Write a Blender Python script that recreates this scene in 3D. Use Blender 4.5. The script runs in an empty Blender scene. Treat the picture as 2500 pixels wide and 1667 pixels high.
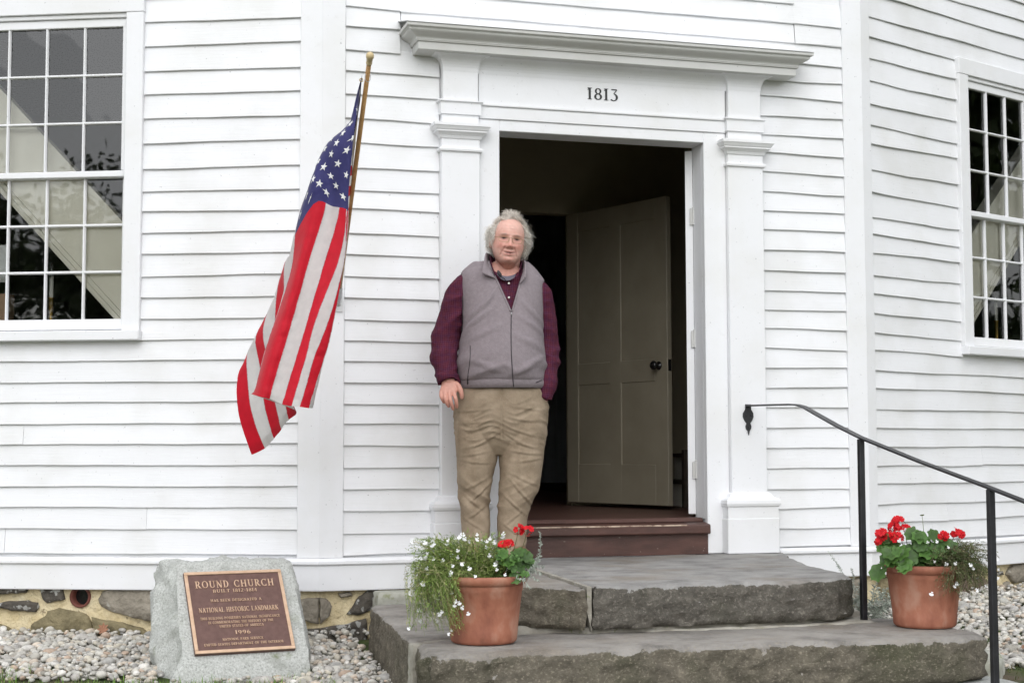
import bpy, bmesh, math, random
import numpy as np
from mathutils import Vector, Matrix, noise as mnoise
from mathutils.bvhtree import BVHTree

SC = bpy.context.scene
COL = SC.collection
R = math.radians
rng = np.random.default_rng(7)
random.seed(7)

# ------------------------------------------------------------------ camera
cam_d = bpy.data.cameras.new('camera')
cam_d.sensor_width = 36.0
cam_d.lens = 53.46
cam_d.clip_start = 0.05
cam_d.clip_end = 2000.0
cam = bpy.data.objects.new('camera', cam_d)
COL.objects.link(cam)
_f = Vector((0.27873, 0.95772, 0.07122)).normalized()
_r = Vector((0.96021, -0.27927, -0.00243)).normalized()
_u = _r.cross(_f).normalized()
_r = _f.cross(_u).normalized()
cam.matrix_world = Matrix(((_r.x, _u.x, -_f.x, -1.1958), (_r.y, _u.y, -_f.y, -7.5149),
                           (_r.z, _u.z, -_f.z, 0.5299), (0, 0, 0, 1)))
SC.camera = cam

# ------------------------------------------------------------------ sky, sun, exposure (bright overcast)
SUN_EL, SUN_AZ = R(44), R(195)      # high cloud-veiled sun, left and behind the camera
world = bpy.data.worlds.new('World')
SC.world = world
world.use_nodes = True
wn = world.node_tree.nodes
wl = world.node_tree.links
wn.clear()
w_out = wn.new('ShaderNodeOutputWorld')
w_bg = wn.new('ShaderNodeBackground')
w_sky = wn.new('ShaderNodeTexSky')
w_sky.sky_type = 'NISHITA'
w_sky.sun_disc = False
w_sky.sun_elevation = SUN_EL
w_sky.sun_rotation = SUN_AZ
w_sky.air_density = 1.2
w_sky.dust_density = 1.2
w_sky.ozone_density = 1.0
w_hsv = wn.new('ShaderNodeHueSaturation')
w_hsv.inputs['Saturation'].default_value = 0.15
wl.new(w_sky.outputs[0], w_hsv.inputs['Color'])
wl.new(w_hsv.outputs[0], w_bg.inputs['Color'])
w_bg.inputs['Strength'].default_value = 0.15
wl.new(w_bg.outputs[0], w_out.inputs['Surface'])

sun_d = bpy.data.lights.new('sun', 'SUN')
sun_d.energy = 0.5
sun_d.angle = R(80)
sun_d.color = (1.0, 0.99, 0.985)
sun = bpy.data.objects.new('sun', sun_d)
COL.objects.link(sun)
_sd = Vector((math.sin(SUN_AZ) * math.cos(SUN_EL), math.cos(SUN_AZ) * math.cos(SUN_EL), math.sin(SUN_EL)))
sun.rotation_euler = (-_sd).to_track_quat('-Z', 'Y').to_euler()
sun.location = (-4, -12, 14)

SC.view_settings.view_transform = 'Standard'
SC.view_settings.look = 'None'
SC.view_settings.exposure = 0.84
SC.view_settings.gamma = 1.0
SC.cycles.max_bounces = 8
SC.cycles.transparent_max_bounces = 12
SC.cycles.sample_clamp_indirect = 6.0

# ------------------------------------------------------------------ helpers
def link(o, parent=None):
    COL.objects.link(o)
    if parent is not None:
        o.parent = parent
    return o

def tag(o, label=None, cat=None, group=None, kind=None):
    if label: o['label'] = label
    if cat: o['category'] = cat
    if group: o['group'] = group
    if kind: o['kind'] = kind
    return o

def empty(name, loc=(0, 0, 0), rz=0.0, parent=None):
    o = bpy.data.objects.new(name, None)
    o.empty_display_size = 0.1
    o.location = loc
    o.rotation_euler = (0, 0, rz)
    return link(o, parent)

def make_mesh(verts, faces, mat=None, smooth=False, name='mesh'):
    me = bpy.data.meshes.new(name)
    me.from_pydata([tuple(map(float, v)) for v in verts], [], [tuple(int(i) for i in f) for f in faces])
    if mat is not None:
        for m in (mat if isinstance(mat, (list, tuple)) else [mat]):
            me.materials.append(m)
    if smooth:
        me.polygons.foreach_set('use_smooth', [True] * len(me.polygons))
    me.update()
    return me

def mobj(name, verts, faces, mat=None, parent=None, smooth=False):
    return link(bpy.data.objects.new(name, make_mesh(verts, faces, mat, smooth, name)), parent)

def from_bm(name, bm, mat, parent=None, smooth=False):
    me = bpy.data.meshes.new(name)
    bm.normal_update()
    bm.to_mesh(me)
    bm.free()
    for m in (mat if isinstance(mat, (list, tuple)) else [mat]):
        me.materials.append(m)
    if smooth:
        me.polygons.foreach_set('use_smooth', [True] * len(me.polygons))
    return link(bpy.data.objects.new(name, me), parent)

class MB:
    """collects vertices and faces for ONE mesh"""
    def __init__(self):
        self.v = []; self.f = []; self.mi = []
    def add(self, verts, faces, mi=0):
        n = len(self.v)
        self.v.extend([tuple(map(float, p)) for p in verts])
        self.f.extend([tuple(int(i) + n for i in f) for f in faces])
        self.mi.extend([mi] * len(faces))
        return self
    def hexa(self, p):           # 8 points: bottom 4 (ccw seen from above), top 4
        return self.add(p, [(3, 2, 1, 0), (4, 5, 6, 7), (0, 1, 5, 4), (1, 2, 6, 5), (2, 3, 7, 6), (3, 0, 4, 7)])
    def box(self, x0, x1, y0, y1, z0, z1):
        return self.hexa([(x0, y0, z0), (x1, y0, z0), (x1, y1, z0), (x0, y1, z0),
                          (x0, y0, z1), (x1, y0, z1), (x1, y1, z1), (x0, y1, z1)])
    def tube(self, pts, rad, n=8, caps=True):
        pts = [Vector(p) for p in pts]
        if not hasattr(rad, '__len__'): rad = [rad] * len(pts)
        rings = []
        t0 = (pts[1] - pts[0]).normalized()
        a = Vector((0, 0, 1)) if abs(t0.z) < 0.9 else Vector((1, 0, 0))
        x = t0.cross(a).normalized()
        for i, p in enumerate(pts):
            t = (pts[min(i + 1, len(pts) - 1)] - pts[max(i - 1, 0)])
            t = t.normalized() if t.length > 1e-9 else t0
            x = (x - t * x.dot(t))
            x = x.normalized() if x.length > 1e-6 else t.orthogonal().normalized()
            y = t.cross(x)
            rings.append([p + (x * math.cos(2 * math.pi * k / n) + y * math.sin(2 * math.pi * k / n)) * rad[i] for k in range(n)])
        V = [q for r_ in rings for q in r_]
        F = []
        for i in range(len(pts) - 1):
            for k in range(n):
                F.append((i * n + k, i * n + (k + 1) % n, (i + 1) * n + (k + 1) % n, (i + 1) * n + k))
        if caps:
            F.append(tuple(reversed(range(n))))
            F.append(tuple((len(pts) - 1) * n + k for k in range(n)))
        return self.add(V, F)
    def lathe(self, prof, n=24, c=(0, 0, 0), caps=False):
        V = [(c[0] + r_ * math.cos(2 * math.pi * k / n), c[1] + r_ * math.sin(2 * math.pi * k / n), c[2] + z) for r_, z in prof for k in range(n)]
        F = [(i * n + k, i * n + (k + 1) % n, (i + 1) * n + (k + 1) % n, (i + 1) * n + k) for i in range(len(prof) - 1) for k in range(n)]
        if caps:
            F.append(tuple(reversed(range(n)))); F.append(tuple((len(prof) - 1) * n + k for k in range(n)))
        return self.add(V, F)
    def build(self, name, mat, parent=None, smooth=False):
        o = mobj(name, self.v, self.f, mat, parent, smooth)
        if any(self.mi):
            o.data.polygons.foreach_set('material_index', self.mi)
        return o

def bevel_obj(o, w, seg=1):
    m = o.modifiers.new('bevel', 'BEVEL'); m.width = w; m.segments = seg; m.limit_method = 'ANGLE'; m.angle_limit = R(40)
    return o

def nz(p, s=1.0, o=0.0):
    return mnoise.noise(Vector((p[0] * s + o, p[1] * s + o * 1.7, p[2] * s - o)))

# ------------------------------------------------------------------ materials (procedural)
def new_mat(name):
    m = bpy.data.materials.new(name); m.use_nodes = True
    nt = m.node_tree
    return m, nt, nt.nodes['Principled BSDF']

def _ramp(nt, fac, stops):
    r_ = nt.nodes.new('ShaderNodeValToRGB')
    els = r_.color_ramp.elements
    els[0].position, els[0].color = stops[0][0], (*stops[0][1], 1)
    els[1].position, els[1].color = stops[-1][0], (*stops[-1][1], 1)
    for p_, c_ in stops[1:-1]:
        e = els.new(p_); e.color = (*c_, 1)
    nt.links.new(fac, r_.inputs[0])
    return r_.outputs[0]

def _coords(nt, scale=(1, 1, 1), kind='Object'):
    tc = nt.nodes.new('ShaderNodeTexCoord'); mp = nt.nodes.new('ShaderNodeMapping')
    mp.inputs['Scale'].default_value = scale
    nt.links.new(tc.outputs[kind], mp.inputs[0])
    return mp.outputs[0]

def _noise(nt, co, scale, detail=4, rough=0.55, dist=0.0):
    n = nt.nodes.new('ShaderNodeTexNoise')
    n.inputs['Scale'].default_value = scale; n.inputs['Detail'].default_value = detail
    n.inputs['Roughness'].default_value = rough; n.inputs['Distortion'].default_value = dist
    nt.links.new(co, n.inputs['Vector'])
    return n.outputs[0]

def _mix(nt, fac, a, b, mode='MIX'):
    m = nt.nodes.new('ShaderNodeMix'); m.data_type = 'RGBA'; m.blend_type = mode
    if isinstance(fac, (int, float)): m.inputs[0].default_value = fac
    else: nt.links.new(fac, m.inputs[0])
    for i, c in ((6, a), (7, b)):
        if isinstance(c, tuple): m.inputs[i].default_value = (*c, 1)
        else: nt.links.new(c, m.inputs[i])
    return m.outputs[2]

def _bump(nt, bsdf, h, strength, dist=0.01, prev=None):
    b = nt.nodes.new('ShaderNodeBump'); b.inputs['Strength'].default_value = strength; b.inputs['Distance'].default_value = dist
    nt.links.new(h, b.inputs['Height'])
    if prev is not None: nt.links.new(prev, b.inputs['Normal'])
    nt.links.new(b.outputs[0], bsdf.inputs['Normal'])
    return b.outputs[0]

def mat_noise(name, stops, scale=5.0, detail=6, rough=0.7, bump=0.2, bscale=None, bdist=0.01, coords=(1, 1, 1), metal=0.0, spec=0.5,
              kind='Object', rand=0.0, speck=None, dist=0.0):
    m, nt, b = new_mat(name)
    co = _coords(nt, coords, kind)
    col = _ramp(nt, _noise(nt, co, scale, detail, dist=dist), stops)
    if speck:
        sc, lo, hi, c = speck
        f = _ramp(nt, _noise(nt, co, sc, 3), [(lo, (0, 0, 0)), (hi, (1, 1, 1))])
        col = _mix(nt, f, col, c)
    if rand:
        oi = nt.nodes.new('ShaderNodeObjectInfo')
        mr = nt.nodes.new('ShaderNodeMapRange'); mr.inputs[3].default_value = 1 - rand; mr.inputs[4].default_value = 1 + rand
        nt.links.new(oi.outputs['Random'], mr.inputs[0])
        vm = nt.nodes.new('ShaderNodeVectorMath'); vm.operation = 'SCALE'
        nt.links.new(col, vm.inputs[0]); nt.links.new(mr.outputs[0], vm.inputs['Scale'])
        col = vm.outputs[0]
    nt.links.new(col, b.inputs['Base Color'])
    b.inputs['Roughness'].default_value = rough; b.inputs['Metallic'].default_value = metal
    b.inputs['Specular IOR Level'].default_value = spec
    if bump: _bump(nt, b, _noise(nt, co, bscale or scale * 4, 6), bump, bdist)
    return m

def mat_attr(name, attr='Col', rough=0.7, bump=0.15, bscale=60, bdist=0.004, sss=0.0, spec=0.4, var=0.0, vscale=20):
    m, nt, b = new_mat(name)
    at = nt.nodes.new('ShaderNodeAttribute'); at.attribute_name = attr
    col = at.outputs['Color']
    co = _coords(nt)
    if var:
        f = _ramp(nt, _noise(nt, co, vscale, 5), [(0.3, (1 - var,) * 3), (0.7, (1 + var * .4,) * 3)])
        col = _mix(nt, 1.0, col, f, 'MULTIPLY')
    nt.links.new(col, b.inputs['Base Color'])
    b.inputs['Roughness'].default_value = rough; b.inputs['Specular IOR Level'].default_value = spec
    if sss:
        b.inputs['Subsurface Weight'].default_value = sss
        b.inputs['Subsurface Radius'].default_value = (0.012, 0.004, 0.002)
        b.inputs['Subsurface Scale'].default_value = 1.0
    if bump: _bump(nt, b, _noise(nt, co, bscale, 5), bump, bdist)
    return m

def set_col(me, cols, name='Col'):
    a = me.color_attributes.new(name, 'FLOAT_COLOR', 'POINT')
    c = np.ones((len(me.vertices), 4), np.float32); c[:, :3] = cols
    a.data.foreach_set('color', c.ravel())

def paint_mat(name, base, grain=(5, 5, 90), rand=0.02, dirt=0.10, bump=0.12):
    """old brush-painted wood: faint grain relief, small dings, a little grime"""
    m, nt, b = new_mat(name)
    co = _coords(nt)
    co2 = _coords(nt, grain)
    n1 = _noise(nt, co, 3.0, 6)
    dark = tuple(c * (1 - dirt) * k for c, k in zip(base, (1.0, 0.995, 0.97)))
    col = _ramp(nt, n1, [(0.30, dark), (0.55, base)])
    st_ = _ramp(nt, _noise(nt, co2, 1.4, 5, 0.7), [(0.60, (0, 0, 0)), (0.78, (.35, .35, .35))])
    col = _mix(nt, st_, col, tuple(c * k for c, k in zip(base, (0.74, 0.73, 0.70))))
    sp = _ramp(nt, _noise(nt, co, 70.0, 2), [(0.725, (0, 0, 0)), (0.76, (1, 1, 1))])
    col = _mix(nt, sp, col, tuple(c * 0.62 for c in base))
    oi = nt.nodes.new('ShaderNodeObjectInfo')
    mr = nt.nodes.new('ShaderNodeMapRange'); mr.inputs[3].default_value = 1 - rand; mr.inputs[4].default_value = 1.0
    nt.links.new(oi.outputs['Random'], mr.inputs[0])
    vm = nt.nodes.new('ShaderNodeVectorMath'); vm.operation = 'SCALE'
    nt.links.new(col, vm.inputs[0]); nt.links.new(mr.outputs[0], vm.inputs['Scale'])
    nt.links.new(vm.outputs[0], b.inputs['Base Color'])
    b.inputs['Roughness'].default_value = 0.55; b.inputs['Specular IOR Level'].default_value = 0.35
    p_ = _bump(nt, b, _noise(nt, co2, 1.0, 6, 0.65), bump, 0.004)
    _bump(nt, b, _noise(nt, co, 14.0, 4), 0.10, 0.01, p_)
    return m

M = {}
M['white'] = paint_mat('white_paint', (0.798, 0.806, 0.825), rand=0.05, dirt=0.09, bump=0.30)
M['trim'] = paint_mat('white_trim_paint', (0.79, 0.797, 0.817), grain=(14, 14, 14), rand=0.02, dirt=0.05, bump=0.06)
M['trim_grey'] = paint_mat('shade_greyed_white_paint', (0.60, 0.60, 0.585), grain=(14, 14, 14), rand=0.02, dirt=0.10, bump=0.08)  # greyed mostly to paint in the cornice's underside shade, plus a little grime
M['cream'] = mat_noise('cream_plaster', [(0.3, (0.78, 0.74, 0.64)), (0.7, (0.84, 0.81, 0.72))], 3, 5, 0.8, 0.05)
M['dark_wood'] = mat_noise('dark_interior_wood', [(0.3, (0.045, 0.035, 0.025)), (0.7, (0.075, 0.055, 0.04))], 3, 5, 0.6, 0.1, coords=(1, 1, 8))
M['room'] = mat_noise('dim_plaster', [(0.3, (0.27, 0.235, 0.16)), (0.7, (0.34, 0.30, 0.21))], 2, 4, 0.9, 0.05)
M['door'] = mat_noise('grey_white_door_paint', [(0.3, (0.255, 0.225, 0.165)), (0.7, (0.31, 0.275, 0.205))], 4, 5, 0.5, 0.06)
M['brown_paint'] = mat_noise('worn_brown_floor_paint', [(0.30, (0.055, 0.026, 0.020)), (0.62, (0.095, 0.044, 0.034)), (0.8, (0.12, 0.06, 0.045))], 6, 7, 0.45, 0.12,
                             coords=(1, 3, 3), speck=(40, 0.70, 0.76, (0.3, 0.24, 0.2)))
M['black_iron'] = mat_noise('black_painted_iron', [(0.3, (0.010, 0.010, 0.012)), (0.7, (0.022, 0.022, 0.026))], 20, 4, 0.38, 0.12, bscale=60, bdist=0.003)
M['knob'] = mat_noise('black_knob', [(0.3, (0.006, 0.006, 0.006)), (0.7, (0.012, 0.012, 0.012))], 20, 3, 0.25, 0.0)

def glass_mat():
    m = bpy.data.materials.new('old_window_glass'); m.use_nodes = True
    nt = m.node_tree; nt.nodes.clear()
    out = nt.nodes.new('ShaderNodeOutputMaterial'); mix = nt.nodes.new('ShaderNodeMixShader')
    tr = nt.nodes.new('ShaderNodeBsdfTransparent'); gl = nt.nodes.new('ShaderNodeBsdfGlossy'); fr = nt.nodes.new('ShaderNodeFresnel')
    tr.inputs[0].default_value = (0.93, 0.95, 0.94, 1)
    gl.inputs['Roughness'].default_value = 0.015
    fr.inputs['IOR'].default_value = 1.78
    co = _coords(nt); n = _noise(nt, co, 4.0, 1)
    b = nt.nodes.new('ShaderNodeBump'); b.inputs['Strength'].default_value = 0.05; b.inputs['Distance'].default_value = 0.02
    nt.links.new(n, b.inputs['Height'])
    nt.links.new(b.outputs[0], gl.inputs['Normal'])
    nt.links.new(fr.outputs[0], mix.inputs[0]); nt.links.new(tr.outputs[0], mix.inputs[1]); nt.links.new(gl.outputs[0], mix.inputs[2])
    nt.links.new(mix.outputs[0], out.inputs[0])
    return m
M['glass'] = glass_mat()

M['stone_step'] = mat_noise('weathered_grey_schist', [(0.25, (0.085, 0.078, 0.068)), (0.5, (0.17, 0.16, 0.145)), (0.75, (0.27, 0.26, 0.25))], 5, 9, 0.9, 0.6, bscale=28, bdist=0.02,
                            coords=(1, 1, 2.2), speck=(26, 0.60, 0.72, (0.33, 0.32, 0.30)))
M['granite'] = mat_noise('grey_granite', [(0.25, (0.30, 0.31, 0.29)), (0.5, (0.42, 0.43, 0.41)), (0.8, (0.55, 0.55, 0.53))], 60, 8, 0.9, 0.35, bscale=70, bdist=0.006,
                         speck=(110, 0.62, 0.66, (0.13, 0.13, 0.12)))
M['pale_stone'] = mat_noise('pale_lichened_granite', [(0.3, (0.30, 0.30, 0.24)), (0.6, (0.46, 0.46, 0.41)), (0.8, (0.55, 0.55, 0.50))], 14, 8, 0.9, 0.4, bscale=40, bdist=0.01,
                            speck=(18, 0.60, 0.72, (0.22, 0.24, 0.12)))
M['mortar'] = mat_noise('yellow_lime_mortar', [(0.25, (0.44, 0.34, 0.17)), (0.42, (0.64, 0.53, 0.32)), (0.62, (0.72, 0.62, 0.41)), (0.8, (0.78, 0.70, 0.52))], 9, 10, 0.95, 0.9, bscale=45, bdist=0.02, speck=(34, 0.64, 0.72, (0.30, 0.24, 0.15)))
M['step_mortar'] = mat_noise('pale_step_mortar', [(0.3, (0.24, 0.22, 0.18)), (0.7, (0.42, 0.40, 0.35))], 14, 8, 0.95, 0.6, bscale=40, bdist=0.012, speck=(30, 0.62, 0.70, (0.20, 0.21, 0.12)))
M['rock'] = [mat_noise('dark_foundation_stone', [(0.3, (0.045, 0.040, 0.034)), (0.7, (0.13, 0.115, 0.095))], 15, 9, 0.9, 0.9, bscale=36, bdist=0.02, speck=(22, 0.58, 0.62, (0.36, 0.36, 0.34))),
             mat_noise('olive_foundation_stone', [(0.3, (0.11, 0.092, 0.050)), (0.55, (0.22, 0.185, 0.105)), (0.8, (0.32, 0.27, 0.16))], 14, 9, 0.9, 0.9, bscale=30, bdist=0.02),
             mat_noise('grey_foundation_stone', [(0.3, (0.16, 0.140, 0.110)), (0.55, (0.29, 0.26, 0.21)), (0.8, (0.40, 0.36, 0.30))], 13, 9, 0.9, 0.9, bscale=30, bdist=0.02, speck=(16, 0.62, 0.68, (0.42, 0.40, 0.35))),
             mat_noise('brown_foundation_stone', [(0.3, (0.10, 0.07, 0.05)), (0.7, (0.22, 0.16, 0.125))], 14, 9, 0.9, 0.9, bscale=30, bdist=0.02)]
M['terracotta'] = mat_noise('terracotta_clay', [(0.25, (0.13, 0.050, 0.032)), (0.43, (0.27, 0.095, 0.056)), (0.58, (0.36, 0.140, 0.084)), (0.75, (0.43, 0.225, 0.155))], 11, 10, 0.70, 0.25, bscale=90, bdist=0.004,
                            speck=(13, 0.55, 0.80, (0.44, 0.25, 0.18)), coords=(1, 1, 0.6))
M['clay_pipe'] = mat_noise('clay_pipe', [(0.3, (0.10, 0.028, 0.018)), (0.7, (0.17, 0.05, 0.034))], 14, 5, 0.7, 0.2)
M['soil'] = mat_noise('potting_soil', [(0.3, (0.02, 0.015, 0.01)), (0.7, (0.05, 0.035, 0.025))], 60, 5, 0.95, 0.5)
M['pole_wood'] = mat_noise('varnished_pole_wood', [(0.3, (0.36, 0.19, 0.07)), (0.7, (0.52, 0.31, 0.13))], 6, 6, 0.4, 0.05, coords=(12, 12, 1))
M['finial'] = mat_noise('pale_turned_wood', [(0.3, (0.55, 0.42, 0.22)), (0.7, (0.66, 0.54, 0.32))], 10, 5, 0.5, 0.05)
M['brass'] = mat_noise('aged_brass', [(0.3, (0.36, 0.22, 0.05)), (0.7, (0.50, 0.33, 0.09))], 20, 4, 0.35, 0.05, metal=0.8)
M['steel'] = mat_noise('dull_steel', [(0.3, (0.35, 0.35, 0.36)), (0.7, (0.5, 0.5, 0.5))], 20, 4, 0.35, 0.05, metal=0.9)
M['candle'] = mat_noise('white_candle_sleeve', [(0.3, (0.72, 0.70, 0.64)), (0.7, (0.78, 0.76, 0.70))], 10, 3, 0.5, 0.0)
M['paper'] = mat_noise('white_paper', [(0.3, (0.70, 0.70, 0.69)), (0.7, (0.76, 0.76, 0.75))], 4, 3, 0.8, 0.0)
M['cardboard'] = mat_noise('tan_cardboard', [(0.3, (0.36, 0.23, 0.15)), (0.7, (0.44, 0.29, 0.19))], 6, 4, 0.85, 0.05)
M['plaque_field'] = mat_noise('brown_bronze_field', [(0.3, (0.115, 0.062, 0.052)), (0.7, (0.165, 0.092, 0.078))], 40, 6, 0.6, 0.6, bscale=220, bdist=0.002, metal=0.25)
M['plaque_metal'] = mat_noise('polished_bronze', [(0.3, (0.56, 0.38, 0.25)), (0.7, (0.70, 0.50, 0.36))], 30, 4, 0.42, 0.05, metal=0.55)
M['black_paint'] = mat_noise('black_letter_paint', [(0.3, (0.012, 0.012, 0.012)), (0.7, (0.02, 0.02, 0.02))], 30, 3, 0.5, 0.0)

def reloc(root, loc):
    """put a thing's Empty at its base without moving its parts"""
    root.location = loc
    for ch in root.children:
        ch.matrix_parent_inverse = Matrix.Translation(-Vector(loc))
    return root

# ------------------------------------------------------------------ the church: a sixteen-sided wooden building; three faces in view
W = 3.03
A22 = R(22.5)
FR = {'C': ((0.0, 0.0), (1.0, 0.0), (0.0, -1.0)),
      'L': ((0.0, 0.0), (-math.cos(A22), math.sin(A22)), (-math.sin(A22), -math.cos(A22))),
      'R': ((W, 0.0), (math.cos(A22), math.sin(A22)), (math.sin(A22), -math.cos(A22)))}
def FP(face, s, o, z):
    (ox, oy), (dx, dy), (nx, ny) = FR[face]
    return (ox + dx * s + nx * o, oy + dy * s + ny * o, z)
FLIP = {'C': False, 'L': True, 'R': False}

class FMB(MB):
    """mesh builder in wall coordinates: s along the face, o outwards, z up"""
    def __init__(self, face):
        super().__init__(); self.face = face
    def fadd(self, pts, faces):
        P = [FP(self.face, *p) for p in pts]
        if FLIP[self.face]: faces = [tuple(reversed(f)) for f in faces]
        return self.add(P, faces)
    def fbox(self, s0, s1, o0, o1, z0, z1):     # o0 = back, o1 = front
        pts = [(s0, o1, z0), (s1, o1, z0), (s1, o0, z0), (s0, o0, z0), (s0, o1, z1), (s1, o1, z1), (s1, o0, z1), (s0, o0, z1)]
        return self.fadd(pts, [(3, 2, 1, 0), (4, 5, 6, 7), (0, 1, 5, 4), (1, 2, 6, 5), (2, 3, 7, 6), (3, 0, 4, 7)])
    def cap(self, s0, s1, prof, o_back=-0.02):
        """moulding returned round both ends: prof = [(projection d, z)] bottom to top"""
        pts = []; F = []
        for d, z in prof:
            pts += [(s0 - d, o_back, z), (s0 - d, d, z), (s1 + d, d, z), (s1 + d, o_back, z)]
        n = len(prof)
        for i in range(n - 1):
            for k in range(3):
                F.append((i * 4 + k, i * 4 + k + 1, (i + 1) * 4 + k + 1, (i + 1) * 4 + k))
        F.append((3, 2, 1, 0)); F.append(tuple((n - 1) * 4 + k for k in range(4)))
        return self.fadd(pts, F)
    def extrude(self, s0, s1, prof):
        """(o, z) profile, listed from bottom to top of its front, closed at the back"""
        n = len(prof)
        pts = [(s0, o, z) for o, z in prof] + [(s1, o, z) for o, z in prof]
        F = [(i, n + i, n + (i + 1) % n, (i + 1) % n) for i in range(n)]
        F += [tuple(range(n)), tuple(reversed(range(n, 2 * n)))]
        return self.fadd(pts, F)

church = empty('church_building')
tag(church, 'white clapboard sixteen-sided church with open doorway under a moulded cornice', 'church')

WIN = {'L': (1.047, 0.2035), 'R': (1.018, 0.1985)}      # first glass edge, pane pitch
Z_GT, Z_M1, Z_M2, Z_GB = 2.700, 1.956, 1.922, 1.200      # glass top, meeting rail, glass bottom
ZTOP = 5.2
DX0, DX1, DZ0, DZ1 = 0.921, 2.065, 0.165, 2.180

# --- walls: sheathing with real openings
def sheath(face, s0, s1, z0, z1, op, name='wall', mat='white', o0=-0.17, o1=-0.02):
    b = FMB(face)
    if op is None:
        b.fbox(s0, s1, o0, o1, z0, z1)
    else:
        a, c, d, e = op
        ss = [s0, a, c, s1]; zz = [z0, d, e, z1]
        for off, fl in ((o1, False), (o0, True)):
            for i in range(3):
                for j in range(3):
                    if i == 1 and j == 1: continue
                    q = [(ss[i], off, zz[j]), (ss[i + 1], off, zz[j]), (ss[i + 1], off, zz[j + 1]), (ss[i], off, zz[j + 1])]
                    b.fadd(q, [(3, 2, 1, 0)] if fl else [(0, 1, 2, 3)])
        for (p, q) in (((a, d), (c, d)), ((c, d), (c, e)), ((c, e), (a, e)), ((a, e), (a, d))):
            b.fadd([(p[0], o1, p[1]), (q[0], o1, q[1]), (q[0], o0, q[1]), (p[0], o0, p[1])], [(0, 3, 2, 1)])
        for (p, q) in (((s0, z0), (s1, z0)), ((s1, z0), (s1, z1)), ((s1, z1), (s0, z1)), ((s0, z1), (s0, z0))):
            b.fadd([(p[0], o1, p[1]), (q[0], o1, q[1]), (q[0], o0, q[1]), (p[0], o0, p[1])], [(0, 1, 2, 3)])
    return b.build(name, M[mat], church)

walls = {}
for f in 'LCR':
    if f == 'C': op = (DX0 - 0.01, DX1 + 0.01, DZ0 - 0.18, DZ1 + 0.01)
    else:
        g0, pw = WIN[f]; op = (g0 - 0.045, g0 + 5 * pw + 0.045, Z_GB - 0.06, Z_GT + 0.055)
    walls[f] = sheath(f, 0.02, W - 0.02, -0.16, ZTOP, op)

# --- clapboards: one object per board, slightly wavy, thick butts
CL = [2.90, 2.781, 2.677, 2.553, 2.446, 2.328, 2.203, 2.082, 1.953, 1.838, 1.743, 1.618, 1.509, 1.401, 1.292, 1.181, 1.077, .974, .866, .76, .662, .552, .442, .335, .227, .115, .012]
CR = [2.992, 2.882, 2.771, 2.656, 2.559, 2.461, 2.356, 2.25, 2.147, 2.041, 1.933, 1.831, 1.727, 1.613, 1.5, 1.391, 1.288, 1.182, 1.073, .972, .865, .756, .647, .537, .427, .314, .213, .105, .006]
LZ = [2.840, 2.716, 2.592, 2.461, 2.341, 2.216, 2.09, 1.959, 1.841, 1.736, 1.629, 1.522, 1.41, 1.301, 1.193, 1.086, .984, .876, .775, .666, .564, .458, .352, .248, .14, .018]
RZ = [3.10, 2.972, 2.854, 2.73, 2.604, 2.472, 2.345, 2.248, 2.095, 1.963, 1.825, 1.727, 1.627, 1.498, 1.392, 1.281, 1.171, 1.076, .965, .868, .754, .648, .542, .435, .333, .22, .12, .010]
brnd = random.Random(11)
def clapboard(face, s0, s1, z0, z1, rough=1.0):
    """lower edge z0, runs up behind the butt of the board above (z1)"""
    n = max(4, int((s1 - s0) / 0.11))
    t = 0.0165
    up = z1 + 0.018
    tilt = brnd.uniform(-0.003, 0.003) * rough
    ph, ph2 = brnd.uniform(0, 9), brnd.uniform(0, 9)
    warp_c, warp_a = brnd.uniform(s0, s1), brnd.uniform(-0.0035, 0.0035) * rough
    pts = []
    for i in range(n + 1):
        s = s0 + (s1 - s0) * i / n
        k = i / n - 0.5
        dz = tilt * k * 2 + 0.0014 * rough * math.sin(s * 5.1 + ph) + 0.0008 * math.sin(s * 17 + ph2) + warp_a * math.exp(-((s - warp_c) / 0.16) ** 2)
        do = 0.0012 * rough * math.sin(s * 4.3 + ph2) + 0.0010 * math.sin(s * 11 + ph)
        end = 0.0
        pts += [(s, 0.001 + do - t, z0 + dz + 0.007), (s, 0.001 + do - 0.0025, z0 + dz), (s, 0.001 + do, z0 + dz + 0.003), (s, -0.0145, up), (s, -0.0190, up)]
    F = []
    for i in range(n):
        a, b_ = i * 5, (i + 1) * 5
        for k in range(5):
            F.append((a + k, b_ + k, b_ + (k + 1) % 5, a + (k + 1) % 5))
    F += [(0, 1, 2, 3, 4), tuple(reversed([n * 5 + k for k in range(5)]))]
    b = FMB(face); b.fadd(pts, [tuple(reversed(f)) for f in F] if False else F)
    return b.build('clapboard', M['white'], walls[face])

def course(face, zs, ztop, s0, s1, holes=(), rough=1.0):
    """holes: (sa, sb, za, zb) where boards are cut away"""
    zz = [ztop] + list(zs)
    for i in range(1, len(zz)):
        z0, z1 = zz[i], zz[i - 1]
        segs = [(s0, s1)]
        for (a, b_, c, d) in holes:
            mid_lo, mid_hi = z0, z1
            if mid_hi > c + 0.02 and mid_lo < d - 0.02:
                ns = []
                for (p, q) in segs:
                    if b_ <= p or a >= q: ns.append((p, q)); continue
                    if a - p > 0.02: ns.append((p, a))
                    if q - b_ > 0.02: ns.append((b_, q))
                segs = ns
        for (p, q) in segs:
            if q - p > 1.1 and brnd.random() < 0.55:                      # long courses are pieced from two boards
                j = brnd.uniform(p + 0.35, q - 0.35)
                clapboard(face, p, j - 0.0008, z0, z1, rough); clapboard(face, j + 0.0008, q, z0 + brnd.uniform(-.002, .002), z1, rough)
            else:
                clapboard(face, p, q, z0, z1, rough)

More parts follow.
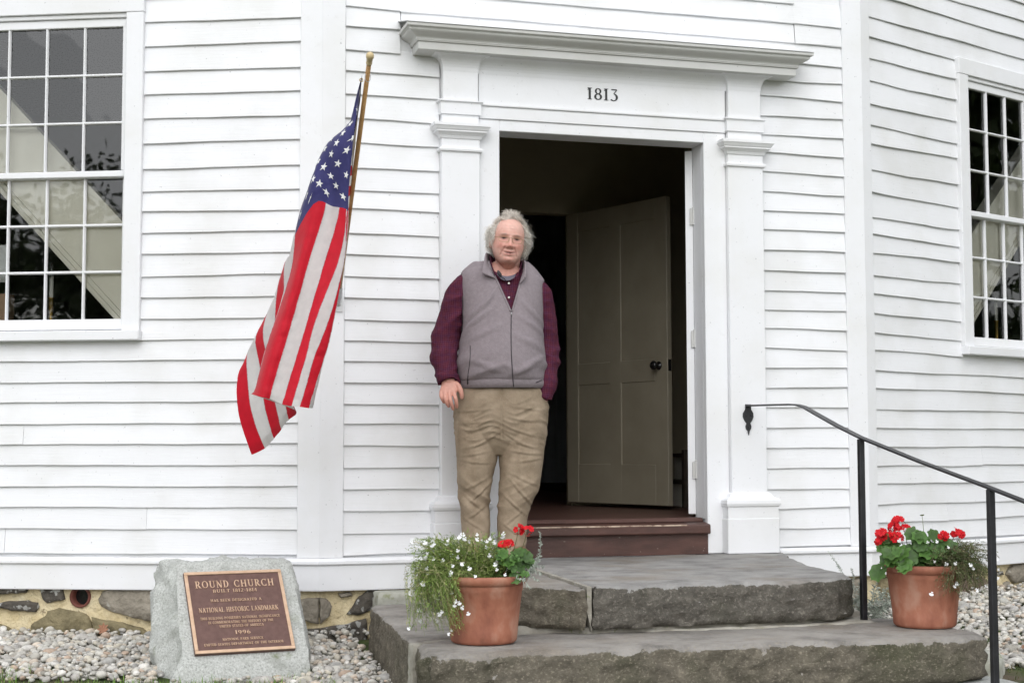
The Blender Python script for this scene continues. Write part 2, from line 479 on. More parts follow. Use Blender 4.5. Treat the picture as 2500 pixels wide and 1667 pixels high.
PW = 0.114
def regular(z_start, z_end, step=0.115):
    n = int(round((z_end - z_start) / step))
    return [z_start + (z_end - z_start) * i / n for i in range(n, 0, -1)]
# left face: window casing hole
gL, pL = WIN['L']; holeL = (gL - 0.118, gL + 5 * pL + 0.118, 1.137, 2.865)
course('L', regular(2.840, ZTOP - 0.05) + LZ, ZTOP, PW - 0.002, W - PW, [holeL], 0.8)
gR, pR = WIN['R']; holeR = (gR - 0.113, gR + 5 * pR + 0.113, 1.132, 2.865)
course('R', regular(3.10, ZTOP - 0.05) + RZ, ZTOP, 0.076, W - PW, [holeR], 1.7)
course('C', CL, 2.99, 0.118, 0.605, [(0.40, 0.605, 2.60, 3.1)], 1.0)
course('C', CR[1:], CR[0], 2.405, W - PW, [(2.405, 2.63, 2.66, 2.86)], 1.3)
course('C', regular(2.992, ZTOP - 0.05) + [2.992, 2.880, 2.772], ZTOP, 0.118 if False else 0.40, W - PW - 0.29, [], 0.6)
course('C', regular(2.992, ZTOP - 0.05), ZTOP, 0.118, 0.40, [], 0.6)
course('C', regular(2.992, ZTOP - 0.05), ZTOP, W - PW - 0.29, W - PW, [], 0.6)
clapboard('C', 2.63, W - PW, 2.771, 2.882); clapboard('C', 0.118, 0.40, 2.90, 2.99)

# --- corner boards: two planks meeting at each arris
def corner_post(f1, a0, a1, f2, b0, b1):
    ro = empty('corner_post', parent=church)
    for (f, s0, s1) in ((f1, a0, a1), (f2, b0, b1)):
        b = FMB(f)
        # mitred plank: outer corner shared at the arris
        e = 0.006 * math.tan(A22 / 2)
        def se(o, s, arris): return s + (o * math.tan(A22 / 2) * (1 if s > 1 else -1) if arris else 0)
        ar0, ar1 = abs(s0) < 1e-6, abs(s1 - W) < 1e-6
        zz = [0.002, 1.3, 2.6, ZTOP]
        pts = []; F = []
        for z in zz:
            for (s, o, ar) in ((s0, 0.006, ar0), (s1, 0.006, ar1), (s1, -0.019, ar1), (s0, -0.019, ar0)):
                pts.append((s + ((o * math.tan(A22 / 2)) * (1 if ar1 else -1) if ar else 0), o, z))
        for i in range(3):
            for k in range(4):
                F.append((i * 4 + k, i * 4 + (k + 1) % 4, (i + 1) * 4 + (k + 1) % 4, (i + 1) * 4 + k))
        F += [(3, 2, 1, 0), (12, 13, 14, 15)]
        b.fadd(pts, F)
        bevel_obj(b.build('corner_board', M['trim'], ro), 0.0015)
    return ro
corner_post('L', 0.0, 0.112, 'C', 0.0, 0.116)
corner_post('C', W - 0.115, W, 'R', 0.0, 0.075)
for f in 'LR':
    b = FMB(f); b.fbox(W - 0.113, W, -0.019, 0.006, 0.002, ZTOP); b.build('corner_board', M['trim'], church)

# --- water table: bevelled cap over a plain skirt board
t8 = math.tan(A22 / 2)
def skirt(name, prof, mat):
    for f in 'LCR':
        n = len(prof)
        parts_s = [(0.0, W)] if f != 'C' else [(0.0, 0.552), (2.478, W)]
        for (s0, s1) in parts_s:
            b = FMB(f); pts = []
            for s in (s0, s1):
                for (o, z) in prof:
                    m = (-o * t8 if s < 1e-6 else (o * t8 if s > W - 1e-6 else 0))
                    pts.append((s + m, o, z))
            F = [(i, n + i, n + (i + 1) % n, (i + 1) % n) for i in range(n)] + [tuple(range(n)), tuple(reversed(range(n, 2 * n)))]
            b.fadd(pts, F)
            b.build(name, M[mat], church)
skirt('water_table_cap', [(-0.02, -0.031), (0.030, -0.031), (0.034, -0.026), (0.034, -0.014), (0.012, 0.001), (-0.02, 0.001)], 'trim')
skirt('skirt_board', [(-0.02, -0.158), (0.018, -0.158), (0.0195, -0.152), (0.0195, -0.0312), (-0.02, -0.0312)], 'trim')

# --- windows
def window(face):
    g0, pw = WIN[face]; g1 = g0 + 5 * pw
    root = empty('window', parent=church)
    def part(name, *boxes, mat='trim', bev=0.003):
        b = FMB(face)
        for q in boxes: b.fbox(*q)
        o = b.build(name, M[mat], root)
        if bev: bevel_obj(o, bev)
        return o
    ci0, ci1 = g0 - 0.026, g1 + 0.026
    co0, co1 = g0 - 0.118, g1 + 0.118
    part('casing', (co0, ci0, -0.019, 0.022, 1.137, 2.768)); part('casing', (ci1, co1, -0.019, 0.022, 1.137, 2.768))
    part('casing', (co0 - 0.002, co1 + 0.002, -0.019, 0.0245, 2.7685, 2.865))
    part('stop_bead', (ci0, ci1, -0.06, 0.010, 2.745, 2.768)); 
    part('sill', (co0 - 0.008, co1 + 0.008, -0.06, 0.052, 1.086, 1.136), bev=0.004)
    part('jamb', (ci0 - 0.002, ci0 + 0.004, -0.165, -0.0195, 1.137, 2.768)); part('jamb', (ci1 - 0.004, ci1 + 0.002, -0.165, -0.0195, 1.137, 2.768))
    # upper sash (outer), lower sash (inner)
    for (z0, z1, of, rb, rt) in ((Z_M1, Z_GT, -0.004, 0.032, 0.044), (Z_GB, Z_M2, -0.034, 0.054, 0.03)):
        ob = of - 0.030
        up = of > -0.02
        part('sash_stile', (ci0 + 0.0045, g0, ob, of, z0 - (0.0 if up else rb - 0.001), z1 + (rt - 0.002 if up else 0.0)))
        part('sash_stile', (g1, ci1 - 0.0045, ob, of, z0 - (0.0 if up else rb - 0.001), z1 + (rt - 0.002 if up else 0.0)))
        part('sash_rail', (ci0 + 0.0045, ci1 - 0.0045, ob + 0.001, of + 0.001, z1 + 0.0005, z1 + rt))
        part('sash_rail', (ci0 + 0.0045, ci1 - 0.0045, ob + 0.001, of + 0.001, z0 - rb, z0 - 0.0005))
        mw = 0.0075
        for i in range(1, 5):
            s = g0 + pw * i + brnd.uniform(-.001, .001)
            b = FMB(face)
            b.extrude  # vertical muntin with a sloped front
            pts = []
            for z in (z0, z1):
                pts += [(s - mw, of - 0.022, z), (s - mw, of - 0.010, z), (s - 0.003, of - 0.001, z), (s + 0.003, of - 0.001, z), (s + mw, of - 0.010, z), (s + mw, of - 0.022, z)]
            F = [(k, (k + 1) % 6, 6 + (k + 1) % 6, 6 + k) for k in range(6)] + [tuple(reversed(range(6))), tuple(range(6, 12))]
            b.fadd(pts, F); b.build('muntin', M['trim'], root)
        rh = (z1 - z0) / 3
        for j in (1, 2):
            z = z0 + rh * j
            b = FMB(face)
            b.extrude(g0, g1, [(of - 0.0225, z - mw), (of - 0.0105, z - mw), (of - 0.0015, z - 0.003), (of - 0.0015, z + 0.003), (of - 0.0105, z + mw), (of - 0.0225, z + mw)])
            b.build('muntin', M['trim'], root)
        for i in range(5):
            for j in range(3):
                s0, s1 = g0 + pw * i + 0.004, g0 + pw * (i + 1) - 0.004
                za, zb = z0 + rh * j + 0.004, z0 + rh * (j + 1) - 0.004
                # each old pane sits at its own slight angle
                t0, t1, t2 = (brnd.uniform(-0.0012, 0.0012) for _ in range(3))
                b = FMB(face)
                og = of - 0.018
                b.fadd([(s0, og + t0, za), (s1, og + t1, za), (s1, og + t2, zb), (s0, og + t0 + t2 - t1, zb)], [(0, 1, 2, 3)])
                b.build('pane', M['glass'], root)
    return root
for f in 'LR': window(f)

# --- boxed-in gallery stairs right behind the two windows
def stair_box(face, P):
    """P: two upper-edge and two lower-edge points (s, z) of the sloping boxed stair"""
    (sa, za), (sb, zb), (sc, zc), (sd, zd) = P
    root = empty('gallery_stair', parent=church)
    def ext(a, b_, k): return (a[0] + (b_[0] - a[0]) * k, a[1] + (b_[1] - a[1]) * k)
    u0, u1 = ext((sa, za), (sb, zb), -0.6), ext((sa, za), (sb, zb), 1.7)
    l0, l1 = ext((sc, zc), (sd, zd), -0.6), ext((sc, zc), (sd, zd), 1.7)
    def slab(name, k0, k1, o0, o1, mat):
        q = [tuple(np.array(l0) * (1 - k) + np.array(u0) * k) for k in (k0, k1)] + [tuple(np.array(l1) * (1 - k) + np.array(u1) * k) for k in (k1, k0)]
        b = FMB(face)
        pts = [(s, o1, z) for s, z in q] + [(s, o0, z) for s, z in q]
        b.fadd(pts, [(0, 1, 2, 3), (7, 6, 5, 4)] + [(k, k + 4, (k + 1) % 4 + 4, (k + 1) % 4) for k in range(4)])
        bm = bmesh.new(); bm.from_mesh(make_mesh(b.v, b.f)); bmesh.ops.recalc_face_normals(bm, faces=bm.faces[:])
        from_bm(name, bm, M[mat], root)
    slab('stair_panel', 0.135, 1.0, -0.165, -0.078, 'cream')
    slab('stringer', 0.0, 0.065, -0.165, -0.071, 'cream')
    slab('stringer_moulding', 0.070, 0.13, -0.165, -0.0745, 'cream')
stair_box('L', [(1.732, 2.414), (1.066, 1.709), (1.720, 1.868), (1.096, 1.205)])
stair_box('R', [(1.711, 2.383), (1.325, 2.014), (1.687, 1.860), (1.117, 1.279)])

# --- door surround
sur = empty('door_surround', parent=church)
def spart(name, b, mat='trim', bev=0.0025):
    o = b.build(name, M[mat], sur)
    if bev: bevel_obj(o, bev)
    return o
PIL = ((0.606, 0.808), (2.193, 2.400))
for (a, c) in PIL:
    b = FMB('C'); b.fbox(a, c, -0.019, 0.048, 0.285, 2.145); spart('pilaster_shaft', b, bev=0.003)
    b = FMB('C'); b.cap(a + 0.048, c - 0.048, [(0.094, -0.018), (0.094, 0.168)], -0.019); spart('pilaster_plinth', b, bev=0.004)
    b = FMB('C'); b.cap(a + 0.048, c - 0.048, [(0.090, 0.1685), (0.090, 0.228), (0.098, 0.232), (0.102, 0.245), (0.100, 0.262), (0.090, 0.272), (0.078, 0.276), (0.070, 0.283), (0.062, 0.296), (0.052, 0.303)], -0.019)
    spart('pilaster_base', b, bev=0)
    b = FMB('C'); b.cap(a + 0.048, c - 0.048, [(0.049, 2.052), (0.060, 2.056), (0.062, 2.064), (0.060, 2.072), (0.049, 2.076)], -0.019); spart('astragal', b, bev=0)
    b = FMB('C'); b.cap(a + 0.048, c - 0.048, [(0.049, 2.118), (0.054, 2.122), (0.060, 2.135), (0.072, 2.146), (0.080, 2.152), (0.080, 2.160), (0.084, 2.162), (0.092, 2.176), (0.096, 2.180), (0.096, 2.196)], -0.019)
    spart('pilaster_capital', b, bev=0)
    b = FMB('C'); b.fbox(a + 0.004, c - 0.004, -0.019, 0.044, 2.1465, 2.262); spart('entablature_block', b)
    b = FMB('C'); b.cap(a + 0.048, c - 0.048, [(0.052, 2.246), (0.054, 2.248), (0.054, 2.308), (0.064, 2.312), (0.064, 2.319)], -0.019); spart('architrave_return', b, bev=0)
    b = FMB('C'); b.fbox(a + 0.008, c - 0.008, -0.019, 0.0435, 2.3195, 2.50); spart('frieze_block', b)
    # cove flaring out to the soffit
    prof = [(0.045 + 0.050 * (1 - math.cos(t * math.pi / 2)) , 2.478 + 0.072 * math.sin(t * math.pi / 2)) for t in np.linspace(0, 1, 9)]
    b = FMB('C'); b.cap(a + 0.052, c - 0.052, [(0.044, 2.470)] + prof + [(0.097, 2.5515)], -0.019); spart('cove', b, bev=0)
# door casings, lintel, fasciae and frieze between the pilasters
b = FMB('C'); b.fbox(0.8085, DX0, -0.019, 0.018, -0.018, 2.238); spart('door_casing', b, bev=0.003)
b = FMB('C'); b.fbox(DX1, 2.1925, -0.019, 0.018, -0.018, 2.238); spart('door_casing', b, bev=0.003)
b = FMB('C'); b.fbox(DX0, DX1, -0.019, 0.0178, DZ1, 2.238); spart('lintel_board', b, bev=0.003)
b = FMB('C'); b.fbox(0.809, 2.192, -0.019, 0.027, 2.2385, 2.3035); spart('architrave_fascia', b)
b = FMB('C'); b.extrude(0.809, 2.192, [(-0.019, 2.304), (0.034, 2.304), (0.036, 2.308), (0.036, 2.314), (0.020, 2.3175), (-0.019, 2.3175)]); spart('architrave_moulding', b, bev=0)
b = FMB('C'); b.fbox(0.809, 2.192, -0.019, 0.0195, 2.318, 2.50); spart('frieze_board', b, bev=0)
prof = [(0.021 + 0.055 * (1 - math.cos(t * math.pi / 2)), 2.478 + 0.0725 * math.sin(t * math.pi / 2)) for t in np.linspace(0, 1, 9)]
b = FMB('C'); b.extrude(0.79, 2.21, [(-0.018, 2.472), (0.0205, 2.472)] + prof + [(-0.018, 2.551)]); spart('bed_cove', b, bev=0)
# cornice: soffit + fascia, then the crown moulding, returned to the wall at both ends
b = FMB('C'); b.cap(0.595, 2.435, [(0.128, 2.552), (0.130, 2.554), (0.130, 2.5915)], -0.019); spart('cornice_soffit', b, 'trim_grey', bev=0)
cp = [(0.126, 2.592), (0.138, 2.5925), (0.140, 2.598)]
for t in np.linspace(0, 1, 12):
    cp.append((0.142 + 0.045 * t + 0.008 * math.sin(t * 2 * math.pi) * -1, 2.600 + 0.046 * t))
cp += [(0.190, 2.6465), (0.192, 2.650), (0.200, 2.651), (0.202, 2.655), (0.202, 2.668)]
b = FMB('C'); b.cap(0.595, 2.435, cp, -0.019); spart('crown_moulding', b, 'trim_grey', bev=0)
b = FMB('C')
b.fadd([(0.388, 0.208, 2.6685), (2.642, 0.208, 2.6685), (2.642, -0.012, 2.722), (0.388, -0.012, 2.722), (0.388, 0.208, 2.672), (2.642, 0.208, 2.672), (2.642, -0.012, 2.7255), (0.388, -0.012, 2.7255)],
       [(3, 2, 1, 0), (4, 5, 6, 7), (0, 1, 5, 4), (1, 2, 6, 5), (2, 3, 7, 6), (3, 0, 4, 7)])
spart('cornice_flashing', b, 'trim', bev=0)
b = FMB('C'); b.fbox(0.405, 2.63, -0.019, -0.010, 2.700, 2.785); spart('flashing_board', b, 'trim', bev=0)

# --- the opening: jambs, threshold, floor, vestibule
JB = -0.135
b = FMB('C'); b.fbox(DX0 - 0.011, DX0 + 0.0, JB, -0.0195, 0.165, DZ1); o = b.build('door_jamb', M['trim'], sur)
b = FMB('C'); b.fbox(DX1, DX1 + 0.0095, JB, -0.0195, 0.165, DZ1); b.build('door_jamb', M['trim'], sur)
b = FMB('C'); b.fbox(DX0 - 0.011, DX1 + 0.0095, JB, -0.0195, DZ1, DZ1 + 0.0095); b.build('head_jamb', M['trim'], sur)
thr = empty('threshold', parent=church)
b = FMB('C'); b.extrude(DX0 + 0.001, DX1 - 0.001, [(-0.19, 0.088), (0.052, 0.088), (0.058, 0.094), (0.058, 0.130), (0.052, 0.138), (-0.005, 0.146), (-0.19, 0.146)]); bevel_obj(b.build('sill', M['brown_paint'], thr), 0.002)
b = FMB('C'); b.extrude(DX0 + 0.001, DX1 - 0.001, [(-0.155, 0.1465), (-0.045, 0.1465), (-0.040, 0.150), (-0.060, 0.168), (-0.155, 0.168)]); b.build('saddle', M['brown_paint'], thr)
b = FMB('C'); b.fbox(DX0 + 0.001, DX1 - 0.001, -0.10, 0.020, -0.02, 0.0875); b.build('riser', M['brown_paint'], thr)
# worn bare-wood line along the nosing
b = FMB('C'); b.extrude(1.02, 1.93, [(0.0515, 0.1382), (0.0575, 0.1315), (0.0583, 0.1318), (0.0535, 0.1388)]); b.build('worn_edge', mat_noise('bare_worn_wood', [(0.35, (0.12, 0.06, 0.045)), (0.5, (0.42, 0.33, 0.25)), (0.7, (0.5, 0.4, 0.3))], 22, 5, 0.8, 0.2), thr)

ves = empty('vestibule', parent=church)
BY = 2.05
def vbox(name, x0, x1, y0, y1, z0, z1, mat):
    return MB().box(x0, x1, y0, y1, z0, z1).build(name, M[mat], ves)
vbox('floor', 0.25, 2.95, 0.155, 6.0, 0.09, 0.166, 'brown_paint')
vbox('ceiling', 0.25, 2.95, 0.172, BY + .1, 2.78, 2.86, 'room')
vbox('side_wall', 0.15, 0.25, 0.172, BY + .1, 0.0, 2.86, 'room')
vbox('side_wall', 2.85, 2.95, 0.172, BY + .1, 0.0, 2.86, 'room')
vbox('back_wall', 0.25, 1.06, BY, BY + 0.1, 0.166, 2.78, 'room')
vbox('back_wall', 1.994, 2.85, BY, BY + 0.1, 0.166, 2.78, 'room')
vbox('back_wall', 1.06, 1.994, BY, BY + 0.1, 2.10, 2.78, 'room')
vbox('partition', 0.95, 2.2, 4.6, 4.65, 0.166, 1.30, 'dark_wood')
# foot of the gallery stairs at the right
st = empty('stair_foot', parent=church)
for i in range(4):
    x0 = 2.575 + 0.13 * i
    z = 0.167 + 0.17 * i
    MB().box(x0, x0 + 0.14, 1.45, 2.0, z, z + 0.145).build('riser', M['cream'], st)
    MB().box(x0 - 0.025, x0 + 0.142, 1.43, 2.0, z + 0.1455, z + 0.170).build('tread', M['dark_wood'], st)
MB().box(2.528, 2.570, 1.41, 1.449, 0.167, 0.53).build('newel_post', M['dark_wood'], st)

# inner door, hung on the far side of the vestibule and standing open towards us
def panel_door(name, hinge, free, z0, z1, mat, knob=True):
    root = empty(name, parent=church)
    h = Vector((hinge[0], hinge[1], 0)); e = Vector((free[0], free[1], 0)) - h
    wd = e.length; e.normalize(); n = Vector((e.y, -e.x, 0))
    if n.dot(Vector((-1.2, -7.5, 0)) - h) < 0: n = -n
    def box(a0, a1, d0, d1, c0, c1, nm, m=mat):
        P = []
        for c in (c0, c1):
            for (a, d) in ((a0, d1), (a1, d1), (a1, d0), (a0, d0)):
                q = h + e * a + n * d; P.append((q.x, q.y, c))
        mb = MB().hexa(P)
        bm = bmesh.new(); bm.from_mesh(make_mesh(mb.v, mb.f)); bmesh.ops.recalc_face_normals(bm, faces=bm.faces[:])
        o = from_bm(nm, bm, M[m], root); bevel_obj(o, 0.003); return o
    t = 0.038
    sw, mw = 0.115, 0.11
    zr = [z0, z0 + 0.25, z0 + 0.76, z0 + 0.90, z1 - 0.13, z1]
    box(0, sw, 0, t, z0, z1, 'stile'); box(wd - sw, wd, 0, t, z0, z1, 'stile')
    box(wd / 2 - mw / 2, wd / 2 + mw / 2, 0.0005, t - 0.0005, z0 + 0.02, z1 - 0.02, 'mullion')
    for (a, c) in ((zr[0], zr[1]), (zr[2], zr[3]), (zr[4], zr[5])):
        box(sw - 0.001, wd - sw + 0.001, 0.001, t - 0.001, a + 0.0005, c - 0.0005, 'rail')
    for (a0, a1) in ((sw, wd / 2 - mw / 2), (wd / 2 + mw / 2, wd - sw)):
        for (c0, c1) in ((zr[1], zr[2]), (zr[3], zr[4])):
            box(a0 - 0.004, a1 + 0.004, 0.008, t - 0.007, c0 - 0.004, c1 + 0.004, 'panel')
    if knob:
        kz = z0 + 0.855
        q = h + e * (wd - 0.075) + n * t
        mb = MB().lathe([(0.0, 0.0), (0.026, 0.001), (0.026, 0.005), (0.010, 0.008), (0.009, 0.026), (0.020, 0.032), (0.028, 0.042), (0.028, 0.050), (0.020, 0.060), (0.0, 0.064)], 20)
        o = mb.build('knob', M['knob'], root, True); o.matrix_world = Matrix.Translation((q.x, q.y, kz)) @ n.to_track_quat('Z', 'Y').to_matrix().to_4x4()
        q = h + e * (wd + 0.001)
        P = []
        for c in (kz - 0.035, kz + 0.035):
            for (a, d) in ((0, t - 0.006), (0.002, t - 0.006), (0.002, 0.008), (0, 0.008)):
                w_ = q + e * a + n * d; P.append((w_.x, w_.y, c))
        mb = MB().hexa(P); bm = bmesh.new(); bm.from_mesh(make_mesh(mb.v, mb.f)); bmesh.ops.recalc_face_normals(bm, faces=bm.faces[:]); from_bm('latch_plate', bm, M['knob'], root)
    return root
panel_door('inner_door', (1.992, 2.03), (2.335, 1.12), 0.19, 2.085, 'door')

# outer door: swung right round inside against the right jamb, so only its hinge edge shows
od = empty('outer_door', parent=church)
_h, _e = Vector((2.064, 0.137, 0)), Vector((0.50, 1.0, 0)).normalized(); _n = Vector((-_e.y, _e.x, 0)) * 0.040
_q = [_h, _h + _n, _h + _n + _e * 0.86, _h + _e * 0.86]
MB().hexa([(q.x, q.y, 0.185) for q in reversed(_q)] + [(q.x, q.y, 2.165) for q in reversed(_q)]).build('leaf', M['trim'], od)
for z in (0.42, 1.13, 1.80):
    mb = MB(); mb.tube([(2.0645, 0.128, z - 0.045), (2.0645, 0.128, z + 0.045)], 0.0075, 8)
    mb.lathe([(0.0, 0.0), (0.008, 0.0), (0.010, 0.006), (0.0, 0.012)], 8, (2.0645, 0.128, z + 0.045))
    mb.box(2.046, 2.066, 0.131, 0.1375, z - 0.045, z + 0.045)
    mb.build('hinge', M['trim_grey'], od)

# --- the rest of the sixteen sides, roof and inside, closed so that the rooms are dark
ap = (W / 2) / math.tan(math.pi / 16)
cx, cy = W / 2, ap
def corner(k, r_off=0.0):
    a = -math.pi / 2 + (k - 0.5) * 2 * math.pi / 16
    rr = (W / 2) / math.sin(math.pi / 16) + r_off
    return (cx + rr * math.cos(a), cy + rr * math.sin(a))
for k in range(2, 15):
    a, c = corner(k), corner(k + 1); a2, c2 = corner(k, -0.17), corner(k + 1, -0.17)
    MB().hexa([(a[0], a[1], -0.4), (c[0], c[1], -0.4), (c2[0], c2[1], -0.4), (a2[0], a2[1], -0.4),
               (a[0], a[1], ZTOP), (c[0], c[1], ZTOP), (c2[0], c2[1], ZTOP), (a2[0], a2[1], ZTOP)]).build('wall', M['white'], church)
rv = [(*corner(k, 0.35), ZTOP + 0.001) for k in range(16)] + [(cx, cy, ZTOP + 2.6)]
mobj('roof', rv, [(k, (k + 1) % 16, 16) for k in range(16)] + [tuple(reversed(range(16)))], M['rock'][0], church)
mobj('nave_floor', [(*corner(k, -0.19), 0.05) for k in range(16)], [tuple(range(16))], M['dark_wood'], church)

# --- lettering tools: stroked roman capitals with serifs
def arc(cx_, cy_, rx, ry, a0, a1, tn, tk, n=14):
    """arc whose stroke swells where it runs vertically"""
    P, Q = [], []
    for i in range(n + 1):
        a = R(a0 + (a1 - a0) * i / n)
        t = (tn + (tk - tn) * abs(math.cos(a)) ** 1.3) / 2
        P.append((cx_ + (rx + t) * math.cos(a), cy_ + (ry + t * 0.8) * math.sin(a)))
        Q.append((cx_ + (rx - t) * math.cos(a), cy_ + (ry - t * 0.8) * math.sin(a)))
    return P, Q
def seg(x0, y0, x1, y1, w):
    d = math.hypot(x1 - x0, y1 - y0); nx_, ny_ = -(y1 - y0) / d * w / 2, (x1 - x0) / d * w / 2
    return [(x0 + nx_, y0 + ny_), (x1 + nx_, y1 + ny_)], [(x0 - nx_, y0 - ny_), (x1 - nx_, y1 - ny_)]
def glyph(ch):
    """-> (advance, strips) in cap-height units"""
    T, t, s, h = 0.16, 0.08, 0.11, 0.045
    S = []
    def stem(x, y0=0.0, y1=1.0, w=T, sb=True, st_=True):
        S.append(seg(x, y0, x, y1, w))
        if sb: S.append(seg(x - s - w / 3, y0 + h / 2, x + s + w / 3, y0 + h / 2, h))
        if st_: S.append(seg(x - s - w / 3, y1 - h / 2, x + s + w / 3, y1 - h / 2, h))
    def ser(x, y): S.append(seg(x - s, y, x + s, y, h))
    if ch == ' ': return 0.42, []
    if ch == '-': S.append(seg(0.05, .45, .35, .45, .09)); return 0.42, S
    if ch in 'I1':
        stem(0.17)
        if ch == '1': S.append(seg(0.02, 0.82, 0.17, 0.98, 0.07))
        return 0.36, S
    if ch == 'H': stem(.16); stem(.68); S.append(seg(.16, .52, .68, .52, t)); return .86, S
    if ch == 'N': stem(.14, w=t, st_=False); stem(.68, w=t, sb=False); S.append(seg(.10, .97, .66, .03, T)); ser(.08, .98); return .82, S
    if ch == 'M': stem(.12, w=t); stem(.84, w=T); S.append(seg(.14, .97, .47, .05, T)); S.append(seg(.47, .05, .82, .97, t)); return 1.0, S
    if ch == 'A': S.append(seg(.40, .98, .12, .02, t)); S.append(seg(.38, .98, .70, .02, T)); S.append(seg(.22, .34, .60, .34, t)); ser(.11, .022); ser(.70, .022); return .82, S
    if ch == 'V': S.append(seg(.10, .98, .40, .02, T)); S.append(seg(.68, .98, .40, .02, t)); ser(.10, .978); ser(.68, .978); return .78, S
    if ch == 'Y': S.append(seg(.08, .98, .38, .48, T)); S.append(seg(.68, .98, .38, .48, t)); stem(.38, 0, .5, st_=False); ser(.08, .978); ser(.68, .978); return .76, S
    if ch == 'L': stem(.16); S.append(seg(.16, .03, .60, .03, .06)); S.append(seg(.585, .0, .60, .24, .05)); return .66, S
    if ch == 'T': stem(.35, st_=False); S.append(seg(.03, .965, .67, .965, .07)); S.append(seg(.05, .97, .04, .76, .05)); S.append(seg(.65, .97, .66, .76, .05)); return .72, S
    if ch in 'EF':
        stem(.16); S.append(seg(.16, .965, .60, .965, .07)); S.append(seg(.16, .52, .50, .52, t)); S.append(seg(.59, .98, .60, .76, .05)); S.append(seg(.50, .63, .50, .41, .05))
        if ch == 'E': S.append(seg(.16, .035, .62, .035, .07)); S.append(seg(.61, .02, .63, .25, .05))
        return .68, S
    if ch == 'U': stem(.16, .3, 1, sb=False); stem(.66, .3, 1, w=t, sb=False); S.append(arc(.41, .30, .25, .26, 180, 360, t, T * .8)); return .84, S
    if ch in 'DBPR':
        stem(.16)
        if ch == 'D': S.append(arc(.28, .5, .38, .465, -90, 90, t, T)); S.append(seg(.16, .965, .29, .965, .06)); S.append(seg(.16, .035, .29, .035, .06)); return .80, S
        yb = .48
        S.append(arc(.34, (1 + yb) / 2 - .005, .20, (1 - yb) / 2 - .03, -90, 90, t, T)); S.append(seg(.16, .965, .35, .965, .06)); S.append(seg(.16, yb + .01, .35, yb + .01, .06))
        if ch == 'B': S.append(arc(.36, .255, .23, .22, -90, 90, t, T)); S.append(seg(.16, .035, .36, .035, .06)); return .72, S
        if ch == 'R': S.append(seg(.36, .47, .66, .02, T * .9)); ser(.70, .022); return .78, S
        return .68, S
    if ch == 'K': stem(.16); S.append(seg(.20, .46, .64, .98, t)); S.append(seg(.34, .60, .68, .02, T)); ser(.64, .978); ser(.70, .022); return .80, S
    if ch in 'OQ': S.append(arc(.43, .5, .35, .47, 0, 360, t, T, 26)); return .88, S
    if ch in 'CG':
        S.append(arc(.43, .5, .34, .47, 42, 318, t, T, 22)); S.append(seg(.69, .99, .69, .70, .05))
        if ch == 'G': stem(.68, .03, .44, w=T * .9, sb=False)
        else: S.append(seg(.69, .01, .69, .28, .05))
        return .80, S
    if ch == 'S':
        S.append(arc(.32, .73, .20, .235, 30, 250, t, T, 14)); S.append(arc(.32, .27, .22, .235, -160, 70, t, T, 14)); S.append(seg(.17, .60, .48, .42, T * .9)); S.append(seg(.51, .99, .51, .73, .05)); S.append(seg(.09, .01, .09, .28, .05)); return .62, S
    if ch == '8': S.append(arc(.32, .74, .18, .225, 0, 360, t, T * .8, 20)); S.append(arc(.32, .26, .22, .235, 0, 360, t, T, 20)); return .64, S
    if ch == '3': S.append(seg(.08, .95, .50, .95, .09)); S.append(seg(.50, .93, .27, .60, .07)); S.append(arc(.25, .29, .25, .29, -140, 82, t, T, 16)); return .60, S
    if ch == '2': S.append(arc(.30, .71, .21, .25, -25, 165, t, T, 14)); S.append(seg(.48, .60, .08, .06, .10)); S.append(seg(.06, .05, .56, .05, .10)); return .62, S
    if ch == '4': S.append(seg(.42, 0, .42, 1, T * .9)); S.append(seg(.42, .97, .05, .32, .07)); S.append(seg(.03, .30, .58, .30, .08)); return .64, S
    if ch == '9': S.append(arc(.31, .69, .21, .27, 0, 360, t, T, 20)); S.append(arc(.17, .55, .36, .52, -75, 18, t, T, 12)); return .64, S
    if ch == '6': S.append(arc(.33, .31, .21, .27, 0, 360, t, T, 20)); S.append(arc(.47, .45, .36, .52, 105, 198, t, T, 12)); return .64, S
    return 0.6, S
def text_mesh(txt, width, height, depth, track=0.10):
    """-> list of verts, faces; centred in x on 0, baseline y = 0, raised by depth in z"""
    adv = 0; items = []
    for ch in txt:
        a, S = glyph(ch); items.append((adv, S)); adv += a + track
    adv -= track
    kx = width / adv; b = MB()
    for off, S in items:
        for li, (P, Q) in enumerate(S):
            n = len(P)
            z = depth * (1 - 0.02 * (li % 4))
            V = [((x + off) * kx - width / 2, y * height, z) for x, y in P] + [((x + off) * kx - width / 2, y * height, z) for x, y in Q]
            V += [(x, y, 0.0) for x, y, _ in V]
            F = []
            for i in range(n - 1):
                F += [(i, n + i, n + i + 1, i + 1), (2 * n + i, i, i + 1, 2 * n + i + 1), (n + i, 3 * n + i, 3 * n + i + 1, n + i + 1)]
            F += [(2 * n, 3 * n, n, 0), (n - 1, 2 * n - 1, 4 * n - 1, 3 * n - 1)]
            b.add(V, F)
    return b
b = text_mesh('1813', 0.172, 0.062, 0.002, 0.12)
bm = bmesh.new(); bm.from_mesh(make_mesh(b.v, b.f)); bmesh.ops.recalc_face_normals(bm, faces=bm.faces[:])
o = from_bm('date_lettering', bm, M['black_paint'], sur)
o.matrix_world = Matrix.Translation((1.490, -0.0205, 2.377)) @ Matrix.Rotation(R(90), 4, 'X')

